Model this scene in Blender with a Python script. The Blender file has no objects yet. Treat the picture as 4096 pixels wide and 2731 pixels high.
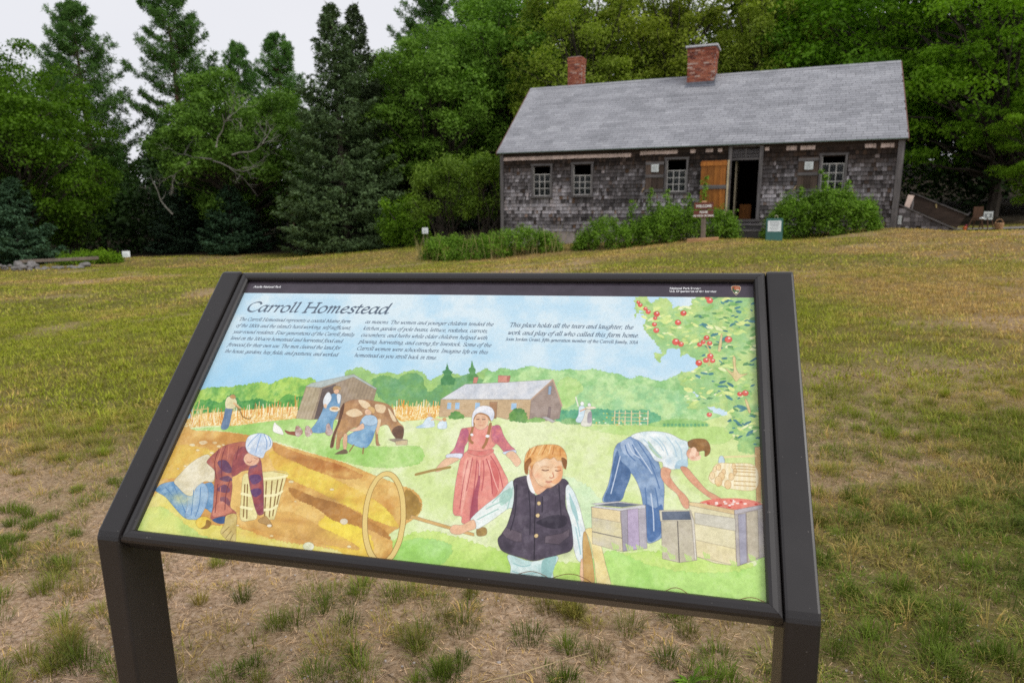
import bpy, bmesh, math, random
import numpy as np
from mathutils import Matrix, Vector

scene = bpy.context.scene
col = scene.collection
rad = math.radians

# ---------------------------------------------------------------- camera
CAM_Z = 1.42
def camera_axes(pitch, roll):
    f = Vector((0, math.cos(pitch), -math.sin(pitch))); r = Vector((1, 0, 0)); u = r.cross(f)
    r2 = r*math.cos(roll)+u*math.sin(roll); u2 = -r*math.sin(roll)+u*math.cos(roll)
    return r2, u2, f
cam = bpy.data.cameras.new('camera'); cam_ob = bpy.data.objects.new('camera', cam); col.objects.link(cam_ob)
_r, _u, _f = camera_axes(rad(11.0), rad(-1.3))
cam_ob.matrix_world = Matrix(((_r.x, _u.x, -_f.x, 0), (_r.y, _u.y, -_f.y, 0), (_r.z, _u.z, -_f.z, CAM_Z), (0, 0, 0, 1)))
cam.sensor_width = 36; cam.lens = 2680*36/4096; cam.clip_start = .05; cam.clip_end = 2000
cam.dof.use_dof = True; cam.dof.focus_distance = 1.35; cam.dof.aperture_fstop = 6.7
scene.camera = cam_ob

# ---------------------------------------------------------------- world: bright overcast
SUN_EL, SUN_AZ = rad(46), rad(122)          # azimuth measured from +Y clockwise
world = bpy.data.worlds.new('World'); scene.world = world; world.use_nodes = True
wn = world.node_tree; wn.nodes.clear()
w_out = wn.nodes.new('ShaderNodeOutputWorld'); w_bg = wn.nodes.new('ShaderNodeBackground')
w_sky = wn.nodes.new('ShaderNodeTexSky'); w_sky.sky_type = 'NISHITA'; w_sky.sun_disc = False
w_sky.sun_elevation = SUN_EL; w_sky.sun_rotation = SUN_AZ; w_sky.dust_density = 3; w_sky.air_density = 1
w_scale = wn.nodes.new('ShaderNodeMix'); w_scale.data_type = 'RGBA'; w_scale.inputs[0].default_value = .93
w_cl = wn.nodes.new('ShaderNodeTexNoise'); w_cl.inputs['Scale'].default_value = 1.6; w_cl.inputs['Detail'].default_value = 4
w_rp = wn.nodes.new('ShaderNodeValToRGB')
w_rp.color_ramp.elements[0].position = .3; w_rp.color_ramp.elements[0].color = (7.2, 7.25, 7.7, 1)
w_rp.color_ramp.elements[1].position = .7; w_rp.color_ramp.elements[1].color = (7.9, 7.9, 8.2, 1)
wn.links.new(w_cl.outputs['Fac'], w_rp.inputs['Fac'])
wn.links.new(w_sky.outputs['Color'], w_scale.inputs[6]); wn.links.new(w_rp.outputs['Color'], w_scale.inputs[7])
wn.links.new(w_scale.outputs[2], w_bg.inputs['Color']); w_bg.inputs['Strength'].default_value = .1
wn.links.new(w_bg.outputs['Background'], w_out.inputs['Surface'])

sun = bpy.data.lights.new('sun', 'SUN'); sun.energy = 1.5; sun.angle = rad(24); sun.color = (1.0, .97, .92)
sun_ob = bpy.data.objects.new('sun', sun); col.objects.link(sun_ob)
_d = Vector((math.sin(SUN_AZ)*math.cos(SUN_EL), math.cos(SUN_AZ)*math.cos(SUN_EL), math.sin(SUN_EL)))
sun_ob.rotation_euler = _d.to_track_quat('Z', 'Y').to_euler(); sun_ob.location = (0, 0, 40)

scene.view_settings.view_transform = 'Standard'; scene.view_settings.look = 'None'
scene.view_settings.exposure = 0.2; scene.view_settings.gamma = 1; scene.view_settings.use_curve_mapping = False
scene.render.engine = 'CYCLES'
scene.cycles.use_denoising = False
scene.cycles.max_bounces = 6; scene.cycles.diffuse_bounces = 3; scene.cycles.glossy_bounces = 3
scene.cycles.transmission_bounces = 4; scene.cycles.transparent_max_bounces = 6
scene.cycles.caustics_reflective = False; scene.cycles.caustics_refractive = False

# ---------------------------------------------------------------- helpers
class MB:
    """collects polygons; build() links them as ONE mesh object"""
    def __init__(s): s.v = []; s.f = []; s.t = []; s.m = []
    def poly(s, pts, tint=.5, mi=0):
        n = len(s.v); s.v += [tuple(p) for p in pts]; s.f.append(tuple(range(n, n+len(pts)))); s.t.append(tint); s.m.append(mi)
    def hexa(s, p, tint=.5, mi=0):          # 8 points: bottom ring then top ring
        n = len(s.v); s.v += [tuple(q) for q in p]
        for f in ((3, 2, 1, 0), (4, 5, 6, 7), (0, 1, 5, 4), (1, 2, 6, 5), (2, 3, 7, 6), (3, 0, 4, 7)):
            s.f.append(tuple(n+i for i in f)); s.t.append(tint); s.m.append(mi)
        return s
    def box(s, x0, y0, z0, x1, y1, z1, tint=.5, mi=0):
        return s.hexa([(x0, y0, z0), (x1, y0, z0), (x1, y1, z0), (x0, y1, z0), (x0, y0, z1), (x1, y0, z1), (x1, y1, z1), (x0, y1, z1)], tint, mi)
    def prism(s, ring, dvec, tint=.5, mi=0):   # closed ring of points extruded by dvec
        n = len(ring); b = len(s.v); d = Vector(dvec)
        s.v += [tuple(p) for p in ring]+[tuple(Vector(p)+d) for p in ring]
        s.f.append(tuple(b+i for i in reversed(range(n)))); s.f.append(tuple(b+n+i for i in range(n)))
        for i in range(n):
            j = (i+1) % n; s.f.append((b+i, b+j, b+n+j, b+n+i))
        s.t += [tint]*(n+2); s.m += [mi]*(n+2)
        return s
    def tube(s, pts, radii, n=6, tint=.5, mi=0):
        pts = [Vector(p) for p in pts]; b = len(s.v); k = len(pts)
        for i, p in enumerate(pts):
            d = (pts[min(i+1, k-1)]-pts[max(i-1, 0)])
            d = d.normalized() if d.length > 1e-9 else Vector((0, 0, 1))
            a = d.cross(Vector((0, 0, 1)) if abs(d.z) < .95 else Vector((1, 0, 0))).normalized(); c = d.cross(a)
            r = radii[i] if hasattr(radii, '__len__') else radii
            for j in range(n):
                t = 2*math.pi*j/n; s.v.append(tuple(p+(a*math.cos(t)+c*math.sin(t))*r))
        for i in range(k-1):
            for j in range(n):
                j2 = (j+1) % n; s.f.append((b+i*n+j, b+i*n+j2, b+(i+1)*n+j2, b+(i+1)*n+j)); s.t.append(tint); s.m.append(mi)
        s.f.append(tuple(b+j for j in range(n))); s.f.append(tuple(b+(k-1)*n+j for j in reversed(range(n)))); s.t += [tint]*2; s.m += [mi]*2
        return s
    def mesh(s, name, mats):
        me = bpy.data.meshes.new(name); me.from_pydata(s.v, [], s.f)
        for m in (mats if isinstance(mats, (list, tuple)) else [mats]): me.materials.append(m)
        at = me.attributes.new('tint', 'FLOAT', 'FACE'); at.data.foreach_set('value', s.t)
        me.polygons.foreach_set('material_index', s.m)
        me.update(); bm = bmesh.new(); bm.from_mesh(me); bmesh.ops.recalc_face_normals(bm, faces=bm.faces); bm.to_mesh(me); bm.free()
        return me
    def build(s, name, mats, parent=None, bevel=0, smooth=False):
        o = bpy.data.objects.new(name, s.mesh(name, mats)); col.objects.link(o); o.parent = parent
        if bevel:
            md = o.modifiers.new('bevel', 'BEVEL'); md.width = bevel; md.segments = 2; md.limit_method = 'ANGLE'; md.angle_limit = rad(40)
        if smooth: o.data.polygons.foreach_set('use_smooth', [True]*len(o.data.polygons))
        return o
def link_mesh(name, me, parent=None, loc=None):
    o = bpy.data.objects.new(name, me); col.objects.link(o); o.parent = parent
    if loc is not None: o.location = loc
    return o
def empty(name, loc=(0, 0, 0), rz=0):
    o = bpy.data.objects.new(name, None); col.objects.link(o); o.location = loc; o.rotation_euler = (0, 0, rz); o.empty_display_size = .2
    return o
def tag(o, label, cat, group=None):
    o['label'] = label; o['category'] = cat
    if group: o['group'] = group
    return o
def kind(o, k, label=None, cat=None):
    o['kind'] = k
    if label: o['label'] = label
    if cat: o['category'] = cat
    return o
def np_mesh(name, V, F4, mats, attrs=None, colors=None, tri=False):
    """fast mesh from arrays; attrs: per-face float dict, colors: per-face rgb"""
    me = bpy.data.meshes.new(name); k = 3 if tri else 4
    me.vertices.add(len(V)); me.vertices.foreach_set('co', np.ascontiguousarray(V, np.float32).ravel())
    me.loops.add(len(F4)*k); me.loops.foreach_set('vertex_index', np.ascontiguousarray(F4, np.int32).ravel())
    me.polygons.add(len(F4)); me.polygons.foreach_set('loop_start', np.arange(0, len(F4)*k, k, dtype=np.int32))
    try: me.polygons.foreach_set('loop_total', np.full(len(F4), k, np.int32))
    except Exception: pass
    for m in (mats if isinstance(mats, (list, tuple)) else [mats]): me.materials.append(m)
    for n_, a in (attrs or {}).items():
        at = me.attributes.new(n_, 'FLOAT', 'FACE'); at.data.foreach_set('value', np.ascontiguousarray(a, np.float32))
    if colors is not None:
        at = me.attributes.new('col', 'FLOAT_COLOR', 'FACE'); c = np.ones((len(F4), 4), np.float32); c[:, :3] = colors; at.data.foreach_set('color', c.ravel())
    me.update(calc_edges=True); me.validate()
    return me
def fnoise(x, y, scale, seed):
    """smooth value noise in numpy, 0..1"""
    r = np.random.RandomState(seed); T = r.rand(256, 256)
    x = np.asarray(x, float)/scale+1000; y = np.asarray(y, float)/scale+1000
    xi = np.floor(x).astype(int); yi = np.floor(y).astype(int); fx = x-xi; fy = y-yi
    fx = fx*fx*(3-2*fx); fy = fy*fy*(3-2*fy)
    g = lambda a, b: T[a % 256, b % 256]
    return (g(xi, yi)*(1-fx)+g(xi+1, yi)*fx)*(1-fy)+(g(xi, yi+1)*(1-fx)+g(xi+1, yi+1)*fx)*fy
def sstep(a, b, x):
    t = np.clip((np.asarray(x, float)-a)/(b-a), 0, 1); return t*t*(3-2*t)

# ---------------------------------------------------------------- materials
def new_mat(name):
    m = bpy.data.materials.new(name); m.use_nodes = True; nt = m.node_tree; nt.nodes.clear()
    out = nt.nodes.new('ShaderNodeOutputMaterial'); p = nt.nodes.new('ShaderNodeBsdfPrincipled'); nt.links.new(p.outputs[0], out.inputs[0])
    return m, nt, p, out
def N(nt, t, **kw):
    n = nt.nodes.new('ShaderNode'+t)
    for k, v in kw.items():
        if hasattr(n, k): setattr(n, k, v)
        else: n.inputs[k.replace('_', ' ')].default_value = v
    return n
def ramp(nt, fac, stops):
    r = nt.nodes.new('ShaderNodeValToRGB'); e = r.color_ramp.elements
    while len(e) < len(stops): e.new(.5)
    for el, (p, c) in zip(e, stops): el.position = p; el.color = (*c, 1)
    nt.links.new(fac, r.inputs['Fac']); return r.outputs['Color']
def mixc(nt, f, a, b, mode='MIX'):
    m = nt.nodes.new('ShaderNodeMix'); m.data_type = 'RGBA'; m.blend_type = mode
    for s, v in ((0, f), (6, a), (7, b)):
        if hasattr(v, 'is_output'): nt.links.new(v, m.inputs[s])
        else: m.inputs[s].default_value = v if not isinstance(v, tuple) else (*v, 1)
    return m.outputs[2]
def coords(nt, which='Object', scale=(1, 1, 1)):
    t = N(nt, 'TexCoord'); mp = N(nt, 'Mapping'); mp.inputs['Scale'].default_value = scale
    nt.links.new(t.outputs[which], mp.inputs['Vector']); return mp.outputs['Vector']
def noise(nt, vec, scale, detail=3, rough=.55):
    n = N(nt, 'TexNoise'); n.inputs['Scale'].default_value = scale; n.inputs['Detail'].default_value = detail; n.inputs['Roughness'].default_value = rough
    if vec is not None: nt.links.new(vec, n.inputs['Vector'])
    return n.outputs['Fac']
def bump(nt, p, h, strength=.3, dist=.01):
    b = N(nt, 'Bump'); b.inputs['Strength'].default_value = strength; b.inputs['Distance'].default_value = dist
    nt.links.new(h, b.inputs['Height']); nt.links.new(b.outputs['Normal'], p.inputs['Normal'])
def attr(nt, name): return N(nt, 'Attribute', attribute_name=name)
def plain(name, c, rough=.6, var=.12, scale=8, metallic=0, bumps=0, spec=.5):
    m, nt, p, o = new_mat(name)
    n = noise(nt, coords(nt), scale, 4)
    lo = tuple(v*(1-var) for v in c); hi = tuple(min(v*(1+var), 1) for v in c)
    nt.links.new(ramp(nt, n, [(.3, lo), (.7, hi)]), p.inputs['Base Color'])
    p.inputs['Roughness'].default_value = rough; p.inputs['Metallic'].default_value = metallic; p.inputs['Specular IOR Level'].default_value = spec
    if bumps: bump(nt, p, n, bumps, .004)
    return m
def wood(name, dark, light, axis='x', rough=.75, tint_lo=.6, grain=28):
    """grained wood; the 'tint' attribute shifts each board lighter or darker"""
    m, nt, p, o = new_mat(name)
    sc = {'x': (1.2, grain, grain), 'y': (grain, 1.2, grain), 'z': (grain, grain, 1.2)}[axis]
    g = noise(nt, coords(nt, 'Object', sc), 1, 5, .6); b = noise(nt, coords(nt), 3, 3)
    c = ramp(nt, g, [(.25, dark), (.75, light)])
    c = mixc(nt, .5, c, ramp(nt, b, [(.3, (.55,)*3), (.7, (1.25,)*3)]), 'MULTIPLY')
    t = ramp(nt, attr(nt, 'tint').outputs['Fac'], [(0, (tint_lo,)*3), (1, (1.35,)*3)])
    nt.links.new(mixc(nt, 1, c, t, 'MULTIPLY'), p.inputs['Base Color']); p.inputs['Roughness'].default_value = rough; p.inputs['Specular IOR Level'].default_value = .25
    bump(nt, p, g, .35, .004); return m
def foliage(name, dark, light, trans=.3, rough=.65, obj_tint=True, detail=1.4, spec=.2):
    m, nt, p, o = new_mat(name)
    geo = attr(nt, 'tint').outputs['Fac']; n = noise(nt, coords(nt), detail, 3)
    f = N(nt, 'Math', operation='ADD'); f.inputs[1].default_value = 0
    a = N(nt, 'Math', operation='MULTIPLY_ADD'); nt.links.new(geo, a.inputs[0]); a.inputs[1].default_value = .75
    b = N(nt, 'Math', operation='MULTIPLY'); nt.links.new(n, b.inputs[0]); b.inputs[1].default_value = .3; nt.links.new(b.outputs[0], a.inputs[2])
    c = ramp(nt, a.outputs[0], [(.12, dark), (.85, light)])
    if obj_tint: c = mixc(nt, 1, c, N(nt, 'ObjectInfo').outputs['Color'], 'MULTIPLY')
    nt.links.new(c, p.inputs['Base Color']); p.inputs['Roughness'].default_value = rough; p.inputs['Specular IOR Level'].default_value = spec
    tr = N(nt, 'BsdfTranslucent'); nt.links.new(mixc(nt, 1, c, (1.1, 1.25, .6), 'MULTIPLY'), tr.inputs['Color'])
    mx = N(nt, 'MixShader'); mx.inputs[0].default_value = trans
    nt.links.new(p.outputs[0], mx.inputs[1]); nt.links.new(tr.outputs[0], mx.inputs[2]); nt.links.new(mx.outputs[0], o.inputs[0])
    return m
M = {}
M['bark'] = wood('bark', (.03, .023, .018), (.1, .083, .066), 'z', .9)
M['pine_bark'] = wood('pine_bark', (.06, .035, .025), (.19, .11, .08), 'z', .9)
M['lichen_bark'] = wood('lichen_bark', (.12, .11, .09), (.31, .3, .26), 'z', .9)
M['leaf'] = foliage('broad_leaf', (.07, .15, .015), (.26, .42, .05))
M['leaf_bright'] = foliage('bright_leaf', (.07, .15, .008), (.27, .45, .025), .4)
M['leaf_olive'] = foliage('olive_leaf', (.115, .165, .016), (.37, .45, .055), .36)
M['pine_needle'] = foliage('pine_needle', (.035, .095, .02), (.15, .29, .06), .18)
M['spruce_needle'] = foliage('spruce_needle', (.07, .105, .05), (.22, .28, .13), .12)
M['blue_needle'] = foliage('blue_needle', (.045, .09, .055), (.16, .25, .155), .1)
M['shade_leaf'] = foliage('shade_leaf', (.012, .03, .009), (.045, .09, .02), .15, obj_tint=False)  # leaf colour darkened to paint in the deep shade under the trees
M['shrub_leaf'] = foliage('shrub_leaf', (.07, .15, .014), (.25, .43, .045), .36, obj_tint=False)
M['cone'] = plain('cone_brown', (.12, .06, .03), .8)

# ---------------------------------------------------------------- printed panel (flat print, painted with numpy)
PRINT_W, PRINT_H = 1040.0, 551.0
def paint_print(data, K=2.0):
    rs = np.random.RandomState(5)
    W, H = int(PRINT_W*K), int(PRINT_H*K)
    def vnoise(cell, seed):
        r = np.random.RandomState(seed)
        gh, gw = int(H/cell)+3, int(W/cell)+3
        g = r.rand(gh, gw)
        ys = np.arange(H)/cell; xs = np.arange(W)/cell
        yi = ys.astype(int); xi = xs.astype(int)
        fy = ys-yi; fx = xs-xi
        fy = (fy*fy*(3-2*fy))[:, None]; fx = (fx*fx*(3-2*fx))[None, :]
        a = g[yi][:, xi]; b = g[yi][:, xi+1]; c = g[yi+1][:, xi]; d = g[yi+1][:, xi+1]
        return (a*(1-fx)+b*fx)*(1-fy)+(c*(1-fx)+d*fx)*fy
    n_big = .55*vnoise(110*K/2, 1)+.3*vnoise(38*K/2, 2)+.15*vnoise(9*K/2, 3)
    n_mid = .5*vnoise(34*K/2, 4)+.3*vnoise(12*K/2, 5)+.2*vnoise(4*K/2, 6)
    n_fine = .5*vnoise(5, 7)+.5*vnoise(2.2, 8)
    st_v = vnoise(3, 9)
    wash = np.clip((.5*vnoise(22*K/2, 14)+.35*vnoise(9*K/2, 15)+.15*vnoise(3.5*K/2, 16)-.5)*2.4+.5, 0, 1)
    def contrast(n, k): return np.clip((n-.5)*k+.5, 0, 1)
    fields = {0: contrast(n_mid, 1.6), 1: contrast(n_mid, 2.6), 2: contrast(n_big, 2.8), 3: contrast(n_fine, 2.5)}
    yy = np.arange(H)[:, None]*np.ones((1, W)); xx = np.arange(W)[None, :]*np.ones((H, 1))
    fields[4] = contrast(.5+.5*np.sin(xx/K*.9+n_mid*3)*.5, 1.2)
    fields[5] = contrast(.5+.5*np.sin(yy/K*1.9+n_mid*2)*.5, 1.2)
    rgb = lambda c: np.array([(c >> 16) & 255, (c >> 8) & 255, c & 255], float)/255
    img = np.empty((H, W, 3))
    # sky wash
    t = (yy/H)[..., None]; x = (xx/W)[..., None]
    sky = rgb(0xcfe2ec)*(1-fields[2][..., None])+rgb(0xb2d4ea)*fields[2][..., None]
    deep = np.clip((t-.12)*2.4, 0, 1)*np.clip(1.0-x*1.3, .12, 1)
    img[:] = sky*(1-.75*deep)+rgb(0x7fbce4)*.75*deep
    def smooth(p, closed):
        n = len(p)
        if n < 3: return p
        q = []
        rng_ = range(n) if closed else range(n-1)
        for i in rng_:
            if closed: p0, p1, p2, p3 = p[i-1], p[i], p[(i+1) % n], p[(i+2) % n]
            else: p0, p1, p2, p3 = p[max(i-1, 0)], p[i], p[i+1], p[min(i+2, n-1)]
            for s in (0, .25, .5, .75):
                q.append(.5*((2*p1)+(-p0+p2)*s+(2*p0-5*p1+4*p2-p3)*s*s+(-p0+3*p1-3*p2+p3)*s**3))
        if not closed: q.append(p[-1])
        return np.array(q)
    def mask_of(polys, ss=2):
        allp = np.concatenate(polys)
        x0, y0 = np.floor(allp.min(0)).astype(int)-1; x1, y1 = np.ceil(allp.max(0)).astype(int)+2
        x0 = max(x0, 0); y0 = max(y0, 0); x1 = min(x1, W); y1 = min(y1, H)
        if x1 <= x0 or y1 <= y0: return None
        w, h = (x1-x0)*ss, (y1-y0)*ss
        tot = np.zeros((h, w), bool)
        for p in polys:
            tog = np.zeros((h, w+1), np.int32)
            a = (p-[x0, y0])*ss; b = np.roll(a, -1, 0)
            for (ax, ay), (bx, by) in zip(a, b):
                if ay == by: continue
                lo, hi = (ay, by) if ay < by else (by, ay)
                r0 = max(int(math.ceil(lo-.5)), 0); r1 = min(int(math.ceil(hi-.5)), h)
                if r1 <= r0: continue
                rr = np.arange(r0, r1)
                xs = ax+(rr+.5-ay)*(bx-ax)/(by-ay)
                tog[rr, np.clip(np.ceil(xs-.5).astype(int), 0, w)] += 1
            tot |= (np.cumsum(tog[:, :w], 1) & 1).astype(bool)
        m = tot.reshape(y1-y0, ss, x1-x0, ss).mean((1, 3))
        return (x0, y0, x1, y1), m
    def blend(r, col, al=1.0):
        if r is None: return
        (x0, y0, x1, y1), m = r
        a = (m*al)[..., None]; img[y0:y1, x0:x1] = img[y0:y1, x0:x1]*(1-a)+col*a
    def splat(p, offs, ss=2):
        # cover every pixel that the pen offsets touch while it travels along the polyline(s) p
        segs = p if isinstance(p, list) else [p]
        pts = []
        for q in segs:
            for i in range(len(q)-1):
                n = max(int(np.hypot(*(q[i+1]-q[i]))*ss*1.6), 1)
                pts.append(q[i]+(q[i+1]-q[i])*(np.arange(n+1)/n)[:, None])
        pts = np.concatenate(pts)
        x0, y0 = np.floor(pts.min(0)+offs.min(0)).astype(int)-1; x1, y1 = np.ceil(pts.max(0)+offs.max(0)).astype(int)+2
        x0 = max(x0, 0); y0 = max(y0, 0); x1 = min(x1, W); y1 = min(y1, H)
        if x1 <= x0 or y1 <= y0: return None
        m = np.zeros(((y1-y0)*ss, (x1-x0)*ss), bool)
        for o in offs:
            q = ((pts+o-[x0, y0])*ss).astype(int)
            k = (q[:, 0] >= 0) & (q[:, 1] >= 0) & (q[:, 0] < m.shape[1]) & (q[:, 1] < m.shape[0])
            m[q[k, 1], q[k, 0]] = True
        return (x0, y0, x1, y1), m.reshape(y1-y0, ss, x1-x0, ss).mean((1, 3))
    def disc(d, ss=2):
        r = d/2; n = max(int(math.ceil(r*ss*1.3)), 1); t = np.arange(-n, n+1)/n*r
        return np.array([(u, v) for u in t for v in t if u*u+v*v <= r*r*1.02])
    def rough(p, amp):
        q = []
        for i in range(len(p)):
            a, b = p[i], p[(i+1) % len(p)]
            n = max(int(np.hypot(*(b-a))/(amp*.55)), 1)
            for k in range(n): q.append(a+(b-a)*k/n+rs.uniform(-.5, .5, 2)*amp)
        return smooth(np.array(q), True)
    for ln in data.strip().split('\n'):
        f = ln.split()
        if f[0] == 'P':
            ca, cb, ol = (int(v, 16) for v in f[1:4]); sm, jit, ns = (int(v) for v in f[4:7])
            p = np.array([float(v) for v in f[7:]]).reshape(-1, 2)*K/2
            if sm: p = smooth(p, True)
            if jit: p = rough(p, jit*K*.42)
            r = mask_of([p])
            if r is None: continue
            (x0, y0, x1, y1), m = r
            n = fields[ns][y0:y1, x0:x1, None]
            col = rgb(ca)*(1-n)+rgb(cb)*n
            col = col*(.97+.06*n_fine[y0:y1, x0:x1, None]); k_ = (wash[y0:y1, x0:x1, None]-.5)*.15; col = np.where(k_ > 0, col+(1-col)*k_, col*(1+k_*.7))
            blend(r, col, .97)
            if ol: blend(splat(np.vstack([p, p[:1]]), disc(.55*K)), rgb(ol), .42)
            elif jit: blend(splat(np.vstack([p, p[:1]]), disc(.5*K)), rgb(ca)*.8, .25)
        elif f[0] == 'L':
            p = np.array([float(v) for v in f[4:]]).reshape(-1, 2)*K/2
            if int(f[3]): p = smooth(p, False)
            blend(splat(p, disc(int(f[2])/10*K)), rgb(int(f[1], 16)), .92)
        elif f[0] == 'S':
            al = int(f[2])/100; cx, cy, rx, ry = (float(v)*K/2 for v in f[3:7])
            x0, x1 = max(int(cx-2*rx), 0), min(int(cx+2*rx), W); y0, y1 = max(int(cy-2*ry), 0), min(int(cy+2*ry), H)
            if x1 > x0 and y1 > y0:
                g_ = np.exp(-1.4*(((xx[y0:y1, x0:x1]-cx)/rx)**2+((yy[y0:y1, x0:x1]-cy)/ry)**2))*al*(.6+.8*wash[y0:y1, x0:x1])
                g_ = np.clip(g_, 0, 1)[..., None]; img[y0:y1, x0:x1] = img[y0:y1, x0:x1]*(1-g_)+rgb(int(f[1], 16))*g_
    # paper grain
    img *= (.975+.05*n_fine)[..., None]
    img[:] = 1-(1-np.clip(img, 0, 1))**1.12
    # dark heading band
    hb = int(30.6*K)
    img[:hb] = rgb(0x453e48)*(.93+.14*fields[0][:hb, :, None])
    # arrowhead emblem
    ax, ay = 1010.5*K, 14.2*K
    def arrow(s): return np.array([(0, 11.5), (-4, 7), (-7.4, 0), (-8.6, -7), (-6.5, -9.6), (-1, -10.8), (5.5, -10), (8.6, -7), (7.6, 0), (4, 7)])*K*s+[ax, ay]
    blend(mask_of([arrow(1.0)]), rgb(0xd8c9b0)); blend(mask_of([arrow(.9)]), rgb(0xa8583a))
    blend(mask_of([np.array([(-6.2, 1), (-2, -1), (2, .5), (6.2, 0), (3.5, 6), (0, 10), (-3.5, 6)])*K+[ax, ay]]), rgb(0x4c6a48))
    blend(mask_of([np.array([(-2.2, 5), (0, 3.6), (2.5, 4.6), (2.2, 6.8), (-1.6, 7)])*K+[ax, ay]]), rgb(0xf2ede0))
    blend(mask_of([np.array([(-.5, .4), (1.5, -2), (3, -.6), (4.5, -2), (6, .3)])*K+[ax, ay]]), rgb(0xe8dccc))
    blend(mask_of([np.array([(-6.5, 2), (-5.6, -5), (-4.6, -7), (-3.6, -4), (-3.2, 3)])*K+[ax, ay]]), rgb(0x3c5a3c))
    for i in range(3): blend(mask_of([np.array([(-1.6, -7.6+i*2), (5.4, -7.6+i*2), (5.4, -6.7+i*2), (-1.6, -6.7+i*2)])*K+[ax, ay]]), rgb(0xd9a88c), .7)
    # ---- serif italic lettering, drawn with a broad nib
    G = {}
    def g(ch, adv, *strokes): G[ch] = (adv, [np.array([float(v) for v in s.split()]).reshape(-1, 2) for s in strokes])
    bowl = '.75 .85 .5 1 .2 .8 .08 .4 .2 .05 .42 .05 .65 .35 .75 .85'
    foot = ' .76 .12 .85 .02 1 .12'
    g('a', 1.0, bowl, '.8 1 .75 .5'+foot); g('b', .95, '.05 1.5 .2 1.55 .2 1.3 .16 .2 .35 0 .62 .12 .8 .5 .7 .9 .5 .98 .2 .6')
    g('c', .8, '.66 .82 .5 1 .22 .82 .08 .4 .22 .04 .45 .03 .68 .2'); g('d', 1.0, bowl, '.85 1.55 .78 .9'+foot)
    g('e', .82, '.12 .5 .5 .55 .68 .75 .55 .98 .3 .9 .1 .5 .2 .1 .45 .02 .72 .2'); g('f', .6, '.75 1.4 .55 1.55 .4 1.3 .28 .4 .1 -.4 -.1 -.45', '.05 .97 .65 .97')
    g('g', .95, bowl, '.8 1 .74 .3 .6 -.3 .3 -.48 .02 -.35'); g('h', 1.0, '.05 1.5 .2 1.55 .2 1.3 .14 0', '.16 .5 .4 .92 .62 .98 .7 .8 .66 .2 .74 .02 .92 .12')
    g('i', .48, '.04 .85 .18 1 .22 .9 .18 .2 .26 .02 .42 .12', '.22 1.33 .26 1.38'); g('j', .45, '.1 .9 .22 1 .2 .3 .05 -.4 -.15 -.42', '.24 1.33 .28 1.38')
    g('k', .95, '.05 1.5 .2 1.55 .2 1.3 .14 0', '.68 .98 .2 .48 .45 .4 .62 .05 .85 .05'); g('l', .5, '.05 1.45 .2 1.55 .22 1.4 .2 .2 .28 .02 .45 .1')
    g('m', 1.4, '.05 .85 .2 1 .25 .9 .22 0', '.23 .55 .45 .95 .62 .98 .66 .8 .64 0', '.66 .55 .88 .95 1.05 .98 1.1 .8 1.06 .2 1.14 .02 1.3 .12')
    g('n', 1.0, '.05 .85 .2 1 .25 .9 .2 0', '.22 .55 .45 .95 .64 .98 .7 .8 .66 .2 .74 .02 .92 .12'); g('o', .95, '.45 1 .2 .85 .07 .45 .2 .05 .45 0 .72 .15 .83 .55 .7 .92 .45 1')
    g('p', .98, '.05 .85 .2 1 .24 .8 .1 -.5', '.2 .5 .42 .95 .65 .98 .82 .6 .7 .15 .45 0 .2 .12', '-.05 -.5 .3 -.5'); g('r', .72, '.05 .85 .2 1 .25 .9 .2 0', '.22 .55 .42 .92 .6 1 .7 .9')
    g('s', .7, '.6 .85 .42 1 .2 .85 .25 .6 .5 .4 .52 .12 .3 0 .08 .12'); g('t', .6, '.3 1.3 .25 .8 .22 .2 .3 .02 .5 .12', '.05 .97 .55 .97')
    g('u', 1.0, '.05 .88 .18 1 .22 .85 .16 .25 .28 .02 .5 .1 .7 .5', '.78 1 .7 .2 .78 .02 .94 .12'); g('v', .85, '.05 .9 .2 1 .26 .8 .3 .05 .62 .45 .75 .9 .6 .98')
    g('w', 1.25, '.05 .9 .2 1 .24 .8 .26 .05 .55 .45 .66 .9', '.66 .9 .66 .05 1 .45 1.12 .9 1 .98'); g('x', .85, '.1 .9 .3 .95 .5 .1 .75 .1', '.75 .95 .1 .02'); g('y', .9, '.05 .9 .2 1 .26 .8 .34 .1', '.78 .98 .6 .3 .3 -.35 .02 -.45')
    g('z', .75, '.15 .92 .68 .92 .08 .06 .65 .06')
    sf = lambda x, y: '%g %g %g %g' % (x-.18, y, x+.2, y)
    g('C', 1.35, '1.25 1.2 1.05 1.45 .7 1.5 .25 1.25 .1 .75 .25 .25 .65 0 1 .05 1.25 .3'); g('H', 1.55, '.25 0 .25 1.5', '1.25 0 1.25 1.5', '.25 .78 1.25 .78', sf(.25, 0), sf(.25, 1.5), sf(1.25, 0), sf(1.25, 1.5))
    g('T', 1.2, '.6 0 .6 1.48', '.05 1.3 .08 1.48 1.12 1.48 1.15 1.3', sf(.6, 0)); g('M', 1.75, '.2 0 .3 1.5', '.3 1.5 .8 .1', '.8 .1 1.4 1.5', '1.4 1.5 1.45 0', sf(.2, 0), sf(1.45, 0))
    g('F', 1.1, '.25 0 .25 1.48', '.1 1.48 1.05 1.48 1.08 1.28', '.25 .8 .85 .8', sf(.25, 0)); g('S', .95, '.82 1.25 .6 1.5 .25 1.4 .15 1.1 .4 .82 .75 .6 .78 .2 .45 0 .1 .2'); g('I', .65, '.3 0 .3 1.5', sf(.3, 0), sf(.3, 1.5))
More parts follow.
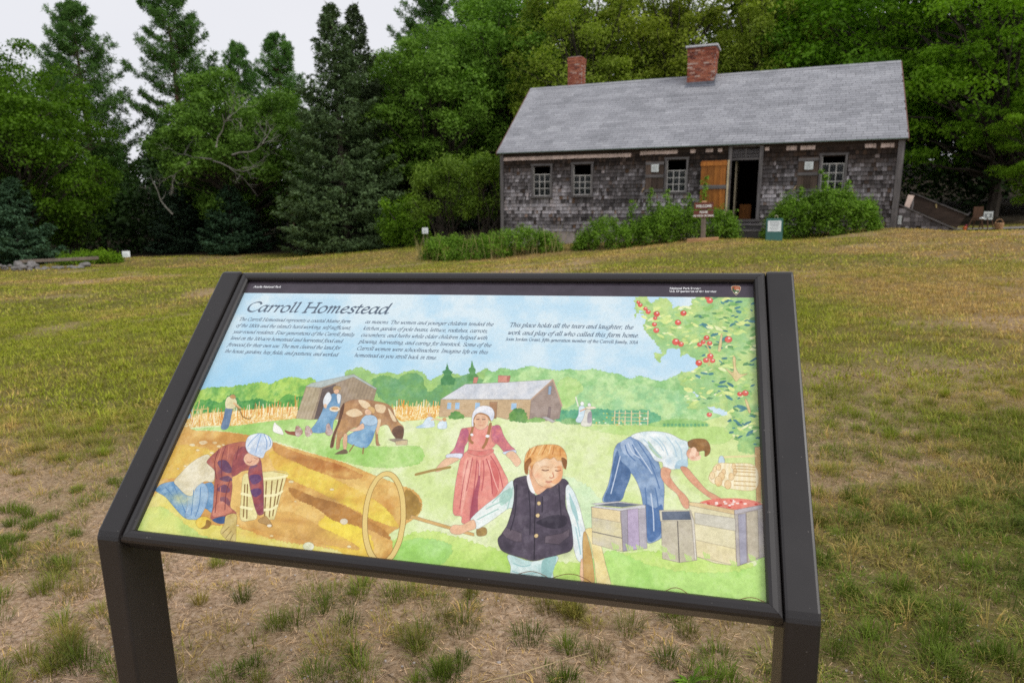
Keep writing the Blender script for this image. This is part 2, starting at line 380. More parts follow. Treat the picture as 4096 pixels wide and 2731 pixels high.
    g('J', .7, '.4 1.5 .4 .2 .2 -.15 -.05 -.1', sf(.4, 1.5)); g('G', 1.45, '1.25 1.2 1.05 1.45 .7 1.5 .25 1.25 .1 .75 .25 .25 .65 0 1 .05 1.22 .25 1.22 .62', '1 .64 1.4 .64')
    g('1', .8, '.15 1.2 .42 1.42 .42 0', sf(.42, 0)); g('0', .9, '.45 1.4 .15 1.1 .1 .6 .25 .1 .5 0 .75 .3 .8 .85 .68 1.3 .45 1.4'); g('8', .9, '.45 .75 .2 1.05 .3 1.38 .55 1.4 .7 1.1 .45 .75 .15 .4 .25 .05 .55 0 .75 .3 .45 .75')
    g('2', .85, '.15 1.1 .35 1.4 .65 1.25 .6 .85 .1 .05 .75 .05'); g('4', .9, '.6 0 .6 1.4 .08 .4 .82 .4')
    g('.', .4, '.12 .03 .18 .06'); g(',', .4, '.16 .08 .2 .0 .08 -.22'); g('-', .5, '.08 .48 .42 .48'); g("'", .3, '.2 1.5 .14 1.2'); g(' ', .5)
    th = math.radians(32)
    def text(s, x, y, width, xh, nib, slant=.24, col=0x566476, al=.95):
        tot = sum(G[c][0]*xh+.0 for c in s); k = width/tot   # fit to measured length
        pen = x*K; paths = []
        for c in s:
            adv, sts = G[c]
            for st in sts:
                p = smooth(st, False) if len(st) > 2 else st
                paths.append(np.stack([pen+(p[:, 0]*k+p[:, 1]*slant)*xh*K, y*K-p[:, 1]*xh*K], 1))
            pen += adv*k*xh*K
        ss = 4 if xh < 8 else 2
        nb = np.array([math.cos(th), -math.sin(th)])*nib*xh*K*.5
        n = max(int(np.hypot(*nb)*ss*1.5), 2)
        offs = (nb*(np.arange(-n, n+1)/n)[:, None])[:, None, :]+disc(.085*xh*K, ss)[None]
        blend(splat(paths, offs.reshape(-1, 2), ss), rgb(col), al)
    text('Carroll Homestead', 21.6, 79, 326, 16.4, .2)
    c1 = ['The Carroll Homestead represents a coastal Maine farm', "of the 1800s and the island's hard-working, self-sufficient,", 'year-round residents. Four generations of the Carroll family', 'lived on the 100-acre homestead and harvested food and', 'firewood for their own use. The men cleared the land for', 'the house, gardens, hay fields, and pastures, and worked']
    e1 = [273, 279, 291, 270, 271, 270]
    for i, s in enumerate(c1): text(s, 15.8, 102.5+15.75*i, e1[i]-15.8, 5.3, .16)
    c2 = ['as masons. The women and younger children tended the', 'kitchen garden of pole beans, lettuce, radishes, carrots,', 'cucumbers, and herbs while older children helped with', 'plowing, harvesting, and caring for livestock. Some of the', 'Carroll women were schoolteachers. Imagine life on this', 'homestead as you stroll back in time.']
    e2 = [571, 563, 565, 575, 571, 475]
    for i, s in enumerate(c2): text(s, 305.7, 102.6+15.6*i, e2[i]-305.7, 5.3, .16)
    text('This place holds all the tears and laughter, the', 602.5, 103.4, 230, 6.0, .16)
    text('work and play of all who called this farm home.', 602, 120.9, 242, 6.0, .16)
    text('Joan Jordan Grant, fifth generation member of the Carroll family, 2014', 601, 134.2, 242, 4.2, .15, slant=0.0)
    return img
PRINT_DATA = '''
P 6aa548 a9cf5a 0 1 9 1 -7 556 -1 543 30 526 72 520 116 519 144 512 191 505 253 489 300 498 323 479 371 461 428 468 462 464 495 490 536 594 453 604 230 640 36 675
P 2f7a3c 5a9e44 0 1 9 1 10 592 54 578 114 587 142 549 203 576 270 561 348 575 381 537 444 546 495 508 529 588 394 602 227 634 37 651
P 90bc70 9cc46a 0 1 8 1 596 443 623 417 655 407 714 432 763 424 814 429 859 410 912 420 941 452 979 427 1003 415 1069 424 1119 413 1151 388 1176 411 1209 390 1254 411 1303 403 1325 546 1019 562 838 577 701 579
P 639a68 6fa25c 0 1 9 1 717 462 760 436 815 452 851 421 903 431 929 470 957 498 1000 450 1045 436 1099 417 1151 443 1200 430 1307 431 1321 524 1019 562 845 566 771 536
P 45804e 45804e 0 0 4 0 994 375 1008 403 1023 411 1019 426 1041 442 1040 465 993 468 985 445 996 427 985 412 995 403
P 558d50 558d50 0 0 4 0 1088 361 1100 387 1111 399 1110 413 1125 427 1124 445 1086 446 1083 429 1091 414 1082 400 1089 388
P 84bb74 b4da94 0 1 7 1 1150 409 1181 405 1204 388 1256 392 1304 374 1335 379 1376 384 1412 390 1451 383 1500 385 1538 377 1582 389 1625 393 1669 411 1696 398 1748 412 1775 415 1811 396 1847 387 1884 464 1928 513 1991 550 1970 570 1438 597 1177 554
P 8fc489 b9dc98 0 1 12 1 1453 485 1516 450 1587 441 1657 449 1703 431 1772 443 1839 456 1863 517 1798 551 1664 548 1556 564 1480 558
P 4f9a78 72b480 0 1 8 1 1441 550 1478 543 1525 535 1580 532 1645 534 1735 529 1776 552 1755 573 1622 586 1446 591
P bcd98c a2cc78 0 1 6 1 1419 443 1444 414 1485 424 1512 461 1491 483 1485 516 1449 539 1430 497
P c9dd8e dfe9b4 0 1 0 2 -237 1010 61 675 317 629 671 599 901 576 1236 577 1499 590 1824 580 2105 554 2108 1130 1175 1141 -46 1113
P a8d060 c4e07c 0 1 10 2 908 1077 1060 998 1315 1036 1549 1049 1764 990 2100 1012 2108 1130 1255 1140 923 1131
P 98cf62 b2dd78 0 1 10 2 2090 943 2041 1011 1906 1040 1767 1033 1656 1001 1586 1053 1700 1104 1973 1107 2103 1112
P c4e2b4 d4e8b8 0 1 10 2 1347 831 1479 778 1606 851 1579 971 1470 1020 1381 951
P 94ca5e a8d880 0 1 8 2 959 1072 1032 1025 1153 1037 1126 1102 1006 1122
P 93c562 bcdc8c 0 1 6 2 -3 712 161 687 387 644 613 625 636 697 809 724 965 713 980 774 831 801 664 782 545 758 357 721 169 704
P b0d27a cfe4a4 0 1 6 2 1531 602 1667 589 1842 580 1991 579 1970 633 1801 630 1624 621
P e0a850 f2e0b0 0 0 3 3 1 705 -9 673 20 653 52 639 134 626 194 619 252 610 338 597 448 585 465 634 360 652 220 680 100 688
P e0a040 f2dca8 0 0 3 3 820 573 844 563 919 559 966 559 1011 549 1019 584 997 602 876 622 840 605
L f6ecca 8 0 256 649 245 615
L f6ecca 13 0 -4 664 -24 629
L d58a35 12 0 95 660 73 624
L d58a35 13 0 116 660 105 633
L f0cf8c 9 0 255 652 235 606
L f6ecca 14 0 447 614 435 581
L e8b860 7 0 195 663 178 626
L c96f28 11 0 344 629 335 591
L f6ecca 8 0 125 652 113 611
L f6ecca 14 0 202 642 189 602
L e8b860 12 0 174 661 165 625
L f0cf8c 16 0 60 664 39 624
L f0cf8c 15 0 301 641 281 595
L d58a35 8 0 120 648 101 611
L f0cf8c 12 0 93 688 85 659
L c96f28 15 0 427 624 421 593
L e8b860 13 0 359 639 345 602
L e8b860 9 0 83 656 71 612
L f0cf8c 11 0 85 668 72 624
L f0cf8c 10 0 221 643 214 618
L f0cf8c 7 0 25 702 3 661
L e8b860 16 0 298 631 289 607
L f0cf8c 15 0 15 662 -1 633
L f6ecca 10 0 323 645 311 604
L f6ecca 13 0 379 633 369 592
L d58a35 10 0 168 665 150 620
L f0cf8c 16 0 76 688 63 660
L f0cf8c 8 0 115 678 96 638
L c96f28 8 0 112 673 90 629
L d58a35 9 0 384 609 370 570
L f0cf8c 14 0 362 634 342 587
L f0cf8c 13 0 341 617 331 592
L e8b860 10 0 2 671 -9 644
L c96f28 9 0 445 606 434 561
L c96f28 10 0 172 671 156 638
L c96f28 11 0 66 694 50 656
L c96f28 14 0 173 659 160 621
L f6ecca 11 0 46 654 30 632
L d58a35 9 0 206 633 199 599
L d58a35 11 0 336 631 321 593
L f0cf8c 14 0 54 662 39 622
L f6ecca 14 0 -3 685 -19 662
L c96f28 9 0 151 661 145 637
L d58a35 11 0 144 681 131 642
L d58a35 15 0 220 661 201 617
L f0cf8c 13 0 357 604 342 562
L f6ecca 7 0 50 676 25 632
L c96f28 8 0 368 599 360 565
L f6ecca 11 0 336 624 326 582
L e8b860 15 0 88 657 65 610
L f0cf8c 12 0 394 616 386 577
L c96f28 13 0 410 615 406 591
L f0cf8c 8 0 127 668 114 630
L c96f28 11 0 299 634 290 606
L f6ecca 16 0 319 626 299 585
L f0cf8c 12 0 286 630 271 586
L f0cf8c 13 0 230 661 215 615
L d58a35 14 0 312 629 295 593
L e8b860 7 0 446 586 438 549
L d58a35 10 0 335 628 329 604
L e8b860 16 0 252 637 240 613
L f6ecca 7 0 48 661 21 614
L f6ecca 15 0 358 623 343 596
L f6ecca 9 0 394 632 382 601
L c96f28 7 0 172 633 164 593
L f0cf8c 10 0 194 647 185 614
L e8b860 7 0 76 689 57 655
L d58a35 13 0 175 659 155 613
L f0cf8c 10 0 329 626 313 579
L f6ecca 12 0 349 622 343 597
L f0cf8c 11 0 110 649 102 617
L f0cf8c 12 0 345 645 333 621
L f0cf8c 13 0 81 674 67 631
L f0cf8c 8 0 112 662 89 620
L e8b860 16 0 162 656 147 625
L c96f28 10 0 146 650 126 612
L f6ecca 8 0 250 640 235 593
L f0cf8c 14 0 409 615 401 574
L e8b860 8 0 194 645 185 609
L c96f28 8 0 36 692 12 648
L c96f28 7 0 83 682 77 651
L f0cf8c 10 0 442 588 435 559
L f0cf8c 14 0 390 631 371 585
L f0cf8c 10 0 238 643 224 613
L c96f28 8 0 376 604 358 571
L e8b860 15 0 391 633 382 604
L f6ecca 15 0 119 670 99 625
L e8b860 10 0 255 656 241 611
L c96f28 11 0 275 616 265 582
L d58a35 13 0 151 674 135 645
L e8b860 11 0 21 665 6 616
L d58a35 14 0 301 627 283 591
L e8b860 11 0 7 682 -8 653
L d58a35 15 0 188 669 177 643
L f6ecca 13 0 155 640 144 604
L f6ecca 11 0 73 691 66 669
L c96f28 7 0 232 663 221 635
L e8b860 13 0 321 635 319 610
L d58a35 8 0 261 646 253 613
L d58a35 8 0 116 682 111 658
L f0cf8c 11 0 365 625 347 578
L e8b860 13 0 299 650 285 623
L e8b860 12 0 110 660 95 618
L d58a35 14 0 356 619 337 581
L f6ecca 9 0 319 629 306 599
L f6ecca 13 0 129 682 111 648
L c96f28 10 0 413 610 404 569
L d58a35 11 0 312 637 301 597
L f6ecca 8 0 236 630 224 605
L f6ecca 13 0 253 657 238 621
L f0cf8c 10 0 49 660 34 625
L d58a35 14 0 232 638 218 609
L d58a35 14 0 438 587 421 542
L f6ecca 12 0 201 633 192 591
L d58a35 10 0 351 605 348 577
L f0cf8c 15 0 185 646 164 605
L f6ecca 14 0 96 659 91 634
L f0cf8c 9 0 361 614 357 591
L e8b860 11 0 254 660 231 614
L e8b860 13 0 127 652 119 617
L e8b860 15 0 369 612 361 590
L d58a35 10 0 162 675 150 648
L f0cf8c 13 0 23 687 14 662
L e8b860 7 0 187 634 175 602
L d58a35 10 0 155 678 138 639
L c96f28 13 0 334 617 327 592
L f0cf8c 9 0 39 689 22 641
L f0cf8c 8 0 56 656 36 607
L c96f28 13 0 265 629 256 605
L e8b860 15 0 237 643 222 616
L d58a35 13 0 235 648 215 607
L d58a35 14 0 251 651 243 613
L e8b860 14 0 71 690 52 645
L f6ecca 13 0 32 690 29 665
L d58a35 14 0 237 653 224 628
L f6ecca 14 0 18 667 4 624
L f6ecca 7 0 85 674 75 643
L f0cf8c 12 0 367 605 359 578
L f0cf8c 8 0 112 678 101 646
L f0cf8c 16 0 88 679 65 636
L f0cf8c 10 0 435 618 417 578
L f6ecca 15 0 261 637 241 590
L f0cf8c 12 0 297 619 279 575
L c96f28 11 0 244 646 224 602
L d58a35 13 0 360 625 357 598
L f6ecca 12 0 355 627 346 597
L d58a35 8 0 395 627 388 594
L d58a35 14 0 16 669 0 632
L f6ecca 11 0 190 629 180 603
L f0cf8c 15 0 446 626 443 601
L d58a35 10 0 888 574 881 540
L f0cf8c 13 0 950 570 942 539
L d58a35 9 0 863 582 855 559
L f6ecca 11 0 1015 587 1011 558
L f0cf8c 15 0 955 571 952 536
L f0cf8c 14 0 922 568 914 539
L f0cf8c 15 0 906 583 901 547
L e8b860 15 0 874 586 862 551
L d58a35 9 0 864 570 863 540
L f0cf8c 8 0 894 576 895 555
L f0cf8c 8 0 994 575 995 549
L d58a35 11 0 985 584 983 557
L d58a35 13 0 995 587 990 561
L e8b860 11 0 866 573 853 535
L d58a35 10 0 829 579 822 556
L f0cf8c 13 0 987 585 976 552
L f0cf8c 14 0 969 578 967 550
L f6ecca 10 0 860 576 851 558
L d58a35 15 0 905 595 907 572
L f6ecca 12 0 872 596 866 568
L f6ecca 11 0 936 592 937 569
L f6ecca 9 0 844 599 840 578
L d58a35 13 0 1011 583 1010 550
L f6ecca 9 0 998 581 999 563
L f0cf8c 7 0 935 570 926 547
L e8b860 15 0 890 576 882 554
L f6ecca 11 0 972 576 965 543
L e8b860 12 0 965 573 957 537
L e8b860 13 0 876 583 873 556
L f0cf8c 8 0 918 574 912 547
L d58a35 10 0 895 596 894 566
L d58a35 10 0 995 577 986 554
L e8b860 13 0 1001 573 996 537
L e8b860 14 0 938 561 932 542
L f0cf8c 11 0 883 571 877 548
L e8b860 8 0 969 570 967 552
L d58a35 13 0 969 579 960 546
L f0cf8c 8 0 957 579 952 547
L e8b860 13 0 932 586 929 557
L e8b860 15 0 876 574 877 555
L d58a35 15 0 981 558 978 535
L d58a35 15 0 870 570 865 538
L f6ecca 10 0 886 588 884 568
L f0cf8c 12 0 936 562 935 541
L f6ecca 15 0 939 585 933 554
L f6ecca 15 0 945 562 940 532
L d58a35 15 0 872 571 861 538
L f6ecca 16 0 926 574 924 551
L d58a35 15 0 852 571 844 535
L f6ecca 11 0 963 579 961 547
L d58a35 9 0 892 593 888 565
L f0cf8c 8 0 854 591 851 565
L e8b860 11 0 945 585 937 554
L f6ecca 12 0 991 559 986 535
L f0cf8c 12 0 991 570 988 539
L f6ecca 13 0 845 600 833 564
L e8b860 12 0 954 566 948 530
L f0cf8c 14 0 853 601 853 582
L f6ecca 13 0 846 578 837 541
L d58a35 7 0 997 568 998 548
L c9b270 20 0 31 656 17 586
L c9b270 20 0 52 646 45 603
L c9b270 20 0 8 627 67 617
L c9b270 20 0 21 647 69 635
P c58a42 e2b768 0 1 4 2 -11 733 60 711 170 707 283 714 398 735 547 763 694 790 811 823 924 854 983 869 1022 905 1022 947 983 984 935 1025 957 1055 926 1133 521 1131 7 1135
P e0c25a d8a94c 0 1 8 2 -8 779 142 780 218 814 126 876 7 907 -22 887
P dccf62 e6dc86 0 1 8 2 -9 994 28 948 70 934 150 1001 267 1051 379 1050 555 1081 764 1088 870 1108 879 1138 9 1140 0 1101
P b8d070 d6dc78 0 1 8 2 -11 1036 59 1009 179 1059 262 1091 348 1106 127 1118 8 1115
P e8cf52 d9aa48 0 1 6 2 411 767 558 795 687 853 806 894 895 935 961 995 883 984 770 946 627 899 491 858 422 810
P ecd24a e6bf4a 0 1 8 2 690 987 765 995 872 1031 894 1106 764 1088 680 1050
P b07a3a 9c6a34 0 1 5 2 528 897 636 923 737 939 859 986 921 1013 943 1038 840 1007 735 997 647 957 564 934
P a8662e c89050 0 1 5 2 398 735 489 762 587 782 704 805 788 835 719 851 603 829 503 799 424 772
P b98a48 d8a85a 0 1 6 2 350 983 466 993 571 983 690 1021 782 1049 851 1079 761 1079 602 1067 432 1045
P 8a6a30 a8843c 0 1 6 2 954 872 986 879 1018 910 1021 943 979 970 966 938
P eee6c0 eee6c0 0 1 0 0 93 755 115 748 131 755 111 765
P e8dcb4 e8dcb4 0 1 0 0 56 768 73 763 83 771 71 774
P ead9a8 ead9a8 966e3c 1 0 0 171 753 171 755 169 757 165 759 161 759 156 758 152 756 150 754 150 752 152 750 156 748 160 748 165 749 169 750
P ead9a8 ead9a8 966e3c 1 0 0 194 765 194 767 192 769 189 771 185 771 180 770 177 769 175 767 175 764 177 763 180 761 185 761 189 762 192 763
P ead9a8 ead9a8 966e3c 1 0 0 111 787 111 789 109 790 106 791 103 792 99 791 96 790 94 788 94 786 96 785 99 783 102 783 106 784 109 785
P ead9a8 ead9a8 966e3c 1 0 0 536 875 536 878 534 880 530 881 526 881 521 881 518 879 516 877 516 875 519 873 522 872 526 871 531 872 534 873
P ead9a8 ead9a8 966e3c 1 0 0 697 890 697 892 695 894 692 895 689 895 685 895 682 894 681 892 681 890 683 888 686 887 690 887 693 887 696 889
P ead9a8 ead9a8 966e3c 1 0 0 84 851 84 853 83 854 81 855 78 855 76 855 73 854 72 852 72 851 73 850 75 849 78 849 81 849 83 850
P ead9a8 ead9a8 966e3c 1 0 0 59 864 59 866 58 867 56 867 54 867 51 867 49 866 48 865 48 864 49 863 51 862 54 862 56 862 58 863
P ead9a8 ead9a8 966e3c 1 0 0 572 944 572 945 571 946 569 946 567 946 565 946 564 945 563 944 563 943 564 942 566 942 568 942 570 942 571 943
P ead9a8 ead9a8 966e3c 1 0 0 530 1067 530 1069 528 1070 526 1071 522 1071 519 1071 517 1070 515 1068 516 1067 517 1065 520 1064 523 1064 526 1064 529 1066
P ead9a8 ead9a8 966e3c 1 0 0 389 1044 389 1046 387 1047 385 1048 382 1048 379 1048 377 1047 376 1046 376 1044 377 1043 380 1042 382 1042 385 1042 387 1043
P ead9a8 ead9a8 966e3c 1 0 0 818 1073 818 1075 816 1077 813 1078 810 1078 806 1078 804 1076 802 1075 803 1073 804 1072 807 1070 811 1070 814 1071 817 1072
P ead9a8 ead9a8 966e3c 1 0 0 176 794 176 796 174 798 171 799 167 799 163 798 159 797 157 795 157 793 159 791 163 790 167 789 171 790 174 792
P ead9a8 ead9a8 966e3c 1 0 0 207 759 207 760 205 762 203 763 200 763 197 762 194 761 193 760 193 758 194 757 197 756 200 756 203 756 205 757
P efe6cc d8cbb0 8c643c 1 0 0 781 994 781 999 779 1002 774 1005 768 1006 761 1004 756 1001 753 997 753 992 756 988 761 986 767 985 774 987 779 990
P f0edd8 b9c08c 786e3c 1 0 0 688 1086 688 1093 685 1098 678 1102 669 1103 660 1101 653 1096 648 1090 648 1084 652 1078 659 1075 668 1074 677 1076 684 1080
P 4f6a8e 6f86a4 605450 1 0 0 146 610 174 609 183 638 191 691 162 695 153 646
P d8cc9a ece2b8 605450 1 0 0 149 610 133 586 134 562 159 560 185 584 183 608
P b58a58 b58a58 605450 1 0 0 142 561 146 552 158 551 171 563 160 569
L 8a6a3c 22 1 184 596 212 618 234 641 262 648 271 642
L d8a878 30 1 171 587 190 596 210 607
P 8d7a68 a08c74 605450 0 0 4 516 501 634 441 744 496 746 543 738 554 633 628 522 635
P a08e74 b3a286 605450 0 0 4 453 502 513 492 520 530 523 637 457 634
P a9b4b0 a9b4b0 605450 0 0 0 450 501 469 485 633 438 746 495 741 499 636 450 518 502
P 5a4e4c 5a4e4c 0 0 0 0 524 506 574 483 577 528 578 631 533 634
P 7fa6c8 5f8cb4 605450 1 0 1 566 528 606 526 617 561 619 612 614 640 620 684 595 683 569 688 533 682 544 650 553 610 555 564
P dfe6ec dfe6ec 605450 1 0 0 546 529 557 520 575 545 567 575 560 587 544 559
P dfe6ec dfe6ec 605450 1 0 0 591 527 608 529 614 561 605 561
P e0b08c e0b08c 605450 1 0 0 595 510 596 517 594 522 591 525 586 526 580 523 575 518 572 511 571 505 572 499 576 496 581 496 587 499 591 504
P a8885c a8885c 605450 1 0 0 568 507 569 494 583 491 599 497 600 510 584 505 575 511
P e0b896 e0b896 0 1 0 0 566 578 567 582 566 585 564 587 561 587 558 585 555 582 553 578 552 575 553 571 555 569 558 569 562 571 564 574
P e9d2b0 f4e8d0 605450 1 0 0 623 587 622 592 618 596 610 599 601 599 591 597 584 594 580 589 581 584 586 580 593 577 603 577 612 578 619 582
P c89a68 c89a68 0 1 0 0 616 586 615 588 612 591 606 592 600 592 594 592 589 590 587 587 587 584 590 582 596 580 602 580 609 581 613 583
P b88a5c 9a7050 605450 1 0 1 630 572 642 554 673 544 718 543 770 549 806 557 827 573 845 601 869 627 889 643 896 669 896 691 881 695 854 672 829 641 808 642 796 659 811 707 821 717 805 718 790 676 780 649 734 652 697 660 680 678 664 706 669 739 657 742 646 702 640 674 643 719 644 738 631 736 627 686 631 647 629 613
P 5e4030 5e4030 0 1 0 0 625 584 632 561 640 595 640 646 637 691 643 735 631 736 627 686 631 647
P d8b68c e6d0aa 0 1 0 0 685 546 720 550 743 572 723 579 703 569
P d8b68c e6d0aa 0 1 0 0 757 560 797 564 799 592 770 588
P d8b68c e6d0aa 0 1 0 0 650 600 684 581 719 602 683 616
P d8b68c e6d0aa 0 1 0 0 811 574 832 590 857 622 839 618
P d8b68c e6d0aa 0 1 0 0 781 627 796 620 800 665 795 676
P 5a4238 7a5a44 605450 1 0 0 853 650 872 638 890 648 897 675 892 694 878 692 853 669
P 8f8272 8f8272 605450 0 0 0 844 694 879 687 917 691 919 709 881 712 873 703
P c8b48c c8b48c 605450 0 0 0 872 699 917 691 920 709 879 713
P 86accc 5f8cb8 605450 1 0 1 720 625 736 604 770 608 786 632 786 671 783 709 768 732 735 729 692 715 683 694 702 676 719 658
P a9c4da a9c4da 605450 1 0 0 720 625 736 604 770 608 786 632 764 645 736 641
P e4b896 e4b896 605450 1 0 0 752 592 753 597 750 602 745 604 738 605 732 603 727 599 724 593 724 588 726 583 731 581 738 580 744 582 749 586
P c4945c dcb478 605450 1 0 0 731 579 740 569 759 577 764 594 754 597 745 586
P e0b494 e0b494 605450 1 0 0 729 638 708 659 688 666 693 672 722 668 741 657
P deb08c deb08c 605450 1 0 0 671 684 684 688 696 737 687 743 673 711
P 6a5844 6a5844 605450 1 0 0 687 743 702 747 703 758 661 763 663 758
L 8a6844 25 0 720 724 711 749
L 8a6844 25 0 760 732 764 753
P f2f0ea f2f0ea 787878 1 0 0 376 656 388 664 411 677 431 702 408 700 385 693 378 679
P 8a4a38 8a4a38 605450 1 0 0 429 685 451 689 473 688 491 703 467 702 445 698
P e8e4e4 8a5648 605450 1 0 0 469 668 480 665 500 680 505 694 492 707 477 696
P e8e4e4 8a5648 605450 1 0 0 509 666 519 662 539 678 544 692 531 705 516 693
P e8e0dc a08078 605450 1 0 0 589 655 597 646 612 665 625 681 616 695 597 688 593 669
P dde9f2 a9c8e0 788ca0 1 0 0 964 608 973 598 988 600 1001 623 1001 635 966 642 935 642 957 626
P dde9f2 a9c8e0 788ca0 1 0 0 1014 628 1021 610 1037 606 1048 624 1047 639 1020 641
P d8a878 d8a878 0 1 0 0 983 590 983 593 982 596 979 598 976 598 972 597 969 594 968 591 968 587 969 585 972 583 975 583 979 584 982 587
P c89868 c89868 0 1 0 0 1042 604 1042 608 1040 611 1037 612 1034 612 1031 611 1028 609 1026 605 1026 602 1028 599 1031 598 1034 597 1038 599 1040 601
L e0b894 25 1 987 609 1006 605 1024 610
P b99a78 c9ac86 605450 0 0 5 1003 527 1334 509 1340 586 1260 591 1227 584 1012 596
P 8f7c76 a08c82 605450 0 0 5 1333 507 1401 429 1443 525 1441 577 1398 588 1338 585
P c4c8d4 d8d8de 605450 0 0 1 1003 526 1083 460 1236 445 1400 426 1333 509
L b89a84 25 0 1334 509 1400 427 1444 528
P 8fb4d8 a9c8e4 c8aa82 0 0 0 1031 538 1046 537 1050 563 1034 564
P 8fb4d8 a9c8e4 c8aa82 0 0 0 1060 536 1077 535 1081 562 1064 563
P 8fb4d8 a9c8e4 c8aa82 0 0 0 1134 532 1152 532 1155 558 1137 559
P 8fb4d8 a9c8e4 c8aa82 0 0 0 1265 527 1284 526 1287 552 1267 553
P a07858 a07858 605450 0 0 0 1186 527 1214 525 1221 590 1196 589
P 8ea6c0 8ea6c0 5a5050 0 0 0 1388 454 1399 453 1400 486 1390 487
P 7c6a68 7c6a68 605450 0 0 0 1399 535 1407 535 1408 575 1399 576
P b8b4b4 b8b4b4 605450 0 0 0 1378 575 1396 572 1429 587 1419 594
P c07868 c07868 605450 0 0 0 1109 430 1126 429 1125 454 1110 455
P c88474 c88474 605450 0 0 0 1199 418 1244 418 1244 442 1236 446 1202 447
P a86458 a86458 0 0 0 0 1232 422 1244 418 1244 442 1236 446
P 4f8440 6a9c4c 0 1 7 1 1052 600 1052 582 1063 571 1083 571 1100 585 1102 597
P 4a7c40 6a9a4c 0 1 8 1 1266 590 1267 567 1280 549 1299 545 1316 555 1331 581 1330 595 1293 597
P 7aa85a 90ba6a 0 1 5 1 1330 590 1355 579 1386 580 1388 592 1336 597
P 6aa060 9cc487 0 1 5 1 1450 585 1469 573 1495 574 1516 582 1512 593 1456 595
P dce8f0 b4cfe2 6e788c 1 0 0 1503 528 1519 525 1525 540 1524 577 1511 588 1497 581 1504 557
P e9e8e0 cfcabc 6e6e6e 1 0 0 1527 537 1544 539 1550 565 1550 597 1516 597 1523 566
P 8f8a96 a8a0a4 0 1 0 0 1536 550 1547 547 1551 583 1537 584
P eef0f0 eef0f0 787878 1 0 0 1519 515 1519 518 1517 521 1515 523 1512 523 1509 522 1507 519 1506 516 1506 513 1508 510 1510 508 1513 508 1516 510 1518 512
P eef0f0 eef0f0 787878 1 0 0 1543 519 1543 522 1542 525 1539 527 1537 527 1534 525 1532 523 1531 520 1531 517 1533 514 1535 512 1538 512 1540 514 1542 516
P efe2c8 efe2c8 826e5a 1 0 0 1561 529 1559 531 1554 533 1547 535 1539 535 1532 534 1527 533 1525 531 1527 528 1531 526 1538 525 1546 525 1554 525 1559 527
L e8e4d8 20 0 1488 492 1500 526
L d8a888 25 1 1509 544 1525 535
L d8c89c 18 0 1625 537 1627 588
L d8c89c 18 0 1640 537 1642 588
L d8c89c 18 0 1660 535 1661 586
L d8c89c 18 0 1680 534 1682 585
L d8c89c 18 0 1707 533 1709 584
L d8c89c 18 0 1734 531 1735 582
L d0c090 11 0 1625 545 1736 540
L d0c090 11 0 1626 560 1736 555
L d0c090 11 0 1627 573 1737 568
P 88b060 88b060 0 1 0 0 1646 552 1646 554 1645 555 1644 555 1642 555 1641 555 1640 554 1640 553 1640 552 1641 551 1642 550 1643 550 1645 551 1646 551
P a8c470 a8c470 0 1 0 0 1700 584 1699 585 1699 586 1697 586 1696 586 1695 586 1694 585 1693 584 1694 583 1695 582 1696 582 1697 582 1698 582 1699 583
P 6a9c5a 6a9c5a 0 1 0 0 1742 564 1741 565 1741 566 1739 567 1738 567 1737 566 1736 566 1736 564 1736 563 1737 562 1738 562 1739 562 1740 562 1741 563
P d8b85a d8b85a 0 1 0 0 1624 563 1624 564 1623 565 1622 565 1620 566 1619 565 1618 564 1618 563 1618 562 1619 561 1620 561 1622 560 1623 561 1624 562
P e4efd8 e4efd8 0 1 0 0 1734 558 1734 560 1733 560 1732 561 1730 561 1729 561 1728 560 1728 559 1728 558 1729 557 1730 556 1732 556 1733 556 1734 557
P 88b060 88b060 0 1 0 0 1726 540 1726 541 1725 542 1724 543 1722 543 1721 542 1720 541 1720 540 1720 539 1721 538 1722 538 1723 538 1725 538 1726 539
P a8c470 a8c470 0 1 0 0 1657 557 1657 559 1656 559 1655 560 1654 560 1652 560 1651 559 1651 558 1651 557 1652 556 1653 555 1655 555 1656 556 1657 556
P 6a9c5a 6a9c5a 0 1 0 0 1632 562 1632 563 1631 564 1630 565 1629 565 1627 565 1626 564 1626 563 1626 561 1627 561 1628 560 1630 560 1631 560 1632 561
P d8b85a d8b85a 0 1 0 0 1713 569 1713 571 1712 571 1710 572 1709 572 1708 572 1707 571 1707 570 1707 569 1708 568 1709 567 1710 567 1711 568 1712 568
P e4efd8 e4efd8 0 1 0 0 1716 580 1716 581 1715 582 1714 583 1713 583 1712 582 1711 581 1710 580 1710 579 1711 578 1713 578 1714 578 1715 578 1716 579
P 88b060 88b060 0 1 0 0 1618 560 1618 561 1617 562 1616 563 1614 563 1613 563 1612 562 1612 561 1612 560 1613 559 1614 558 1616 558 1617 558 1618 559
P a8c470 a8c470 0 1 0 0 1630 587 1630 588 1629 589 1628 589 1626 590 1625 589 1624 588 1624 587 1624 586 1625 585 1626 585 1627 585 1629 585 1630 586
P 6a9c5a 6a9c5a 0 1 0 0 1719 558 1718 559 1718 560 1716 561 1715 561 1714 561 1713 560 1712 559 1713 558 1714 557 1715 556 1716 556 1717 556 1718 557
P d8b85a d8b85a 0 1 0 0 1658 577 1658 578 1657 579 1656 579 1654 579 1653 579 1652 578 1652 577 1652 576 1653 575 1654 574 1655 574 1657 575 1658 576
P e4efd8 e4efd8 0 1 0 0 1726 560 1726 561 1725 562 1724 563 1723 563 1721 563 1720 562 1720 561 1720 559 1721 559 1722 558 1724 558 1725 558 1726 559
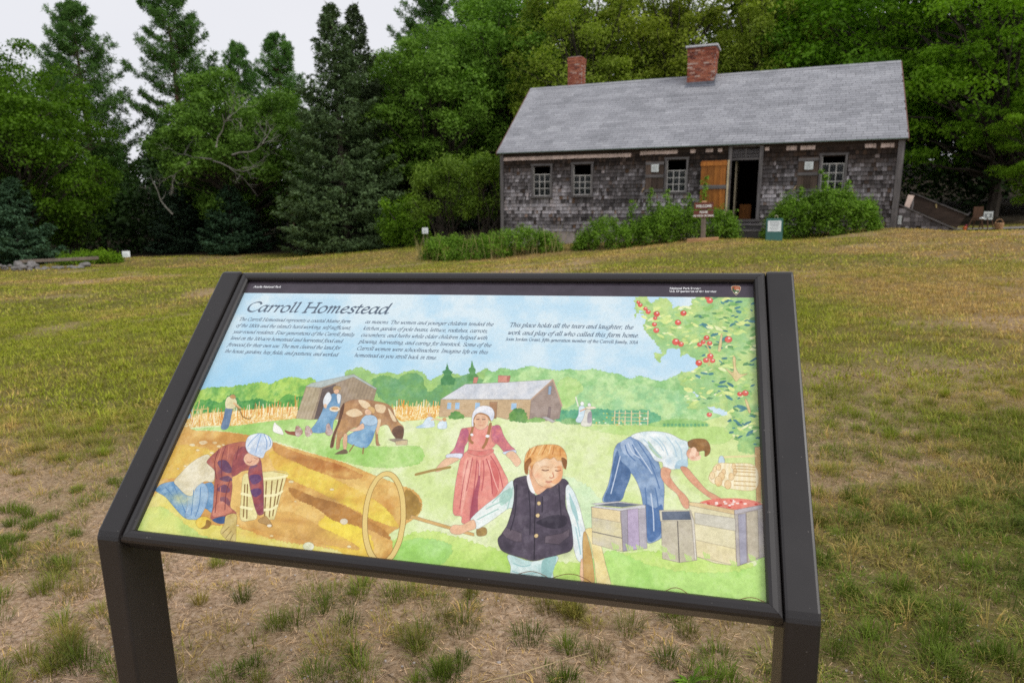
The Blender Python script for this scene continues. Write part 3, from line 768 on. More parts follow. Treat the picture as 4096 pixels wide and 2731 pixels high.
P 88b060 88b060 0 1 0 0 1704 548 1704 549 1703 550 1702 550 1701 550 1699 550 1698 549 1698 548 1698 547 1699 546 1700 545 1702 545 1703 546 1704 547
P a8c470 a8c470 0 1 0 0 1594 577 1594 578 1593 579 1592 579 1590 580 1589 579 1588 578 1588 577 1588 576 1589 575 1590 575 1591 575 1593 575 1594 576
P 6a9c5a 6a9c5a 0 1 0 0 1600 585 1599 586 1599 587 1597 587 1596 587 1595 587 1594 586 1593 585 1594 584 1594 583 1596 582 1597 582 1598 583 1599 583
P d8b85a d8b85a 0 1 0 0 1603 563 1603 564 1602 565 1601 565 1599 565 1598 565 1597 564 1597 563 1597 562 1598 561 1599 560 1600 560 1602 561 1602 562
P e4efd8 e4efd8 0 1 0 0 1601 583 1600 584 1600 585 1598 586 1597 586 1596 585 1595 585 1594 584 1594 582 1595 582 1596 581 1598 581 1599 581 1600 582
P 88b060 88b060 0 1 0 0 1682 578 1682 580 1681 580 1680 581 1679 581 1677 581 1676 580 1676 579 1676 578 1677 577 1678 576 1680 576 1681 577 1682 577
P a8c470 a8c470 0 1 0 0 1602 548 1602 549 1601 550 1600 550 1599 550 1597 550 1596 549 1596 548 1596 547 1597 546 1598 545 1600 545 1601 546 1602 547
P 6a9c5a 6a9c5a 0 1 0 0 1663 551 1663 552 1662 553 1661 553 1660 554 1658 553 1657 552 1657 551 1657 550 1658 549 1659 549 1661 548 1662 549 1663 550
P d8b85a d8b85a 0 1 0 0 1710 558 1710 559 1709 560 1708 560 1706 560 1705 560 1704 559 1704 558 1704 557 1705 556 1706 556 1707 555 1709 556 1709 557
P e4efd8 e4efd8 0 1 0 0 1580 582 1580 584 1579 585 1578 585 1576 585 1575 585 1574 584 1574 583 1574 582 1575 581 1576 580 1577 580 1579 581 1580 581
P 88b060 88b060 0 1 0 0 1659 586 1659 587 1658 588 1657 589 1656 589 1654 588 1654 588 1653 587 1653 586 1654 585 1655 584 1657 584 1658 584 1659 585
P a8c470 a8c470 0 1 0 0 1688 547 1688 548 1687 549 1686 549 1684 549 1683 549 1682 548 1682 547 1682 546 1683 545 1684 544 1686 544 1687 545 1688 545
P 6a9c5a 6a9c5a 0 1 0 0 1606 552 1605 553 1605 554 1603 554 1602 554 1601 554 1600 553 1599 552 1600 551 1600 550 1602 549 1603 549 1604 550 1605 551
P d8b85a d8b85a 0 1 0 0 1621 571 1621 572 1620 573 1619 574 1618 574 1616 573 1615 573 1615 571 1615 570 1616 569 1617 569 1619 569 1620 569 1621 570
P e4efd8 e4efd8 0 1 0 0 1646 580 1646 581 1645 582 1644 583 1642 583 1641 583 1640 582 1640 581 1640 580 1641 579 1642 578 1643 578 1645 579 1645 579
P 88b060 88b060 0 1 0 0 1620 547 1620 549 1619 550 1618 550 1616 550 1615 550 1614 549 1614 548 1614 547 1615 546 1616 545 1617 545 1619 546 1620 546
P a8c470 a8c470 0 1 0 0 1654 568 1654 569 1653 570 1651 571 1650 571 1649 570 1648 569 1647 568 1648 567 1648 566 1650 566 1651 566 1652 566 1653 567
P 6a9c5a 6a9c5a 0 1 0 0 1702 574 1701 575 1701 576 1699 577 1698 577 1697 577 1696 576 1695 575 1696 574 1696 573 1698 572 1699 572 1700 572 1701 573
P d8b85a d8b85a 0 1 0 0 1571 584 1570 585 1570 586 1568 587 1567 587 1566 587 1565 586 1564 585 1564 584 1565 583 1566 582 1568 582 1569 582 1570 583
P e4efd8 e4efd8 0 1 0 0 1714 551 1713 552 1712 553 1711 553 1710 554 1709 553 1708 552 1707 551 1707 550 1708 549 1710 549 1711 548 1712 549 1713 550
P 88b060 88b060 0 1 0 0 1640 576 1640 578 1639 578 1638 579 1637 579 1635 579 1635 578 1634 577 1634 576 1635 575 1636 574 1638 574 1639 575 1640 575
P a8c470 a8c470 0 1 0 0 1592 548 1591 549 1591 550 1589 551 1588 551 1587 550 1586 550 1585 548 1585 547 1586 546 1588 546 1589 546 1590 546 1591 547
P 6a9c5a 6a9c5a 0 1 0 0 1646 548 1646 549 1645 550 1644 551 1642 551 1641 551 1640 550 1640 549 1640 547 1641 547 1642 546 1643 546 1645 546 1646 547
P d8b85a d8b85a 0 1 0 0 1639 587 1639 588 1638 589 1637 589 1636 589 1634 589 1633 588 1633 587 1633 586 1634 585 1635 584 1637 584 1638 585 1639 585
P e4efd8 e4efd8 0 1 0 0 1560 572 1560 574 1559 575 1558 575 1557 575 1555 575 1554 574 1554 573 1554 572 1555 571 1556 570 1557 570 1559 571 1560 571
P 84b868 a4cc7c 0 1 5 1 1738 579 1781 562 1842 553 1902 557 1928 573 1843 583 1756 586
P 5a9c6c 78b078 0 1 0 0 1793 579 1793 581 1791 582 1789 584 1787 584 1785 583 1784 581 1783 579 1784 577 1785 575 1787 574 1789 574 1791 575 1792 576
P 5a9c6c 78b078 0 1 0 0 1805 578 1805 580 1803 582 1802 583 1799 583 1797 582 1796 580 1796 578 1796 576 1797 574 1799 573 1801 573 1803 574 1805 576
P 5a9c6c 78b078 0 1 0 0 1817 577 1817 579 1816 581 1814 582 1812 582 1810 581 1808 580 1808 578 1808 575 1809 574 1811 573 1813 572 1815 573 1817 575
P 5a9c6c 78b078 0 1 0 0 1829 576 1829 578 1828 580 1826 581 1824 581 1822 581 1820 579 1820 577 1820 575 1822 573 1823 572 1826 572 1828 573 1829 574
P 5a9c6c 78b078 0 1 0 0 1841 576 1841 578 1840 580 1838 581 1836 581 1834 580 1833 578 1832 576 1832 574 1834 572 1836 571 1838 571 1840 572 1841 574
P 5a9c6c 78b078 0 1 0 0 1854 575 1853 577 1852 579 1850 580 1848 580 1846 579 1845 578 1844 575 1844 573 1846 571 1848 570 1850 570 1852 571 1853 573
P 5a9c6c 78b078 0 1 0 0 1866 574 1865 576 1864 578 1862 579 1860 579 1858 578 1857 577 1856 575 1857 573 1858 571 1860 570 1862 570 1864 570 1865 572
P 5a9c6c 78b078 0 1 0 0 1878 573 1877 576 1876 577 1874 578 1872 579 1870 578 1869 576 1868 574 1869 572 1870 570 1872 569 1874 569 1876 570 1877 571
P 5a9c6c 78b078 0 1 0 0 1890 573 1889 575 1888 577 1886 578 1884 578 1882 577 1881 575 1880 573 1881 571 1882 569 1884 568 1886 568 1888 569 1889 571
P 5a9c6c 78b078 0 1 0 0 1901 572 1901 574 1900 576 1898 577 1896 577 1894 576 1893 575 1892 573 1893 570 1894 569 1896 568 1898 567 1900 568 1901 570
P 5a9c6c 78b078 0 1 0 0 1913 571 1913 573 1912 575 1910 576 1908 576 1906 576 1905 574 1904 572 1904 570 1906 568 1908 567 1910 567 1912 568 1913 569
P 5a9c6c 78b078 0 1 0 0 1925 571 1925 573 1924 575 1922 576 1920 576 1918 575 1916 573 1916 571 1916 569 1918 567 1920 566 1922 566 1924 567 1925 569
P b4d07c 8fbe78 0 1 10 1 1667 66 1707 63 1723 94 1752 69 1791 78 1802 112 1831 117 1869 93 1883 62 2087 60 2082 505 2083 644 2019 653 2011 606 1978 584 1996 535 1945 502 1902 515 1858 512 1893 464 1839 425 1829 382 1882 369 1891 336 1854 304 1836 316 1831 288 1789 289 1763 341 1743 307 1771 301 1730 239 1699 192 1712 156 1685 125 1668 162 1671 126 1665 113
P e4ecb0 e4ecb0 0 0 0 0 2079 569 2073 574 2060 577 2048 573 2050 567 2062 566 2075 564
P 8fbd6c 8fbd6c 0 0 0 0 1858 184 1855 189 1851 193 1846 194 1843 192 1847 186 1854 183
P e4ecb0 e4ecb0 0 0 0 0 2011 604 2009 607 2003 604 1998 601 2002 599 2005 599 2010 602
P e4ecb0 e4ecb0 0 0 0 0 2092 271 2088 279 2074 283 2060 283 2065 275 2072 268 2087 265
P a9cc74 a9cc74 0 0 0 0 2007 347 2004 351 1996 354 1990 352 1989 349 1996 346 2003 344
P 6fa45c 6fa45c 0 0 0 0 1974 428 1962 429 1952 428 1945 422 1947 417 1955 416 1966 419
P 8fbd6c 8fbd6c 0 0 0 0 1913 257 1910 264 1898 271 1891 267 1884 263 1895 255 1906 256
P e4ecb0 e4ecb0 0 0 0 0 2003 261 1997 268 1989 276 1982 276 1980 273 1985 266 1995 261
P 5a8a5a 5a8a5a 0 0 0 0 2070 395 2070 397 2065 399 2062 399 2060 398 2064 395 2069 393
P 4a7f84 4a7f84 0 0 0 0 1977 340 1972 339 1965 333 1960 328 1960 324 1967 329 1972 334
P e4ecb0 e4ecb0 0 0 0 0 1944 262 1943 266 1937 269 1932 269 1933 266 1935 262 1941 261
P 3f6f78 3f6f78 0 0 0 0 1924 478 1919 479 1913 478 1907 474 1910 472 1915 473 1919 475
P e4ecb0 e4ecb0 0 0 0 0 1868 110 1863 115 1851 112 1840 106 1844 101 1853 101 1862 104
P a9cc74 a9cc74 0 0 0 0 2020 212 2019 215 2011 214 2007 212 2006 209 2011 207 2017 209
P a9cc74 a9cc74 0 0 0 0 1883 106 1880 109 1873 104 1866 99 1868 96 1874 97 1882 103
P 8fbd6c 8fbd6c 0 0 0 0 2051 248 2048 251 2040 251 2035 247 2038 245 2041 242 2049 245
P 6fa45c 6fa45c 0 0 0 0 2013 374 2010 378 2002 377 1996 374 1999 371 2004 369 2011 370
P a9cc74 a9cc74 0 0 0 0 1761 141 1753 146 1747 149 1738 149 1737 143 1744 138 1753 139
P a9cc74 a9cc74 0 0 0 0 1769 118 1764 119 1756 116 1752 110 1750 105 1759 106 1765 112
P 4a7f84 4a7f84 0 0 0 0 1921 301 1921 305 1912 312 1904 313 1903 310 1909 304 1917 301
P 4a7f84 4a7f84 0 0 0 0 2092 81 2088 87 2080 91 2070 93 2069 88 2077 81 2086 80
P 8fbd6c 8fbd6c 0 0 0 0 1966 160 1962 165 1952 161 1947 157 1944 151 1953 151 1963 155
P a9cc74 a9cc74 0 0 0 0 1822 256 1818 262 1806 254 1801 245 1802 238 1812 243 1824 250
P 5a8a5a 5a8a5a 0 0 0 0 1963 134 1957 137 1947 136 1937 134 1937 129 1947 128 1960 130
P d9e690 d9e690 0 0 0 0 1952 240 1947 241 1940 236 1936 230 1936 226 1943 229 1950 234
P 4a7f84 4a7f84 0 0 0 0 1980 91 1977 91 1970 89 1968 83 1967 78 1974 82 1980 86
P a9cc74 a9cc74 0 0 0 0 1994 443 1990 446 1984 449 1980 446 1979 443 1984 441 1991 440
P e4ecb0 e4ecb0 0 0 0 0 1731 201 1726 203 1712 197 1707 189 1708 185 1717 188 1729 195
P a9cc74 a9cc74 0 0 0 0 2077 524 2074 526 2065 524 2059 520 2060 517 2067 516 2074 520
P d9e690 d9e690 0 0 0 0 2023 604 2019 605 2014 605 2010 602 2011 599 2016 598 2022 601
P 3f6f78 3f6f78 0 0 0 0 2063 585 2061 590 2053 599 2040 603 2042 595 2047 586 2062 578
P 5a8a5a 5a8a5a 0 0 0 0 1998 436 1994 442 1985 448 1971 450 1976 443 1983 437 1996 431
P 3f6f78 3f6f78 0 0 0 0 2032 188 2030 192 2026 197 2021 197 2019 194 2024 190 2029 188
P 6fa45c 6fa45c 0 0 0 0 2068 509 2063 513 2057 517 2051 518 2050 515 2056 511 2064 508
P e4ecb0 e4ecb0 0 0 0 0 1976 205 1965 205 1952 202 1949 193 1944 183 1958 188 1968 195
P 3f6f78 3f6f78 0 0 0 0 2075 413 2070 419 2065 423 2058 424 2057 420 2063 416 2068 414
P 5a8a5a 5a8a5a 0 0 0 0 2021 143 2020 147 2016 152 2011 151 2009 150 2013 145 2019 141
P 4a7f84 4a7f84 0 0 0 0 1973 452 1966 456 1956 458 1944 456 1944 451 1956 449 1966 449
P e4ecb0 e4ecb0 0 0 0 0 1940 363 1939 366 1933 367 1928 367 1927 365 1932 362 1938 360
P d9e690 d9e690 0 0 0 0 1859 140 1859 145 1849 145 1838 145 1841 140 1847 135 1856 137
P c8de86 c8de86 0 0 0 0 1990 461 1981 461 1969 455 1960 444 1967 440 1976 444 1986 451
P c8de86 c8de86 0 0 0 0 2050 361 2049 364 2042 368 2039 367 2035 365 2040 360 2047 360
P 6fa45c 6fa45c 0 0 0 0 2013 284 2001 282 1992 277 1987 271 1989 267 1996 264 2006 274
P e4ecb0 e4ecb0 0 0 0 0 1817 238 1806 236 1794 228 1786 220 1786 215 1797 218 1808 227
P c8de86 c8de86 0 0 0 0 2009 450 2007 453 2003 456 1999 457 1997 455 2001 451 2007 448
P 6fa45c 6fa45c 0 0 0 0 1938 176 1940 179 1932 182 1926 182 1927 180 1931 176 1938 174
P 3f6f78 3f6f78 0 0 0 0 2067 180 2061 184 2052 184 2046 181 2043 177 2052 175 2063 176
P 8fbd6c 8fbd6c 0 0 0 0 2078 293 2073 297 2063 292 2055 288 2056 283 2065 284 2071 287
P 8fbd6c 8fbd6c 0 0 0 0 1884 183 1875 190 1865 196 1850 198 1848 190 1862 183 1874 181
P c8de86 c8de86 0 0 0 0 2085 375 2084 378 2075 377 2070 375 2068 372 2075 371 2083 372
P d9e690 d9e690 0 0 0 0 2017 353 2012 356 2001 358 1997 355 1991 351 2002 349 2011 351
P 3f6f78 3f6f78 0 0 0 0 2008 537 2006 544 1995 554 1986 557 1984 553 1992 546 2000 540
P 8fbd6c 8fbd6c 0 0 0 0 1993 185 1990 188 1983 185 1975 180 1979 177 1985 177 1991 181
P c8de86 c8de86 0 0 0 0 1761 165 1755 171 1743 173 1730 173 1729 166 1742 162 1753 163
P a9cc74 a9cc74 0 0 0 0 1858 248 1852 250 1842 249 1836 241 1839 238 1845 235 1853 242
P c8de86 c8de86 0 0 0 0 2012 204 2007 204 1997 202 1991 195 1994 191 2002 191 2008 198
P 4a7f84 4a7f84 0 0 0 0 1915 184 1911 188 1904 189 1897 187 1893 182 1902 177 1912 180
P 8fbd6c 8fbd6c 0 0 0 0 1909 457 1906 459 1895 455 1886 446 1892 444 1900 446 1909 452
P a9cc74 a9cc74 0 0 0 0 1828 105 1826 111 1812 121 1801 121 1802 115 1809 108 1823 100
P 6fa45c 6fa45c 0 0 0 0 2033 546 2030 553 2021 560 2011 564 2014 557 2018 551 2027 546
P a9cc74 a9cc74 0 0 0 0 1951 366 1947 369 1938 371 1932 369 1932 366 1938 363 1946 364
P a9cc74 a9cc74 0 0 0 0 2041 209 2033 211 2022 207 2017 201 2018 198 2025 196 2033 202
P 5a8a5a 5a8a5a 0 0 0 0 1984 335 1981 340 1972 345 1962 346 1965 340 1970 334 1982 332
P 8fbd6c 8fbd6c 0 0 0 0 1981 435 1973 437 1966 439 1960 436 1958 433 1967 432 1973 433
P 6fa45c 6fa45c 0 0 0 0 2062 270 2057 274 2047 277 2039 273 2042 268 2048 264 2060 264
P 8fbd6c 8fbd6c 0 0 0 0 1882 251 1882 253 1876 254 1871 254 1872 251 1875 249 1880 249
P 8fbd6c 8fbd6c 0 0 0 0 2012 584 2009 589 1999 593 1990 592 1993 588 1999 585 2007 582
P 4a7f84 4a7f84 0 0 0 0 2046 505 2040 510 2031 516 2021 517 2022 513 2030 508 2039 505
P a9cc74 a9cc74 0 0 0 0 2055 436 2052 441 2038 436 2030 429 2033 424 2043 426 2056 430
P d9e690 d9e690 0 0 0 0 2001 70 1997 71 1989 67 1986 60 1988 58 1993 58 2001 66
P c8de86 c8de86 0 0 0 0 2041 209 2036 216 2024 222 2013 222 2008 215 2022 208 2038 202
P d9e690 d9e690 0 0 0 0 1867 269 1861 270 1855 264 1851 259 1849 251 1858 257 1865 262
P e4ecb0 e4ecb0 0 0 0 0 1843 104 1843 109 1829 117 1819 119 1820 113 1825 106 1840 100
P e4ecb0 e4ecb0 0 0 0 0 2075 578 2072 582 2069 586 2065 587 2060 586 2066 580 2071 578
P d9e690 d9e690 0 0 0 0 1907 456 1906 457 1900 459 1896 458 1894 455 1899 453 1905 454
P 5a8a5a 5a8a5a 0 0 0 0 2094 170 2087 172 2076 167 2067 158 2073 155 2081 156 2090 162
P 4a7f84 4a7f84 0 0 0 0 2009 576 2009 578 2002 579 1999 578 1999 576 2002 574 2007 574
P 8fbd6c 8fbd6c 0 0 0 0 2002 335 1992 339 1979 339 1973 330 1972 323 1984 322 1997 327
P 4a7f84 4a7f84 0 0 0 0 2048 508 2036 509 2024 508 2014 499 2016 492 2030 493 2042 498
P 6fa45c 6fa45c 0 0 0 0 1983 396 1980 400 1969 401 1962 400 1962 397 1969 395 1980 392
P 8fbd6c 8fbd6c 0 0 0 0 1880 256 1877 257 1871 254 1866 250 1866 247 1872 249 1879 253
P c8de86 c8de86 0 0 0 0 1993 163 1990 165 1981 164 1976 158 1976 154 1984 154 1992 159
P c8de86 c8de86 0 0 0 0 1898 485 1892 491 1881 500 1870 501 1871 495 1878 487 1892 483
P 6fa45c 6fa45c 0 0 0 0 1919 349 1915 351 1907 349 1901 344 1901 339 1909 339 1916 344
P a9cc74 a9cc74 0 0 0 0 1977 374 1972 372 1967 370 1963 366 1966 365 1969 366 1975 369
P a9cc74 a9cc74 0 0 0 0 1912 439 1910 441 1903 442 1900 439 1897 435 1904 435 1909 436
P d9e690 d9e690 0 0 0 0 2003 455 1999 460 1987 456 1974 450 1979 444 1989 444 2000 448
P 6fa45c 6fa45c 0 0 0 0 1936 460 1935 464 1927 460 1919 456 1920 452 1928 454 1934 457
P d9e690 d9e690 0 0 0 0 1739 193 1735 198 1725 202 1713 207 1712 202 1721 195 1731 194
P e4ecb0 e4ecb0 0 0 0 0 1930 209 1931 213 1924 218 1919 219 1919 216 1921 211 1928 207
P e4ecb0 e4ecb0 0 0 0 0 1894 481 1890 484 1882 486 1874 486 1874 482 1882 481 1889 480
P 4a7f84 4a7f84 0 0 0 0 2075 628 2073 630 2066 631 2061 629 2060 627 2066 625 2075 626
P c8de86 c8de86 0 0 0 0 2033 404 2029 410 2025 415 2018 419 2018 415 2020 409 2027 405
P d9e690 d9e690 0 0 0 0 1893 192 1884 192 1876 187 1866 179 1866 170 1880 177 1890 184
P e4ecb0 e4ecb0 0 0 0 0 1868 473 1867 476 1863 481 1857 481 1856 478 1860 473 1865 473
P a9cc74 a9cc74 0 0 0 0 1788 169 1785 173 1779 177 1774 178 1770 177 1776 171 1782 170
P e4ecb0 e4ecb0 0 0 0 0 1924 372 1922 376 1914 377 1907 377 1904 374 1913 371 1920 370
P c8de86 c8de86 0 0 0 0 1787 172 1781 177 1774 180 1768 176 1767 172 1774 168 1782 168
P e4ecb0 e4ecb0 0 0 0 0 1971 459 1966 464 1951 464 1942 461 1944 457 1950 453 1963 455
P 8fbd6c 8fbd6c 0 0 0 0 1872 268 1866 273 1854 266 1851 257 1848 247 1860 255 1870 261
P c8de86 c8de86 0 0 0 0 1983 105 1979 108 1972 111 1967 110 1965 108 1972 105 1978 104
P 5a8a5a 5a8a5a 0 0 0 0 2055 334 2051 339 2044 343 2037 344 2037 341 2040 334 2052 329
P 8fbd6c 8fbd6c 0 0 0 0 2046 570 2046 573 2041 578 2034 581 2034 577 2037 572 2044 568
P d9e690 d9e690 0 0 0 0 2007 509 2007 516 1997 528 1986 529 1984 523 1992 514 2002 507
P 3f6f78 3f6f78 0 0 0 0 2004 590 2002 594 1995 596 1989 596 1989 593 1993 589 2002 587
P 8fbd6c 8fbd6c 0 0 0 0 2063 444 2058 444 2052 441 2048 439 2050 437 2054 437 2060 440
P a9cc74 a9cc74 0 0 0 0 2019 404 2008 401 1999 399 1989 394 1994 392 2000 391 2014 397
P 5a8a5a 5a8a5a 0 0 0 0 1996 153 1993 155 1982 154 1973 150 1975 146 1983 145 1994 148
P 6fa45c 6fa45c 0 0 0 0 1942 223 1939 232 1930 238 1922 243 1922 237 1926 230 1935 222
P 3f6f78 3f6f78 0 0 0 0 1901 479 1900 480 1896 481 1891 481 1892 478 1896 477 1901 477
P 4a7f84 4a7f84 0 0 0 0 1934 200 1923 199 1910 195 1900 182 1904 173 1918 177 1931 189
P c8de86 c8de86 0 0 0 0 1779 177 1771 176 1762 173 1757 166 1758 162 1766 164 1777 170
P d9e690 d9e690 0 0 0 0 2087 518 2087 523 2073 528 2064 526 2064 522 2072 516 2084 514
P 3f6f78 3f6f78 0 0 0 0 1935 274 1934 280 1922 280 1918 275 1913 270 1923 268 1931 271
P a9cc74 a9cc74 0 0 0 0 1927 214 1920 220 1910 224 1900 224 1897 220 1909 215 1917 214
P a9cc74 a9cc74 0 0 0 0 2083 376 2080 382 2067 384 2058 382 2062 378 2067 374 2078 373
P 6fa45c 6fa45c 0 0 0 0 2071 263 2063 261 2055 261 2051 255 2052 252 2058 253 2066 257
P c8de86 c8de86 0 0 0 0 1862 211 1858 216 1848 217 1835 218 1837 213 1847 210 1857 208
P a9cc74 a9cc74 0 0 0 0 1711 135 1711 138 1702 139 1696 138 1694 135 1702 133 1709 132
P d9e690 d9e690 0 0 0 0 1943 190 1934 190 1926 189 1923 183 1919 175 1930 180 1936 183
P 3f6f78 3f6f78 0 0 0 0 2008 425 2003 429 1991 421 1985 414 1987 410 1995 412 2004 418
P 5a8a5a 5a8a5a 0 0 0 0 2065 337 2059 342 2050 343 2036 343 2039 337 2049 334 2061 333
P 8fbd6c 8fbd6c 0 0 0 0 1866 173 1858 171 1852 168 1847 162 1848 157 1856 160 1862 166
P e4ecb0 e4ecb0 0 0 0 0 2100 247 2095 256 2084 267 2073 270 2070 265 2081 255 2093 245
P e4ecb0 e4ecb0 0 0 0 0 2087 224 2085 231 2073 236 2064 238 2061 234 2069 225 2080 223
P 5a8a5a 5a8a5a 0 0 0 0 2012 88 2009 94 1998 100 1988 103 1980 101 1995 92 2009 85
P a9cc74 a9cc74 0 0 0 0 2058 132 2053 134 2042 130 2032 124 2034 120 2044 120 2058 127
P 3f6f78 3f6f78 0 0 0 0 2075 121 2072 122 2068 119 2064 114 2067 112 2071 113 2075 117
P a9cc74 a9cc74 0 0 0 0 2049 451 2046 453 2038 448 2033 444 2033 441 2039 443 2046 447
P e4ecb0 e4ecb0 0 0 0 0 1834 198 1827 199 1818 198 1812 190 1813 186 1821 184 1834 192
P a9cc74 a9cc74 0 0 0 0 2025 268 2017 272 2010 274 2002 274 1999 269 2009 266 2018 265
P a9cc74 a9cc74 0 0 0 0 2030 162 2023 167 2007 165 1999 154 2003 147 2013 147 2027 152
P c8de86 c8de86 0 0 0 0 1987 250 1981 251 1974 252 1968 249 1970 248 1975 247 1983 247
P d9e690 d9e690 0 0 0 0 1997 60 1993 69 1984 75 1973 79 1970 73 1979 63 1989 58
P 5a8a5a 5a8a5a 0 0 0 0 2038 169 2032 176 2019 179 2007 182 2010 176 2018 172 2029 168
P 8fbd6c 8fbd6c 0 0 0 0 1917 394 1913 397 1905 400 1898 398 1897 395 1904 391 1912 392
P 6fa45c 6fa45c 0 0 0 0 2091 630 2086 633 2076 632 2073 629 2069 625 2078 623 2088 625
P 3f6f78 3f6f78 0 0 0 0 2087 605 2083 610 2075 609 2068 609 2069 605 2075 602 2082 602
P 6fa45c 6fa45c 0 0 0 0 2018 617 2015 619 2009 617 2002 614 2004 611 2010 610 2016 614
P d9e690 d9e690 0 0 0 0 2050 166 2047 177 2032 183 2023 180 2016 176 2028 166 2043 161
P c8de86 c8de86 0 0 0 0 1825 195 1815 199 1803 202 1796 194 1799 189 1806 186 1818 189
P 5a8a5a 5a8a5a 0 0 0 0 1943 471 1938 476 1929 478 1921 477 1921 472 1928 468 1936 469
P 8fbd6c 8fbd6c 0 0 0 0 2007 396 2001 403 1996 409 1989 410 1987 408 1992 400 1999 398
P a9cc74 a9cc74 0 0 0 0 1750 211 1746 212 1740 211 1735 209 1736 206 1741 206 1746 208
P a9cc74 a9cc74 0 0 0 0 1870 212 1866 213 1859 211 1855 205 1855 201 1862 202 1869 207
P a9cc74 a9cc74 0 0 0 0 1812 234 1811 236 1804 235 1798 232 1799 229 1805 230 1812 232
P e4ecb0 e4ecb0 0 0 0 0 1944 197 1935 199 1926 198 1920 194 1917 187 1927 186 1940 190
P 8fbd6c 8fbd6c 0 0 0 0 1937 116 1928 120 1915 124 1906 116 1906 108 1918 105 1934 106
P 8fbd6c 8fbd6c 0 0 0 0 1996 102 1995 109 1984 114 1976 113 1975 108 1981 100 1993 96
P d9e690 d9e690 0 0 0 0 2035 587 2029 587 2020 584 2015 577 2014 572 2024 573 2032 582
P 6fa45c 6fa45c 0 0 0 0 2093 182 2088 191 2076 201 2067 201 2065 198 2071 188 2082 185
P 5a8a5a 5a8a5a 0 0 0 0 2019 613 2014 612 2009 610 2006 606 2006 604 2011 604 2016 609
P c8de86 c8de86 0 0 0 0 1917 434 1915 437 1909 439 1902 438 1902 434 1909 433 1915 432
P 5a8a5a 5a8a5a 0 0 0 0 1912 150 1910 153 1902 155 1894 153 1895 150 1902 147 1911 146
P e4ecb0 e4ecb0 0 0 0 0 1903 398 1899 401 1892 399 1885 396 1889 394 1893 393 1898 395
P c8de86 c8de86 0 0 0 0 1904 353 1898 359 1890 366 1880 370 1877 367 1887 359 1897 354
P 3f6f78 3f6f78 0 0 0 0 2058 547 2057 553 2047 560 2037 567 2033 563 2043 553 2052 549
P 4a7f84 4a7f84 0 0 0 0 1973 277 1971 280 1964 280 1958 280 1956 276 1963 273 1973 273
P e4ecb0 e4ecb0 0 0 0 0 1738 155 1742 162 1726 169 1715 172 1715 166 1722 158 1732 154
P a9cc74 a9cc74 0 0 0 0 1945 221 1939 231 1925 237 1912 239 1908 233 1919 222 1934 220
P 5a8a5a 5a8a5a 0 0 0 0 1999 172 1996 175 1986 173 1982 170 1980 166 1988 167 1995 169
P 5a8a5a 5a8a5a 0 0 0 0 1909 356 1906 357 1900 354 1897 349 1899 347 1903 347 1908 352
P 5a8a5a 5a8a5a 0 0 0 0 2034 322 2029 324 2024 323 2019 322 2021 320 2025 319 2030 320
P 8fbd6c 8fbd6c 0 0 0 0 1838 175 1833 185 1820 191 1810 193 1803 190 1813 179 1825 177
P 8fbd6c 8fbd6c 0 0 0 0 2013 526 2007 527 1999 527 1990 525 1991 522 2000 521 2008 523
P 8fbd6c 8fbd6c 0 0 0 0 2011 169 2005 169 1997 165 1987 157 1989 150 2001 155 2010 163
P c8de86 c8de86 0 0 0 0 2039 455 2037 456 2033 453 2028 450 2031 449 2034 449 2037 453
P e4ecb0 e4ecb0 0 0 0 0 1939 331 1935 332 1930 329 1924 325 1925 322 1931 324 1937 328
P d9e690 d9e690 0 0 0 0 1878 396 1875 402 1859 407 1848 407 1847 402 1858 398 1870 394
P c8de86 c8de86 0 0 0 0 1922 63 1917 69 1907 75 1899 74 1894 70 1903 61 1914 60
P 6fa45c 6fa45c 0 0 0 0 2089 566 2080 572 2068 575 2060 576 2056 572 2064 566 2077 565
P d9e690 d9e690 0 0 0 0 1799 216 1801 220 1794 223 1789 224 1787 220 1792 216 1798 213
P 8fbd6c 8fbd6c 0 0 0 0 1943 381 1944 384 1935 389 1931 388 1925 387 1932 381 1942 377
P 5a8a5a 5a8a5a 0 0 0 0 1976 156 1971 158 1963 159 1958 157 1960 155 1964 153 1973 152
P 3f6f78 3f6f78 0 0 0 0 1972 259 1964 259 1957 255 1949 249 1953 248 1959 249 1964 253
P 8fbd6c 8fbd6c 0 0 0 0 1833 166 1826 170 1812 171 1803 167 1807 163 1813 159 1826 160
P 3f6f78 3f6f78 0 0 0 0 1998 71 2000 75 1990 85 1983 85 1976 84 1985 74 1994 70
P 8fbd6c 8fbd6c 0 0 0 0 2056 420 2053 426 2041 433 2030 436 2031 431 2038 425 2049 419
P 5a8a5a 5a8a5a 0 0 0 0 2089 155 2087 160 2079 164 2073 166 2074 162 2078 159 2084 156
P 4a7f84 4a7f84 0 0 0 0 2017 169 2013 176 2005 185 1996 188 1997 183 2001 175 2010 171
P a9cc74 a9cc74 0 0 0 0 1959 138 1957 142 1950 145 1940 147 1943 141 1949 138 1957 134
P e4ecb0 e4ecb0 0 0 0 0 2049 564 2046 568 2038 575 2026 580 2027 574 2036 567 2048 559
P 3f6f78 3f6f78 0 0 0 0 2073 338 2074 340 2065 342 2058 343 2057 340 2065 337 2072 335
P c8de86 c8de86 0 0 0 0 2067 160 2067 167 2052 172 2038 167 2044 159 2052 150 2067 152
P c8de86 c8de86 0 0 0 0 2055 213 2043 211 2031 209 2019 199 2028 198 2036 196 2046 204
P d9e690 d9e690 0 0 0 0 2087 238 2082 237 2074 231 2069 226 2071 224 2077 224 2085 232
P e4ecb0 e4ecb0 0 0 0 0 1789 223 1786 226 1777 226 1772 223 1767 219 1777 218 1789 219
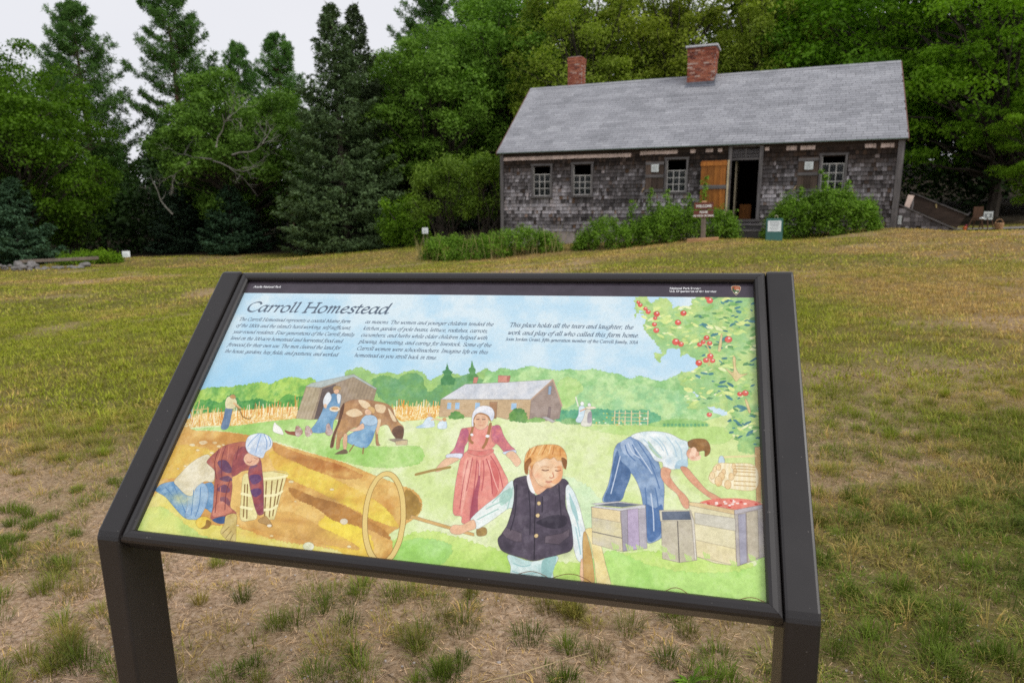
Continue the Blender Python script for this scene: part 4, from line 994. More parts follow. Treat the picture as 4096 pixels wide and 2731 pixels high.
P 3f6f78 3f6f78 0 0 0 0 2014 139 2015 142 2007 144 2001 145 2003 141 2007 138 2013 137
P d9e690 d9e690 0 0 0 0 1716 162 1709 162 1699 159 1689 149 1696 145 1704 147 1712 154
P a9cc74 a9cc74 0 0 0 0 1738 131 1737 139 1725 146 1714 149 1717 142 1721 135 1730 132
P 8fbd6c 8fbd6c 0 0 0 0 1977 376 1968 375 1954 367 1944 355 1950 354 1960 355 1969 365
P 8fbd6c 8fbd6c 0 0 0 0 2019 420 2017 427 2011 433 2006 433 2002 432 2006 424 2014 421
P d9e690 d9e690 0 0 0 0 2005 219 2003 223 1994 227 1986 224 1987 220 1993 216 2000 217
P c8de86 c8de86 0 0 0 0 1839 149 1830 151 1816 146 1808 139 1809 135 1818 135 1832 141
P a9cc74 a9cc74 0 0 0 0 1858 404 1856 409 1850 416 1840 418 1839 412 1846 405 1855 402
P 4a7f84 4a7f84 0 0 0 0 2037 127 2033 131 2023 128 2018 120 2021 116 2028 116 2038 121
P c8de86 c8de86 0 0 0 0 1859 255 1858 262 1845 267 1832 268 1832 260 1842 253 1853 252
P 4a7f84 4a7f84 0 0 0 0 2062 446 2056 446 2050 445 2045 440 2049 438 2053 436 2059 440
P 6fa45c 6fa45c 0 0 0 0 2077 243 2073 248 2063 254 2050 256 2050 249 2061 242 2073 240
P 4a7f84 4a7f84 0 0 0 0 1944 380 1940 384 1930 386 1925 383 1926 380 1930 376 1940 375
P a9cc74 a9cc74 0 0 0 0 1791 226 1787 229 1781 229 1775 228 1777 225 1780 222 1788 223
P e4ecb0 e4ecb0 0 0 0 0 2046 587 2041 589 2034 589 2030 587 2030 586 2035 584 2040 584
P 4a7f84 4a7f84 0 0 0 0 2027 169 2026 172 2018 168 2011 166 2014 163 2019 162 2024 166
P a9cc74 a9cc74 0 0 0 0 1974 445 1969 453 1960 463 1948 465 1950 458 1956 451 1965 447
P 5a8a5a 5a8a5a 0 0 0 0 1997 234 1994 245 1980 254 1965 259 1968 248 1973 238 1988 232
P 8fbd6c 8fbd6c 0 0 0 0 1820 210 1814 212 1805 209 1796 205 1797 200 1807 203 1815 205
P 8fbd6c 8fbd6c 0 0 0 0 1875 178 1869 186 1860 191 1850 195 1851 188 1857 182 1866 178
P e4ecb0 e4ecb0 0 0 0 0 1882 249 1879 255 1872 260 1860 268 1860 263 1868 254 1878 249
P 3f6f78 3f6f78 0 0 0 0 1947 409 1945 411 1939 411 1936 408 1936 407 1940 405 1944 407
P d9e690 d9e690 0 0 0 0 1825 266 1816 262 1808 257 1804 251 1801 246 1811 249 1820 258
P c8de86 c8de86 0 0 0 0 1755 108 1756 114 1742 118 1731 116 1733 109 1742 106 1753 104
P c8de86 c8de86 0 0 0 0 1896 87 1888 88 1882 86 1875 81 1875 76 1883 76 1891 81
P 3f6f78 3f6f78 0 0 0 0 2037 563 2036 565 2030 562 2028 558 2030 557 2033 556 2036 560
P c8de86 c8de86 0 0 0 0 1777 240 1771 243 1759 237 1752 231 1749 224 1760 224 1775 233
P d9e690 d9e690 0 0 0 0 1897 268 1891 274 1884 278 1878 280 1876 277 1882 272 1892 266
P a9cc74 a9cc74 0 0 0 0 1870 489 1868 492 1860 494 1854 493 1856 491 1859 487 1869 486
P c8de86 c8de86 0 0 0 0 1797 268 1797 270 1791 272 1785 272 1784 269 1790 266 1795 267
P 5a8a5a 5a8a5a 0 0 0 0 1901 138 1899 143 1886 150 1877 151 1874 147 1883 139 1895 136
P 8fbd6c 8fbd6c 0 0 0 0 1782 181 1780 185 1773 191 1763 196 1764 190 1770 184 1781 176
P 4a7f84 4a7f84 0 0 0 0 2004 476 1998 477 1986 471 1981 464 1978 457 1990 460 2000 469
P 8fbd6c 8fbd6c 0 0 0 0 1734 101 1727 103 1714 101 1704 90 1704 81 1719 87 1729 93
P a9cc74 a9cc74 0 0 0 0 1845 204 1842 207 1837 210 1831 211 1831 208 1836 204 1841 203
P e4ecb0 e4ecb0 0 0 0 0 1864 467 1861 471 1855 473 1849 473 1849 470 1853 466 1860 465
P 8fbd6c 8fbd6c 0 0 0 0 1990 426 1988 433 1974 429 1962 426 1960 419 1974 420 1984 421
P 4a7f84 4a7f84 0 0 0 0 1900 396 1898 401 1887 395 1883 389 1883 385 1891 385 1901 391
P 8fbd6c 8fbd6c 0 0 0 0 1894 178 1890 179 1880 174 1874 165 1876 158 1886 165 1895 172
P e4ecb0 e4ecb0 0 0 0 0 1984 193 1984 196 1976 194 1970 190 1970 187 1978 189 1985 191
P 6fa45c 6fa45c 0 0 0 0 1930 145 1922 148 1911 149 1906 144 1899 138 1912 135 1927 139
P 4a7f84 4a7f84 0 0 0 0 1927 381 1921 384 1911 383 1901 380 1900 375 1911 374 1920 377
P a9cc74 a9cc74 0 0 0 0 1845 139 1838 146 1822 147 1809 146 1812 138 1822 135 1838 131
P 6fa45c 6fa45c 0 0 0 0 2054 297 2047 298 2037 298 2029 292 2030 287 2041 288 2049 292
P 8fbd6c 8fbd6c 0 0 0 0 2034 556 2031 557 2026 554 2023 550 2023 546 2029 548 2035 553
P 3f6f78 3f6f78 0 0 0 0 2033 599 2028 605 2022 609 2015 612 2016 608 2019 603 2026 601
P 8fbd6c 8fbd6c 0 0 0 0 1917 195 1916 198 1910 201 1907 199 1905 196 1909 193 1915 193
P a9cc74 a9cc74 0 0 0 0 2067 352 2059 354 2052 353 2046 351 2046 348 2053 347 2060 349
P 4a7f84 4a7f84 0 0 0 0 1936 444 1935 446 1930 451 1924 452 1925 448 1928 444 1933 443
P 8fbd6c 8fbd6c 0 0 0 0 1966 250 1959 250 1951 248 1942 242 1944 237 1954 238 1960 244
P e4ecb0 e4ecb0 0 0 0 0 1877 451 1872 454 1865 454 1858 454 1859 451 1865 449 1872 448
P 8fbd6c 8fbd6c 0 0 0 0 2064 454 2057 455 2048 449 2041 440 2043 434 2054 437 2063 447
P 5a8a5a 5a8a5a 0 0 0 0 2092 147 2084 153 2074 158 2062 157 2065 151 2073 146 2084 143
P e4ecb0 e4ecb0 0 0 0 0 1985 368 1975 368 1963 364 1956 356 1961 354 1968 353 1980 360
P 3f6f78 3f6f78 0 0 0 0 1970 446 1965 447 1959 447 1956 445 1954 442 1960 442 1964 444
P d9e690 d9e690 0 0 0 0 2011 305 2007 308 2001 311 1996 311 1992 310 2000 307 2007 304
P a9cc74 a9cc74 0 0 0 0 2029 547 2023 553 2007 554 1995 547 1997 541 2009 540 2020 542
P 6fa45c 6fa45c 0 0 0 0 1910 193 1908 193 1903 190 1899 185 1902 184 1906 186 1910 190
P 5a8a5a 5a8a5a 0 0 0 0 2020 516 2016 518 2008 513 2003 508 2004 503 2011 507 2019 511
P d9e690 d9e690 0 0 0 0 1921 478 1915 477 1906 473 1900 467 1900 462 1910 467 1917 472
P a9cc74 a9cc74 0 0 0 0 1743 188 1742 191 1732 195 1726 193 1725 191 1731 187 1742 184
P c8de86 c8de86 0 0 0 0 1787 177 1784 183 1768 179 1765 170 1761 161 1773 162 1785 169
P d9e690 d9e690 0 0 0 0 1895 246 1893 254 1880 258 1872 257 1866 253 1876 245 1890 240
P 5a8a5a 5a8a5a 0 0 0 0 2066 593 2065 597 2057 597 2050 597 2049 593 2057 592 2064 591
P 8fbd6c 8fbd6c 0 0 0 0 2078 609 2072 616 2062 622 2054 625 2052 623 2060 616 2068 612
P 3f6f78 3f6f78 0 0 0 0 2027 464 2025 468 2021 471 2018 472 2016 471 2019 467 2024 463
P 8fbd6c 8fbd6c 0 0 0 0 2044 425 2041 427 2034 422 2026 416 2027 412 2037 415 2042 421
P c8de86 c8de86 0 0 0 0 1943 314 1939 317 1925 315 1915 305 1919 300 1930 300 1940 307
P 3f6f78 3f6f78 0 0 0 0 2083 311 2082 316 2073 323 2063 329 2058 327 2069 317 2081 307
P a9cc74 a9cc74 0 0 0 0 1771 243 1768 245 1761 240 1755 236 1755 232 1762 235 1768 238
P c8de86 c8de86 0 0 0 0 1851 248 1847 250 1841 250 1834 247 1838 244 1842 240 1849 244
P d9e690 d9e690 0 0 0 0 1799 146 1794 152 1785 153 1776 152 1777 147 1783 143 1794 141
P a9cc74 a9cc74 0 0 0 0 1917 314 1910 319 1904 323 1895 325 1897 322 1901 317 1912 313
P 8fbd6c 8fbd6c 0 0 0 0 2040 198 2033 200 2023 202 2015 196 2016 191 2026 191 2036 192
P 6fa45c 6fa45c 0 0 0 0 2025 560 2021 563 2014 564 2009 562 2009 559 2014 558 2022 558
P 3f6f78 3f6f78 0 0 0 0 1989 430 1986 431 1980 428 1978 424 1977 421 1983 424 1988 428
P d9e690 d9e690 0 0 0 0 1848 257 1844 264 1832 270 1820 269 1818 264 1828 255 1843 253
P 4a7f84 4a7f84 0 0 0 0 2021 496 2017 501 2010 502 2002 503 2005 499 2010 496 2015 496
P d9e690 d9e690 0 0 0 0 2071 553 2071 558 2061 561 2050 563 2051 558 2060 553 2068 550
P 5a8a5a 5a8a5a 0 0 0 0 2012 361 2007 363 2001 364 1996 360 1995 357 2003 358 2007 358
P d9e690 d9e690 0 0 0 0 1875 134 1871 137 1860 133 1856 127 1854 122 1863 126 1871 129
P e4ecb0 e4ecb0 0 0 0 0 1762 149 1761 152 1753 150 1748 147 1746 142 1755 144 1762 146
P a9cc74 a9cc74 0 0 0 0 1720 104 1714 109 1699 109 1687 106 1692 102 1699 99 1713 99
P 3f6f78 3f6f78 0 0 0 0 1985 404 1978 412 1968 417 1961 418 1959 414 1965 407 1975 404
P 4a7f84 4a7f84 0 0 0 0 2016 78 2009 80 2001 81 1995 77 1995 72 2003 72 2009 75
P 4a7f84 4a7f84 0 0 0 0 1992 227 1992 233 1980 243 1967 252 1965 246 1974 234 1986 226
P d9e690 d9e690 0 0 0 0 1761 105 1757 114 1743 124 1728 132 1733 122 1736 113 1750 108
P 8fbd6c 8fbd6c 0 0 0 0 1978 128 1975 134 1962 137 1953 135 1953 130 1961 127 1974 122
P d9e690 d9e690 0 0 0 0 1875 409 1872 410 1863 406 1854 400 1854 396 1865 399 1876 405
P 6fa45c 6fa45c 0 0 0 0 2088 208 2083 218 2075 226 2068 228 2059 227 2069 216 2080 209
P 8fbd6c 8fbd6c 0 0 0 0 1953 451 1950 453 1943 453 1935 452 1936 448 1943 448 1950 448
P 5a8a5a 5a8a5a 0 0 0 0 2076 532 2070 534 2060 531 2055 526 2054 521 2063 522 2075 526
P d9e690 d9e690 0 0 0 0 1804 158 1800 169 1789 176 1777 182 1777 175 1784 166 1793 161
P 3f6f78 3f6f78 0 0 0 0 2027 144 2025 147 2019 150 2015 150 2013 149 2017 145 2025 141
P c8de86 c8de86 0 0 0 0 1997 349 1990 352 1981 351 1972 348 1972 344 1981 340 1993 343
P 8fbd6c 8fbd6c 0 0 0 0 1972 301 1963 303 1950 298 1943 294 1939 289 1951 289 1962 294
P 8fbd6c 8fbd6c 0 0 0 0 1944 103 1944 108 1932 108 1923 102 1928 98 1934 95 1943 98
P 6fa45c 6fa45c 0 0 0 0 2032 92 2021 98 2005 98 1994 91 1998 85 2007 80 2019 84
P d9e690 d9e690 0 0 0 0 2009 437 2008 444 1993 440 1989 433 1988 428 1997 428 2008 432
P 3f6f78 3f6f78 0 0 0 0 1906 144 1903 146 1898 149 1892 149 1891 146 1897 143 1903 143
P 3f6f78 3f6f78 0 0 0 0 2071 535 2067 536 2059 533 2048 530 2055 528 2060 528 2069 530
P 8fbd6c 8fbd6c 0 0 0 0 1750 231 1745 232 1735 227 1728 221 1731 218 1738 220 1747 225
P 5a8a5a 5a8a5a 0 0 0 0 1963 59 1952 67 1944 73 1931 76 1935 69 1941 62 1953 57
P 5a8a5a 5a8a5a 0 0 0 0 2009 271 2005 274 1998 273 1990 271 1990 266 1999 266 2006 268
P d9e690 d9e690 0 0 0 0 1877 446 1873 451 1858 452 1847 446 1847 438 1860 435 1872 439
P 6fa45c 6fa45c 0 0 0 0 1954 211 1951 217 1942 223 1934 226 1934 223 1940 217 1948 212
P 8fbd6c 8fbd6c 0 0 0 0 1915 348 1913 355 1898 354 1891 346 1886 337 1901 337 1913 342
P 3f6f78 3f6f78 0 0 0 0 2030 568 2025 569 2016 567 2013 561 2010 555 2020 558 2031 564
P d9e690 d9e690 0 0 0 0 1943 438 1939 448 1930 458 1921 458 1919 453 1924 445 1933 441
P 4a7f84 4a7f84 0 0 0 0 1984 425 1976 429 1966 431 1955 429 1956 424 1967 422 1975 423
P 4a7f84 4a7f84 0 0 0 0 2036 103 2031 108 2020 113 2013 110 2015 106 2020 102 2033 99
P 4a7f84 4a7f84 0 0 0 0 2090 165 2082 170 2067 169 2059 164 2055 158 2070 158 2080 160
P a9cc74 a9cc74 0 0 0 0 2044 458 2043 462 2035 461 2031 459 2030 456 2035 453 2042 455
P e4ecb0 e4ecb0 0 0 0 0 1840 116 1835 115 1830 112 1825 106 1826 105 1831 108 1836 112
P d9e690 d9e690 0 0 0 0 2044 398 2039 400 2031 398 2026 393 2028 390 2034 391 2041 393
P 3f6f78 3f6f78 0 0 0 0 1989 316 1985 321 1976 322 1971 321 1966 318 1975 314 1984 313
P d9e690 d9e690 0 0 0 0 1975 220 1969 225 1953 221 1945 217 1941 212 1953 210 1969 215
P 4a7f84 4a7f84 0 0 0 0 2023 558 2019 561 2008 555 2002 549 2003 545 2012 546 2018 552
P e4ecb0 e4ecb0 0 0 0 0 1888 374 1882 376 1874 378 1869 374 1869 371 1875 369 1883 371
P d9e690 d9e690 0 0 0 0 1861 229 1860 233 1853 236 1847 235 1847 231 1852 228 1860 226
P c8de86 c8de86 0 0 0 0 1991 327 1989 329 1983 330 1976 331 1979 329 1983 327 1988 326
P e4ecb0 e4ecb0 0 0 0 0 1916 256 1916 262 1906 266 1902 263 1898 260 1904 254 1914 251
P a9cc74 a9cc74 0 0 0 0 2045 588 2041 591 2032 591 2025 586 2025 583 2034 583 2045 584
P a9cc74 a9cc74 0 0 0 0 2062 418 2058 422 2048 425 2038 423 2038 418 2047 413 2057 415
P a9cc74 a9cc74 0 0 0 0 1918 361 1915 364 1910 365 1903 366 1905 363 1908 360 1915 359
P 4a7f84 4a7f84 0 0 0 0 2060 157 2057 161 2051 164 2047 164 2044 163 2050 158 2056 156
P a9cc74 a9cc74 0 0 0 0 2070 121 2065 123 2053 118 2043 109 2046 105 2056 106 2067 115
P d9e690 d9e690 0 0 0 0 1775 141 1770 146 1766 149 1761 150 1760 148 1763 143 1771 140
P 3f6f78 3f6f78 0 0 0 0 1993 208 1988 210 1980 209 1972 205 1976 202 1982 202 1989 204
P c8de86 c8de86 0 0 0 0 1882 401 1882 405 1872 403 1868 400 1866 397 1874 397 1884 398
P 6fa45c 6fa45c 0 0 0 0 2007 121 2006 127 1992 121 1984 116 1985 111 1993 108 2007 115
P 5a8a5a 5a8a5a 0 0 0 0 2085 277 2079 275 2072 272 2068 269 2068 265 2074 268 2081 272
P a9cc74 a9cc74 0 0 0 0 2070 117 2066 121 2060 122 2054 122 2056 118 2059 115 2066 115
P 8fbd6c 8fbd6c 0 0 0 0 1872 398 1870 401 1862 406 1855 404 1852 400 1860 395 1871 394
P c8de86 c8de86 0 0 0 0 1703 117 1699 123 1681 117 1674 106 1670 96 1688 103 1701 109
P 8fbd6c 8fbd6c 0 0 0 0 1780 246 1778 248 1770 248 1766 246 1766 244 1771 243 1778 244
P 4a7f84 4a7f84 0 0 0 0 1959 214 1958 222 1945 229 1934 231 1932 225 1941 217 1950 215
P e4ecb0 e4ecb0 0 0 0 0 2036 458 2034 463 2025 464 2018 462 2020 458 2025 455 2032 455
P c8de86 c8de86 0 0 0 0 1797 158 1791 163 1777 168 1769 161 1765 154 1777 148 1793 152
P 3f6f78 3f6f78 0 0 0 0 2043 77 2040 84 2029 85 2017 86 2018 79 2027 75 2035 75
P 5a8a5a 5a8a5a 0 0 0 0 1964 262 1959 266 1951 268 1941 268 1941 262 1951 259 1960 259
P 5a8a5a 5a8a5a 0 0 0 0 1921 493 1917 495 1912 494 1908 492 1906 490 1913 490 1918 491
P 8fbd6c 8fbd6c 0 0 0 0 1704 133 1701 136 1693 139 1687 137 1686 134 1692 131 1701 131
P d6c08a d6c08a 6e5a3c 1 0 0 2005 313 2014 313 2015 353 2028 377 2052 373 2028 390 2014 406 2002 386 1980 355 2006 370
P d6c08a d6c08a 6e5a3c 1 0 0 1968 221 1972 227 1967 284 1957 285
P d6c08a d6c08a 6e5a3c 1 0 0 2040 472 2047 474 2057 514 2050 517
L c8b078 25 1 1918 263 1931 296 1927 346
P d0453e e06a5c 8c2828 1 0 0 1684 87 1683 90 1682 92 1679 94 1676 94 1673 92 1672 90 1671 87 1671 84 1673 81 1675 80 1678 80 1681 81 1683 84
P f4d8d4 f4d8d4 0 1 0 0 1681 84 1680 85 1680 85 1679 86 1678 86 1677 85 1676 85 1676 84 1676 83 1677 83 1678 82 1679 82 1680 83 1680 83
P d0453e e06a5c 8c2828 1 0 0 1693 99 1692 103 1690 106 1687 108 1684 108 1680 106 1678 103 1677 99 1677 96 1680 92 1683 91 1686 91 1689 92 1692 95
P f4d8d4 f4d8d4 0 1 0 0 1689 96 1689 97 1688 98 1687 98 1686 98 1685 98 1684 97 1683 96 1684 95 1684 94 1686 94 1687 94 1688 94 1689 95
P d0453e e06a5c 8c2828 1 0 0 1712 115 1711 119 1710 122 1707 123 1703 123 1700 122 1698 119 1697 115 1698 112 1700 109 1702 107 1706 107 1709 109 1711 112
P f4d8d4 f4d8d4 0 1 0 0 1708 112 1708 113 1708 114 1707 114 1705 114 1704 114 1704 113 1703 112 1703 111 1704 110 1705 110 1706 110 1707 110 1708 111
P d0453e e06a5c 8c2828 1 0 0 1724 129 1723 133 1721 137 1718 139 1714 139 1710 137 1707 134 1706 129 1707 125 1709 122 1713 120 1717 120 1720 122 1723 125
P f4d8d4 f4d8d4 0 1 0 0 1720 125 1720 126 1719 127 1717 128 1716 128 1715 127 1714 126 1714 125 1714 124 1715 124 1716 123 1717 123 1718 123 1719 124
P d0453e e06a5c 8c2828 1 0 0 1756 138 1756 143 1753 147 1749 150 1744 150 1740 147 1736 143 1735 138 1736 133 1739 129 1743 127 1748 126 1752 129 1755 133
P f4d8d4 f4d8d4 0 1 0 0 1751 133 1751 135 1750 136 1749 136 1747 136 1746 136 1744 135 1744 133 1744 132 1745 131 1747 130 1748 130 1750 131 1751 132
P d0453e e06a5c 8c2828 1 0 0 1748 157 1747 160 1745 163 1743 164 1740 164 1737 163 1735 160 1734 157 1735 154 1736 151 1739 150 1742 150 1745 151 1747 154
P f4d8d4 f4d8d4 0 1 0 0 1744 154 1744 155 1744 155 1743 156 1742 156 1741 155 1740 155 1740 154 1740 153 1740 153 1741 152 1742 152 1743 153 1744 153
P d0453e e06a5c 8c2828 1 0 0 1748 184 1747 188 1745 191 1742 193 1738 193 1735 191 1732 188 1731 184 1732 180 1734 177 1737 175 1741 175 1744 177 1747 180
P f4d8d4 f4d8d4 0 1 0 0 1744 180 1744 181 1743 182 1742 183 1741 183 1739 182 1739 182 1738 181 1738 180 1739 179 1740 178 1742 178 1743 179 1744 179
P d0453e e06a5c 8c2828 1 0 0 1757 209 1756 214 1754 218 1750 220 1745 220 1741 218 1738 214 1737 210 1738 205 1740 201 1744 199 1749 199 1753 201 1756 205
P f4d8d4 f4d8d4 0 1 0 0 1752 205 1752 206 1751 207 1750 208 1748 208 1747 207 1746 206 1745 205 1746 204 1747 203 1748 202 1749 202 1751 203 1752 204
P d0453e e06a5c 8c2828 1 0 0 1850 133 1849 138 1846 142 1842 144 1838 145 1833 142 1830 138 1829 133 1830 128 1833 124 1837 122 1842 122 1846 124 1849 128
P f4d8d4 f4d8d4 0 1 0 0 1845 128 1845 130 1844 131 1843 131 1841 131 1839 131 1838 130 1838 128 1838 127 1839 126 1841 126 1842 126 1844 126 1845 127
P d0453e e06a5c 8c2828 1 0 0 1832 174 1831 179 1828 183 1824 185 1819 185 1815 183 1812 179 1811 174 1812 169 1814 165 1818 163 1823 163 1827 165 1830 169
P f4d8d4 f4d8d4 0 1 0 0 1827 170 1826 171 1825 172 1824 172 1822 172 1821 172 1820 171 1819 170 1820 168 1821 167 1822 167 1824 167 1825 167 1826 168
P d0453e e06a5c 8c2828 1 0 0 1941 76 1940 81 1937 86 1932 88 1927 88 1923 86 1920 81 1919 76 1920 71 1923 66 1927 64 1932 64 1937 66 1940 71
P f4d8d4 f4d8d4 0 1 0 0 1936 71 1935 72 1934 73 1933 74 1931 74 1930 73 1929 72 1928 71 1929 70 1930 69 1931 68 1933 68 1934 69 1935 70
P d0453e e06a5c 8c2828 1 0 0 1828 256 1827 262 1824 266 1819 269 1814 269 1809 267 1805 262 1804 257 1805 251 1808 246 1813 243 1818 243 1823 246 1827 250
P f4d8d4 f4d8d4 0 1 0 0 1822 251 1822 252 1821 253 1819 254 1817 254 1816 254 1814 253 1814 251 1814 250 1815 248 1817 248 1819 248 1821 248 1822 249
P d0453e e06a5c 8c2828 1 0 0 1843 265 1842 269 1840 273 1836 275 1832 275 1828 273 1826 270 1825 265 1825 261 1828 257 1831 255 1836 255 1839 257 1842 260
P f4d8d4 f4d8d4 0 1 0 0 1839 261 1839 262 1838 263 1836 263 1835 263 1834 263 1833 262 1832 261 1833 260 1833 259 1835 258 1836 258 1838 259 1838 260
P d0453e e06a5c 8c2828 1 0 0 1928 236 1928 241 1925 244 1921 246 1917 246 1914 244 1911 241 1910 237 1911 232 1913 229 1917 227 1921 226 1925 228 1928 232
P f4d8d4 f4d8d4 0 1 0 0 1924 232 1924 233 1923 234 1922 235 1920 235 1919 234 1918 233 1918 232 1918 231 1919 230 1920 230 1922 230 1923 230 1924 231
P d0453e e06a5c 8c2828 1 0 0 1916 254 1915 257 1913 260 1910 262 1907 262 1904 261 1901 258 1901 254 1901 250 1903 247 1907 246 1910 245 1913 247 1915 250
P f4d8d4 f4d8d4 0 1 0 0 1913 250 1912 251 1912 252 1911 252 1909 252 1908 252 1907 251 1907 250 1907 250 1908 249 1909 248 1910 248 1912 249 1912 249
P d0453e e06a5c 8c2828 1 0 0 1905 264 1904 268 1902 271 1898 273 1895 273 1892 272 1889 268 1888 265 1889 261 1891 257 1895 256 1898 256 1902 257 1904 260
P f4d8d4 f4d8d4 0 1 0 0 1901 261 1901 262 1900 262 1899 263 1898 263 1896 263 1896 262 1895 261 1896 260 1896 259 1898 259 1899 259 1900 259 1901 260
P d0453e e06a5c 8c2828 1 0 0 1938 258 1937 262 1935 265 1931 266 1928 267 1924 265 1922 262 1921 258 1922 254 1924 251 1928 249 1931 249 1935 251 1937 254
P f4d8d4 f4d8d4 0 1 0 0 1934 254 1934 255 1933 256 1932 256 1930 256 1929 256 1928 255 1928 254 1928 253 1929 252 1930 252 1932 252 1933 252 1934 253
P d0453e e06a5c 8c2828 1 0 0 2004 241 2003 246 1999 251 1995 253 1989 254 1985 251 1981 247 1980 241 1982 235 1985 231 1990 228 1995 228 1999 230 2003 235
P f4d8d4 f4d8d4 0 1 0 0 1999 236 1998 237 1997 238 1995 239 1994 239 1992 238 1991 237 1990 236 1991 234 1992 233 1994 232 1995 232 1997 233 1998 234
P d0453e e06a5c 8c2828 1 0 0 1942 310 1941 315 1938 319 1935 321 1930 321 1926 319 1923 315 1922 311 1923 306 1926 302 1930 300 1934 300 1938 302 1941 305
P f4d8d4 f4d8d4 0 1 0 0 1938 306 1937 307 1936 308 1935 309 1933 309 1932 308 1931 307 1931 306 1931 305 1932 304 1933 303 1935 303 1936 304 1937 305
P d0453e e06a5c 8c2828 1 0 0 1927 327 1926 332 1924 335 1920 337 1916 337 1912 336 1909 332 1909 328 1909 323 1912 320 1916 318 1920 317 1924 319 1926 323
P f4d8d4 f4d8d4 0 1 0 0 1923 323 1923 324 1922 325 1921 326 1919 326 1918 325 1917 325 1917 323 1917 322 1918 321 1919 321 1921 321 1922 321 1923 322
P d0453e e06a5c 8c2828 1 0 0 1948 329 1947 332 1944 335 1941 337 1938 337 1934 336 1932 333 1931 329 1932 325 1934 322 1938 320 1941 320 1945 322 1947 325
P f4d8d4 f4d8d4 0 1 0 0 1944 325 1944 326 1943 327 1942 327 1940 328 1939 327 1939 326 1938 325 1939 324 1939 324 1940 323 1942 323 1943 324 1944 324
P d0453e e06a5c 8c2828 1 0 0 1905 339 1904 344 1901 348 1897 350 1892 351 1888 348 1885 345 1884 340 1885 334 1888 330 1892 328 1897 328 1901 330 1904 334
P f4d8d4 f4d8d4 0 1 0 0 1901 334 1900 336 1899 337 1898 337 1896 337 1894 337 1893 336 1893 335 1893 333 1894 332 1896 332 1898 332 1899 332 1900 333
P d0453e e06a5c 8c2828 1 0 0 2032 452 2032 456 2029 459 2026 460 2023 460 2020 459 2018 456 2017 453 2018 449 2020 446 2023 445 2027 445 2030 446 2032 449
P f4d8d4 f4d8d4 0 1 0 0 2029 449 2029 450 2028 451 2027 451 2026 451 2025 451 2024 450 2024 449 2024 448 2025 448 2026 447 2027 447 2028 448 2029 448
P d0453e e06a5c 8c2828 1 0 0 2052 448 2051 452 2048 456 2044 458 2040 458 2036 457 2033 453 2032 449 2033 444 2036 440 2040 438 2044 438 2048 440 2051 443
P f4d8d4 f4d8d4 0 1 0 0 2047 444 2047 445 2046 446 2045 446 2043 446 2042 446 2041 445 2041 444 2041 443 2042 442 2043 441 2045 441 2046 442 2047 443
P d0453e e06a5c 8c2828 1 0 0 1937 533 1936 536 1934 539 1931 541 1927 541 1924 540 1922 537 1921 534 1922 530 1924 527 1927 526 1931 526 1934 527 1936 529
P f4d8d4 f4d8d4 0 1 0 0 1933 530 1933 531 1932 532 1931 532 1930 532 1929 532 1928 531 1928 530 1928 529 1929 529 1930 528 1931 528 1932 528 1933 529
P d0453e e06a5c 8c2828 1 0 0 1929 62 1928 66 1926 69 1923 71 1920 71 1916 69 1914 66 1914 63 1914 59 1916 56 1919 54 1923 54 1926 56 1928 59
P f4d8d4 f4d8d4 0 1 0 0 1925 59 1925 60 1924 61 1923 61 1922 61 1921 61 1920 60 1920 59 1920 58 1921 57 1922 57 1923 57 1924 57 1925 58
P c99c68 d8b07c 605450 0 0 0 2065 638 2082 635 2078 815 2064 813
L e0d098 30 0 1972 678 2066 667
P b9d0dc b9d0dc 605450 1 0 0 1960 677 1971 676 1975 697 1957 699
P ecd6a4 f4e8c8 966e3c 1 0 4 1953 701 1993 697 2065 700 2065 774 1992 780 1963 771 1938 766 1927 750 1938 726
P dcb27a ecd0a0 825a32 1 0 0 1963 712 1963 717 1961 721 1958 723 1955 723 1953 721 1951 718 1950 713 1951 709 1953 705 1955 703 1958 703 1961 704 1963 708
P dcb27a ecd0a0 825a32 1 0 0 2008 706 2007 710 2005 713 2003 715 2000 715 1998 714 1996 711 1996 707 1997 703 1998 699 2001 697 2003 697 2006 699 2007 702
P dcb27a ecd0a0 825a32 1 0 0 1951 719 1950 723 1949 726 1947 728 1944 728 1942 727 1941 724 1940 720 1941 717 1942 713 1944 712 1947 712 1949 713 1950 716
P dcb27a ecd0a0 825a32 1 0 0 1977 727 1977 731 1975 734 1973 736 1970 737 1968 735 1966 732 1966 728 1966 724 1968 720 1970 718 1973 718 1975 720 1977 723
P dcb27a ecd0a0 825a32 1 0 0 2011 723 2010 727 2008 730 2006 732 2003 733 2001 731 2000 728 1999 724 2000 720 2001 716 2004 714 2006 714 2009 716 2010 719
P dcb27a ecd0a0 825a32 1 0 0 1945 741 1945 746 1943 750 1939 753 1936 753 1933 751 1931 747 1930 742 1931 736 1933 732 1936 729 1939 729 1943 731 1945 735
P dcb27a ecd0a0 825a32 1 0 0 1974 742 1973 748 1970 753 1967 756 1963 756 1960 754 1957 749 1956 743 1957 737 1960 732 1963 729 1967 729 1971 731 1973 736
P dcb27a ecd0a0 825a32 1 0 0 2002 740 2001 745 1999 749 1996 752 1992 752 1989 750 1987 746 1987 741 1987 736 1990 731 1993 729 1996 729 1999 731 2001 735
P dcb27a ecd0a0 825a32 1 0 0 1967 757 1966 765 1963 771 1959 774 1954 775 1950 772 1947 766 1946 759 1947 752 1950 746 1954 742 1959 742 1963 745 1966 750
P dcb27a ecd0a0 825a32 1 0 0 1993 766 1992 772 1989 778 1985 781 1981 781 1978 779 1975 774 1974 767 1975 761 1978 756 1982 752 1986 752 1990 755 1992 760
L b08c58 10 0 2003 705 2065 704
L b08c58 10 0 2003 714 2065 713
L b08c58 10 0 2003 723 2065 722
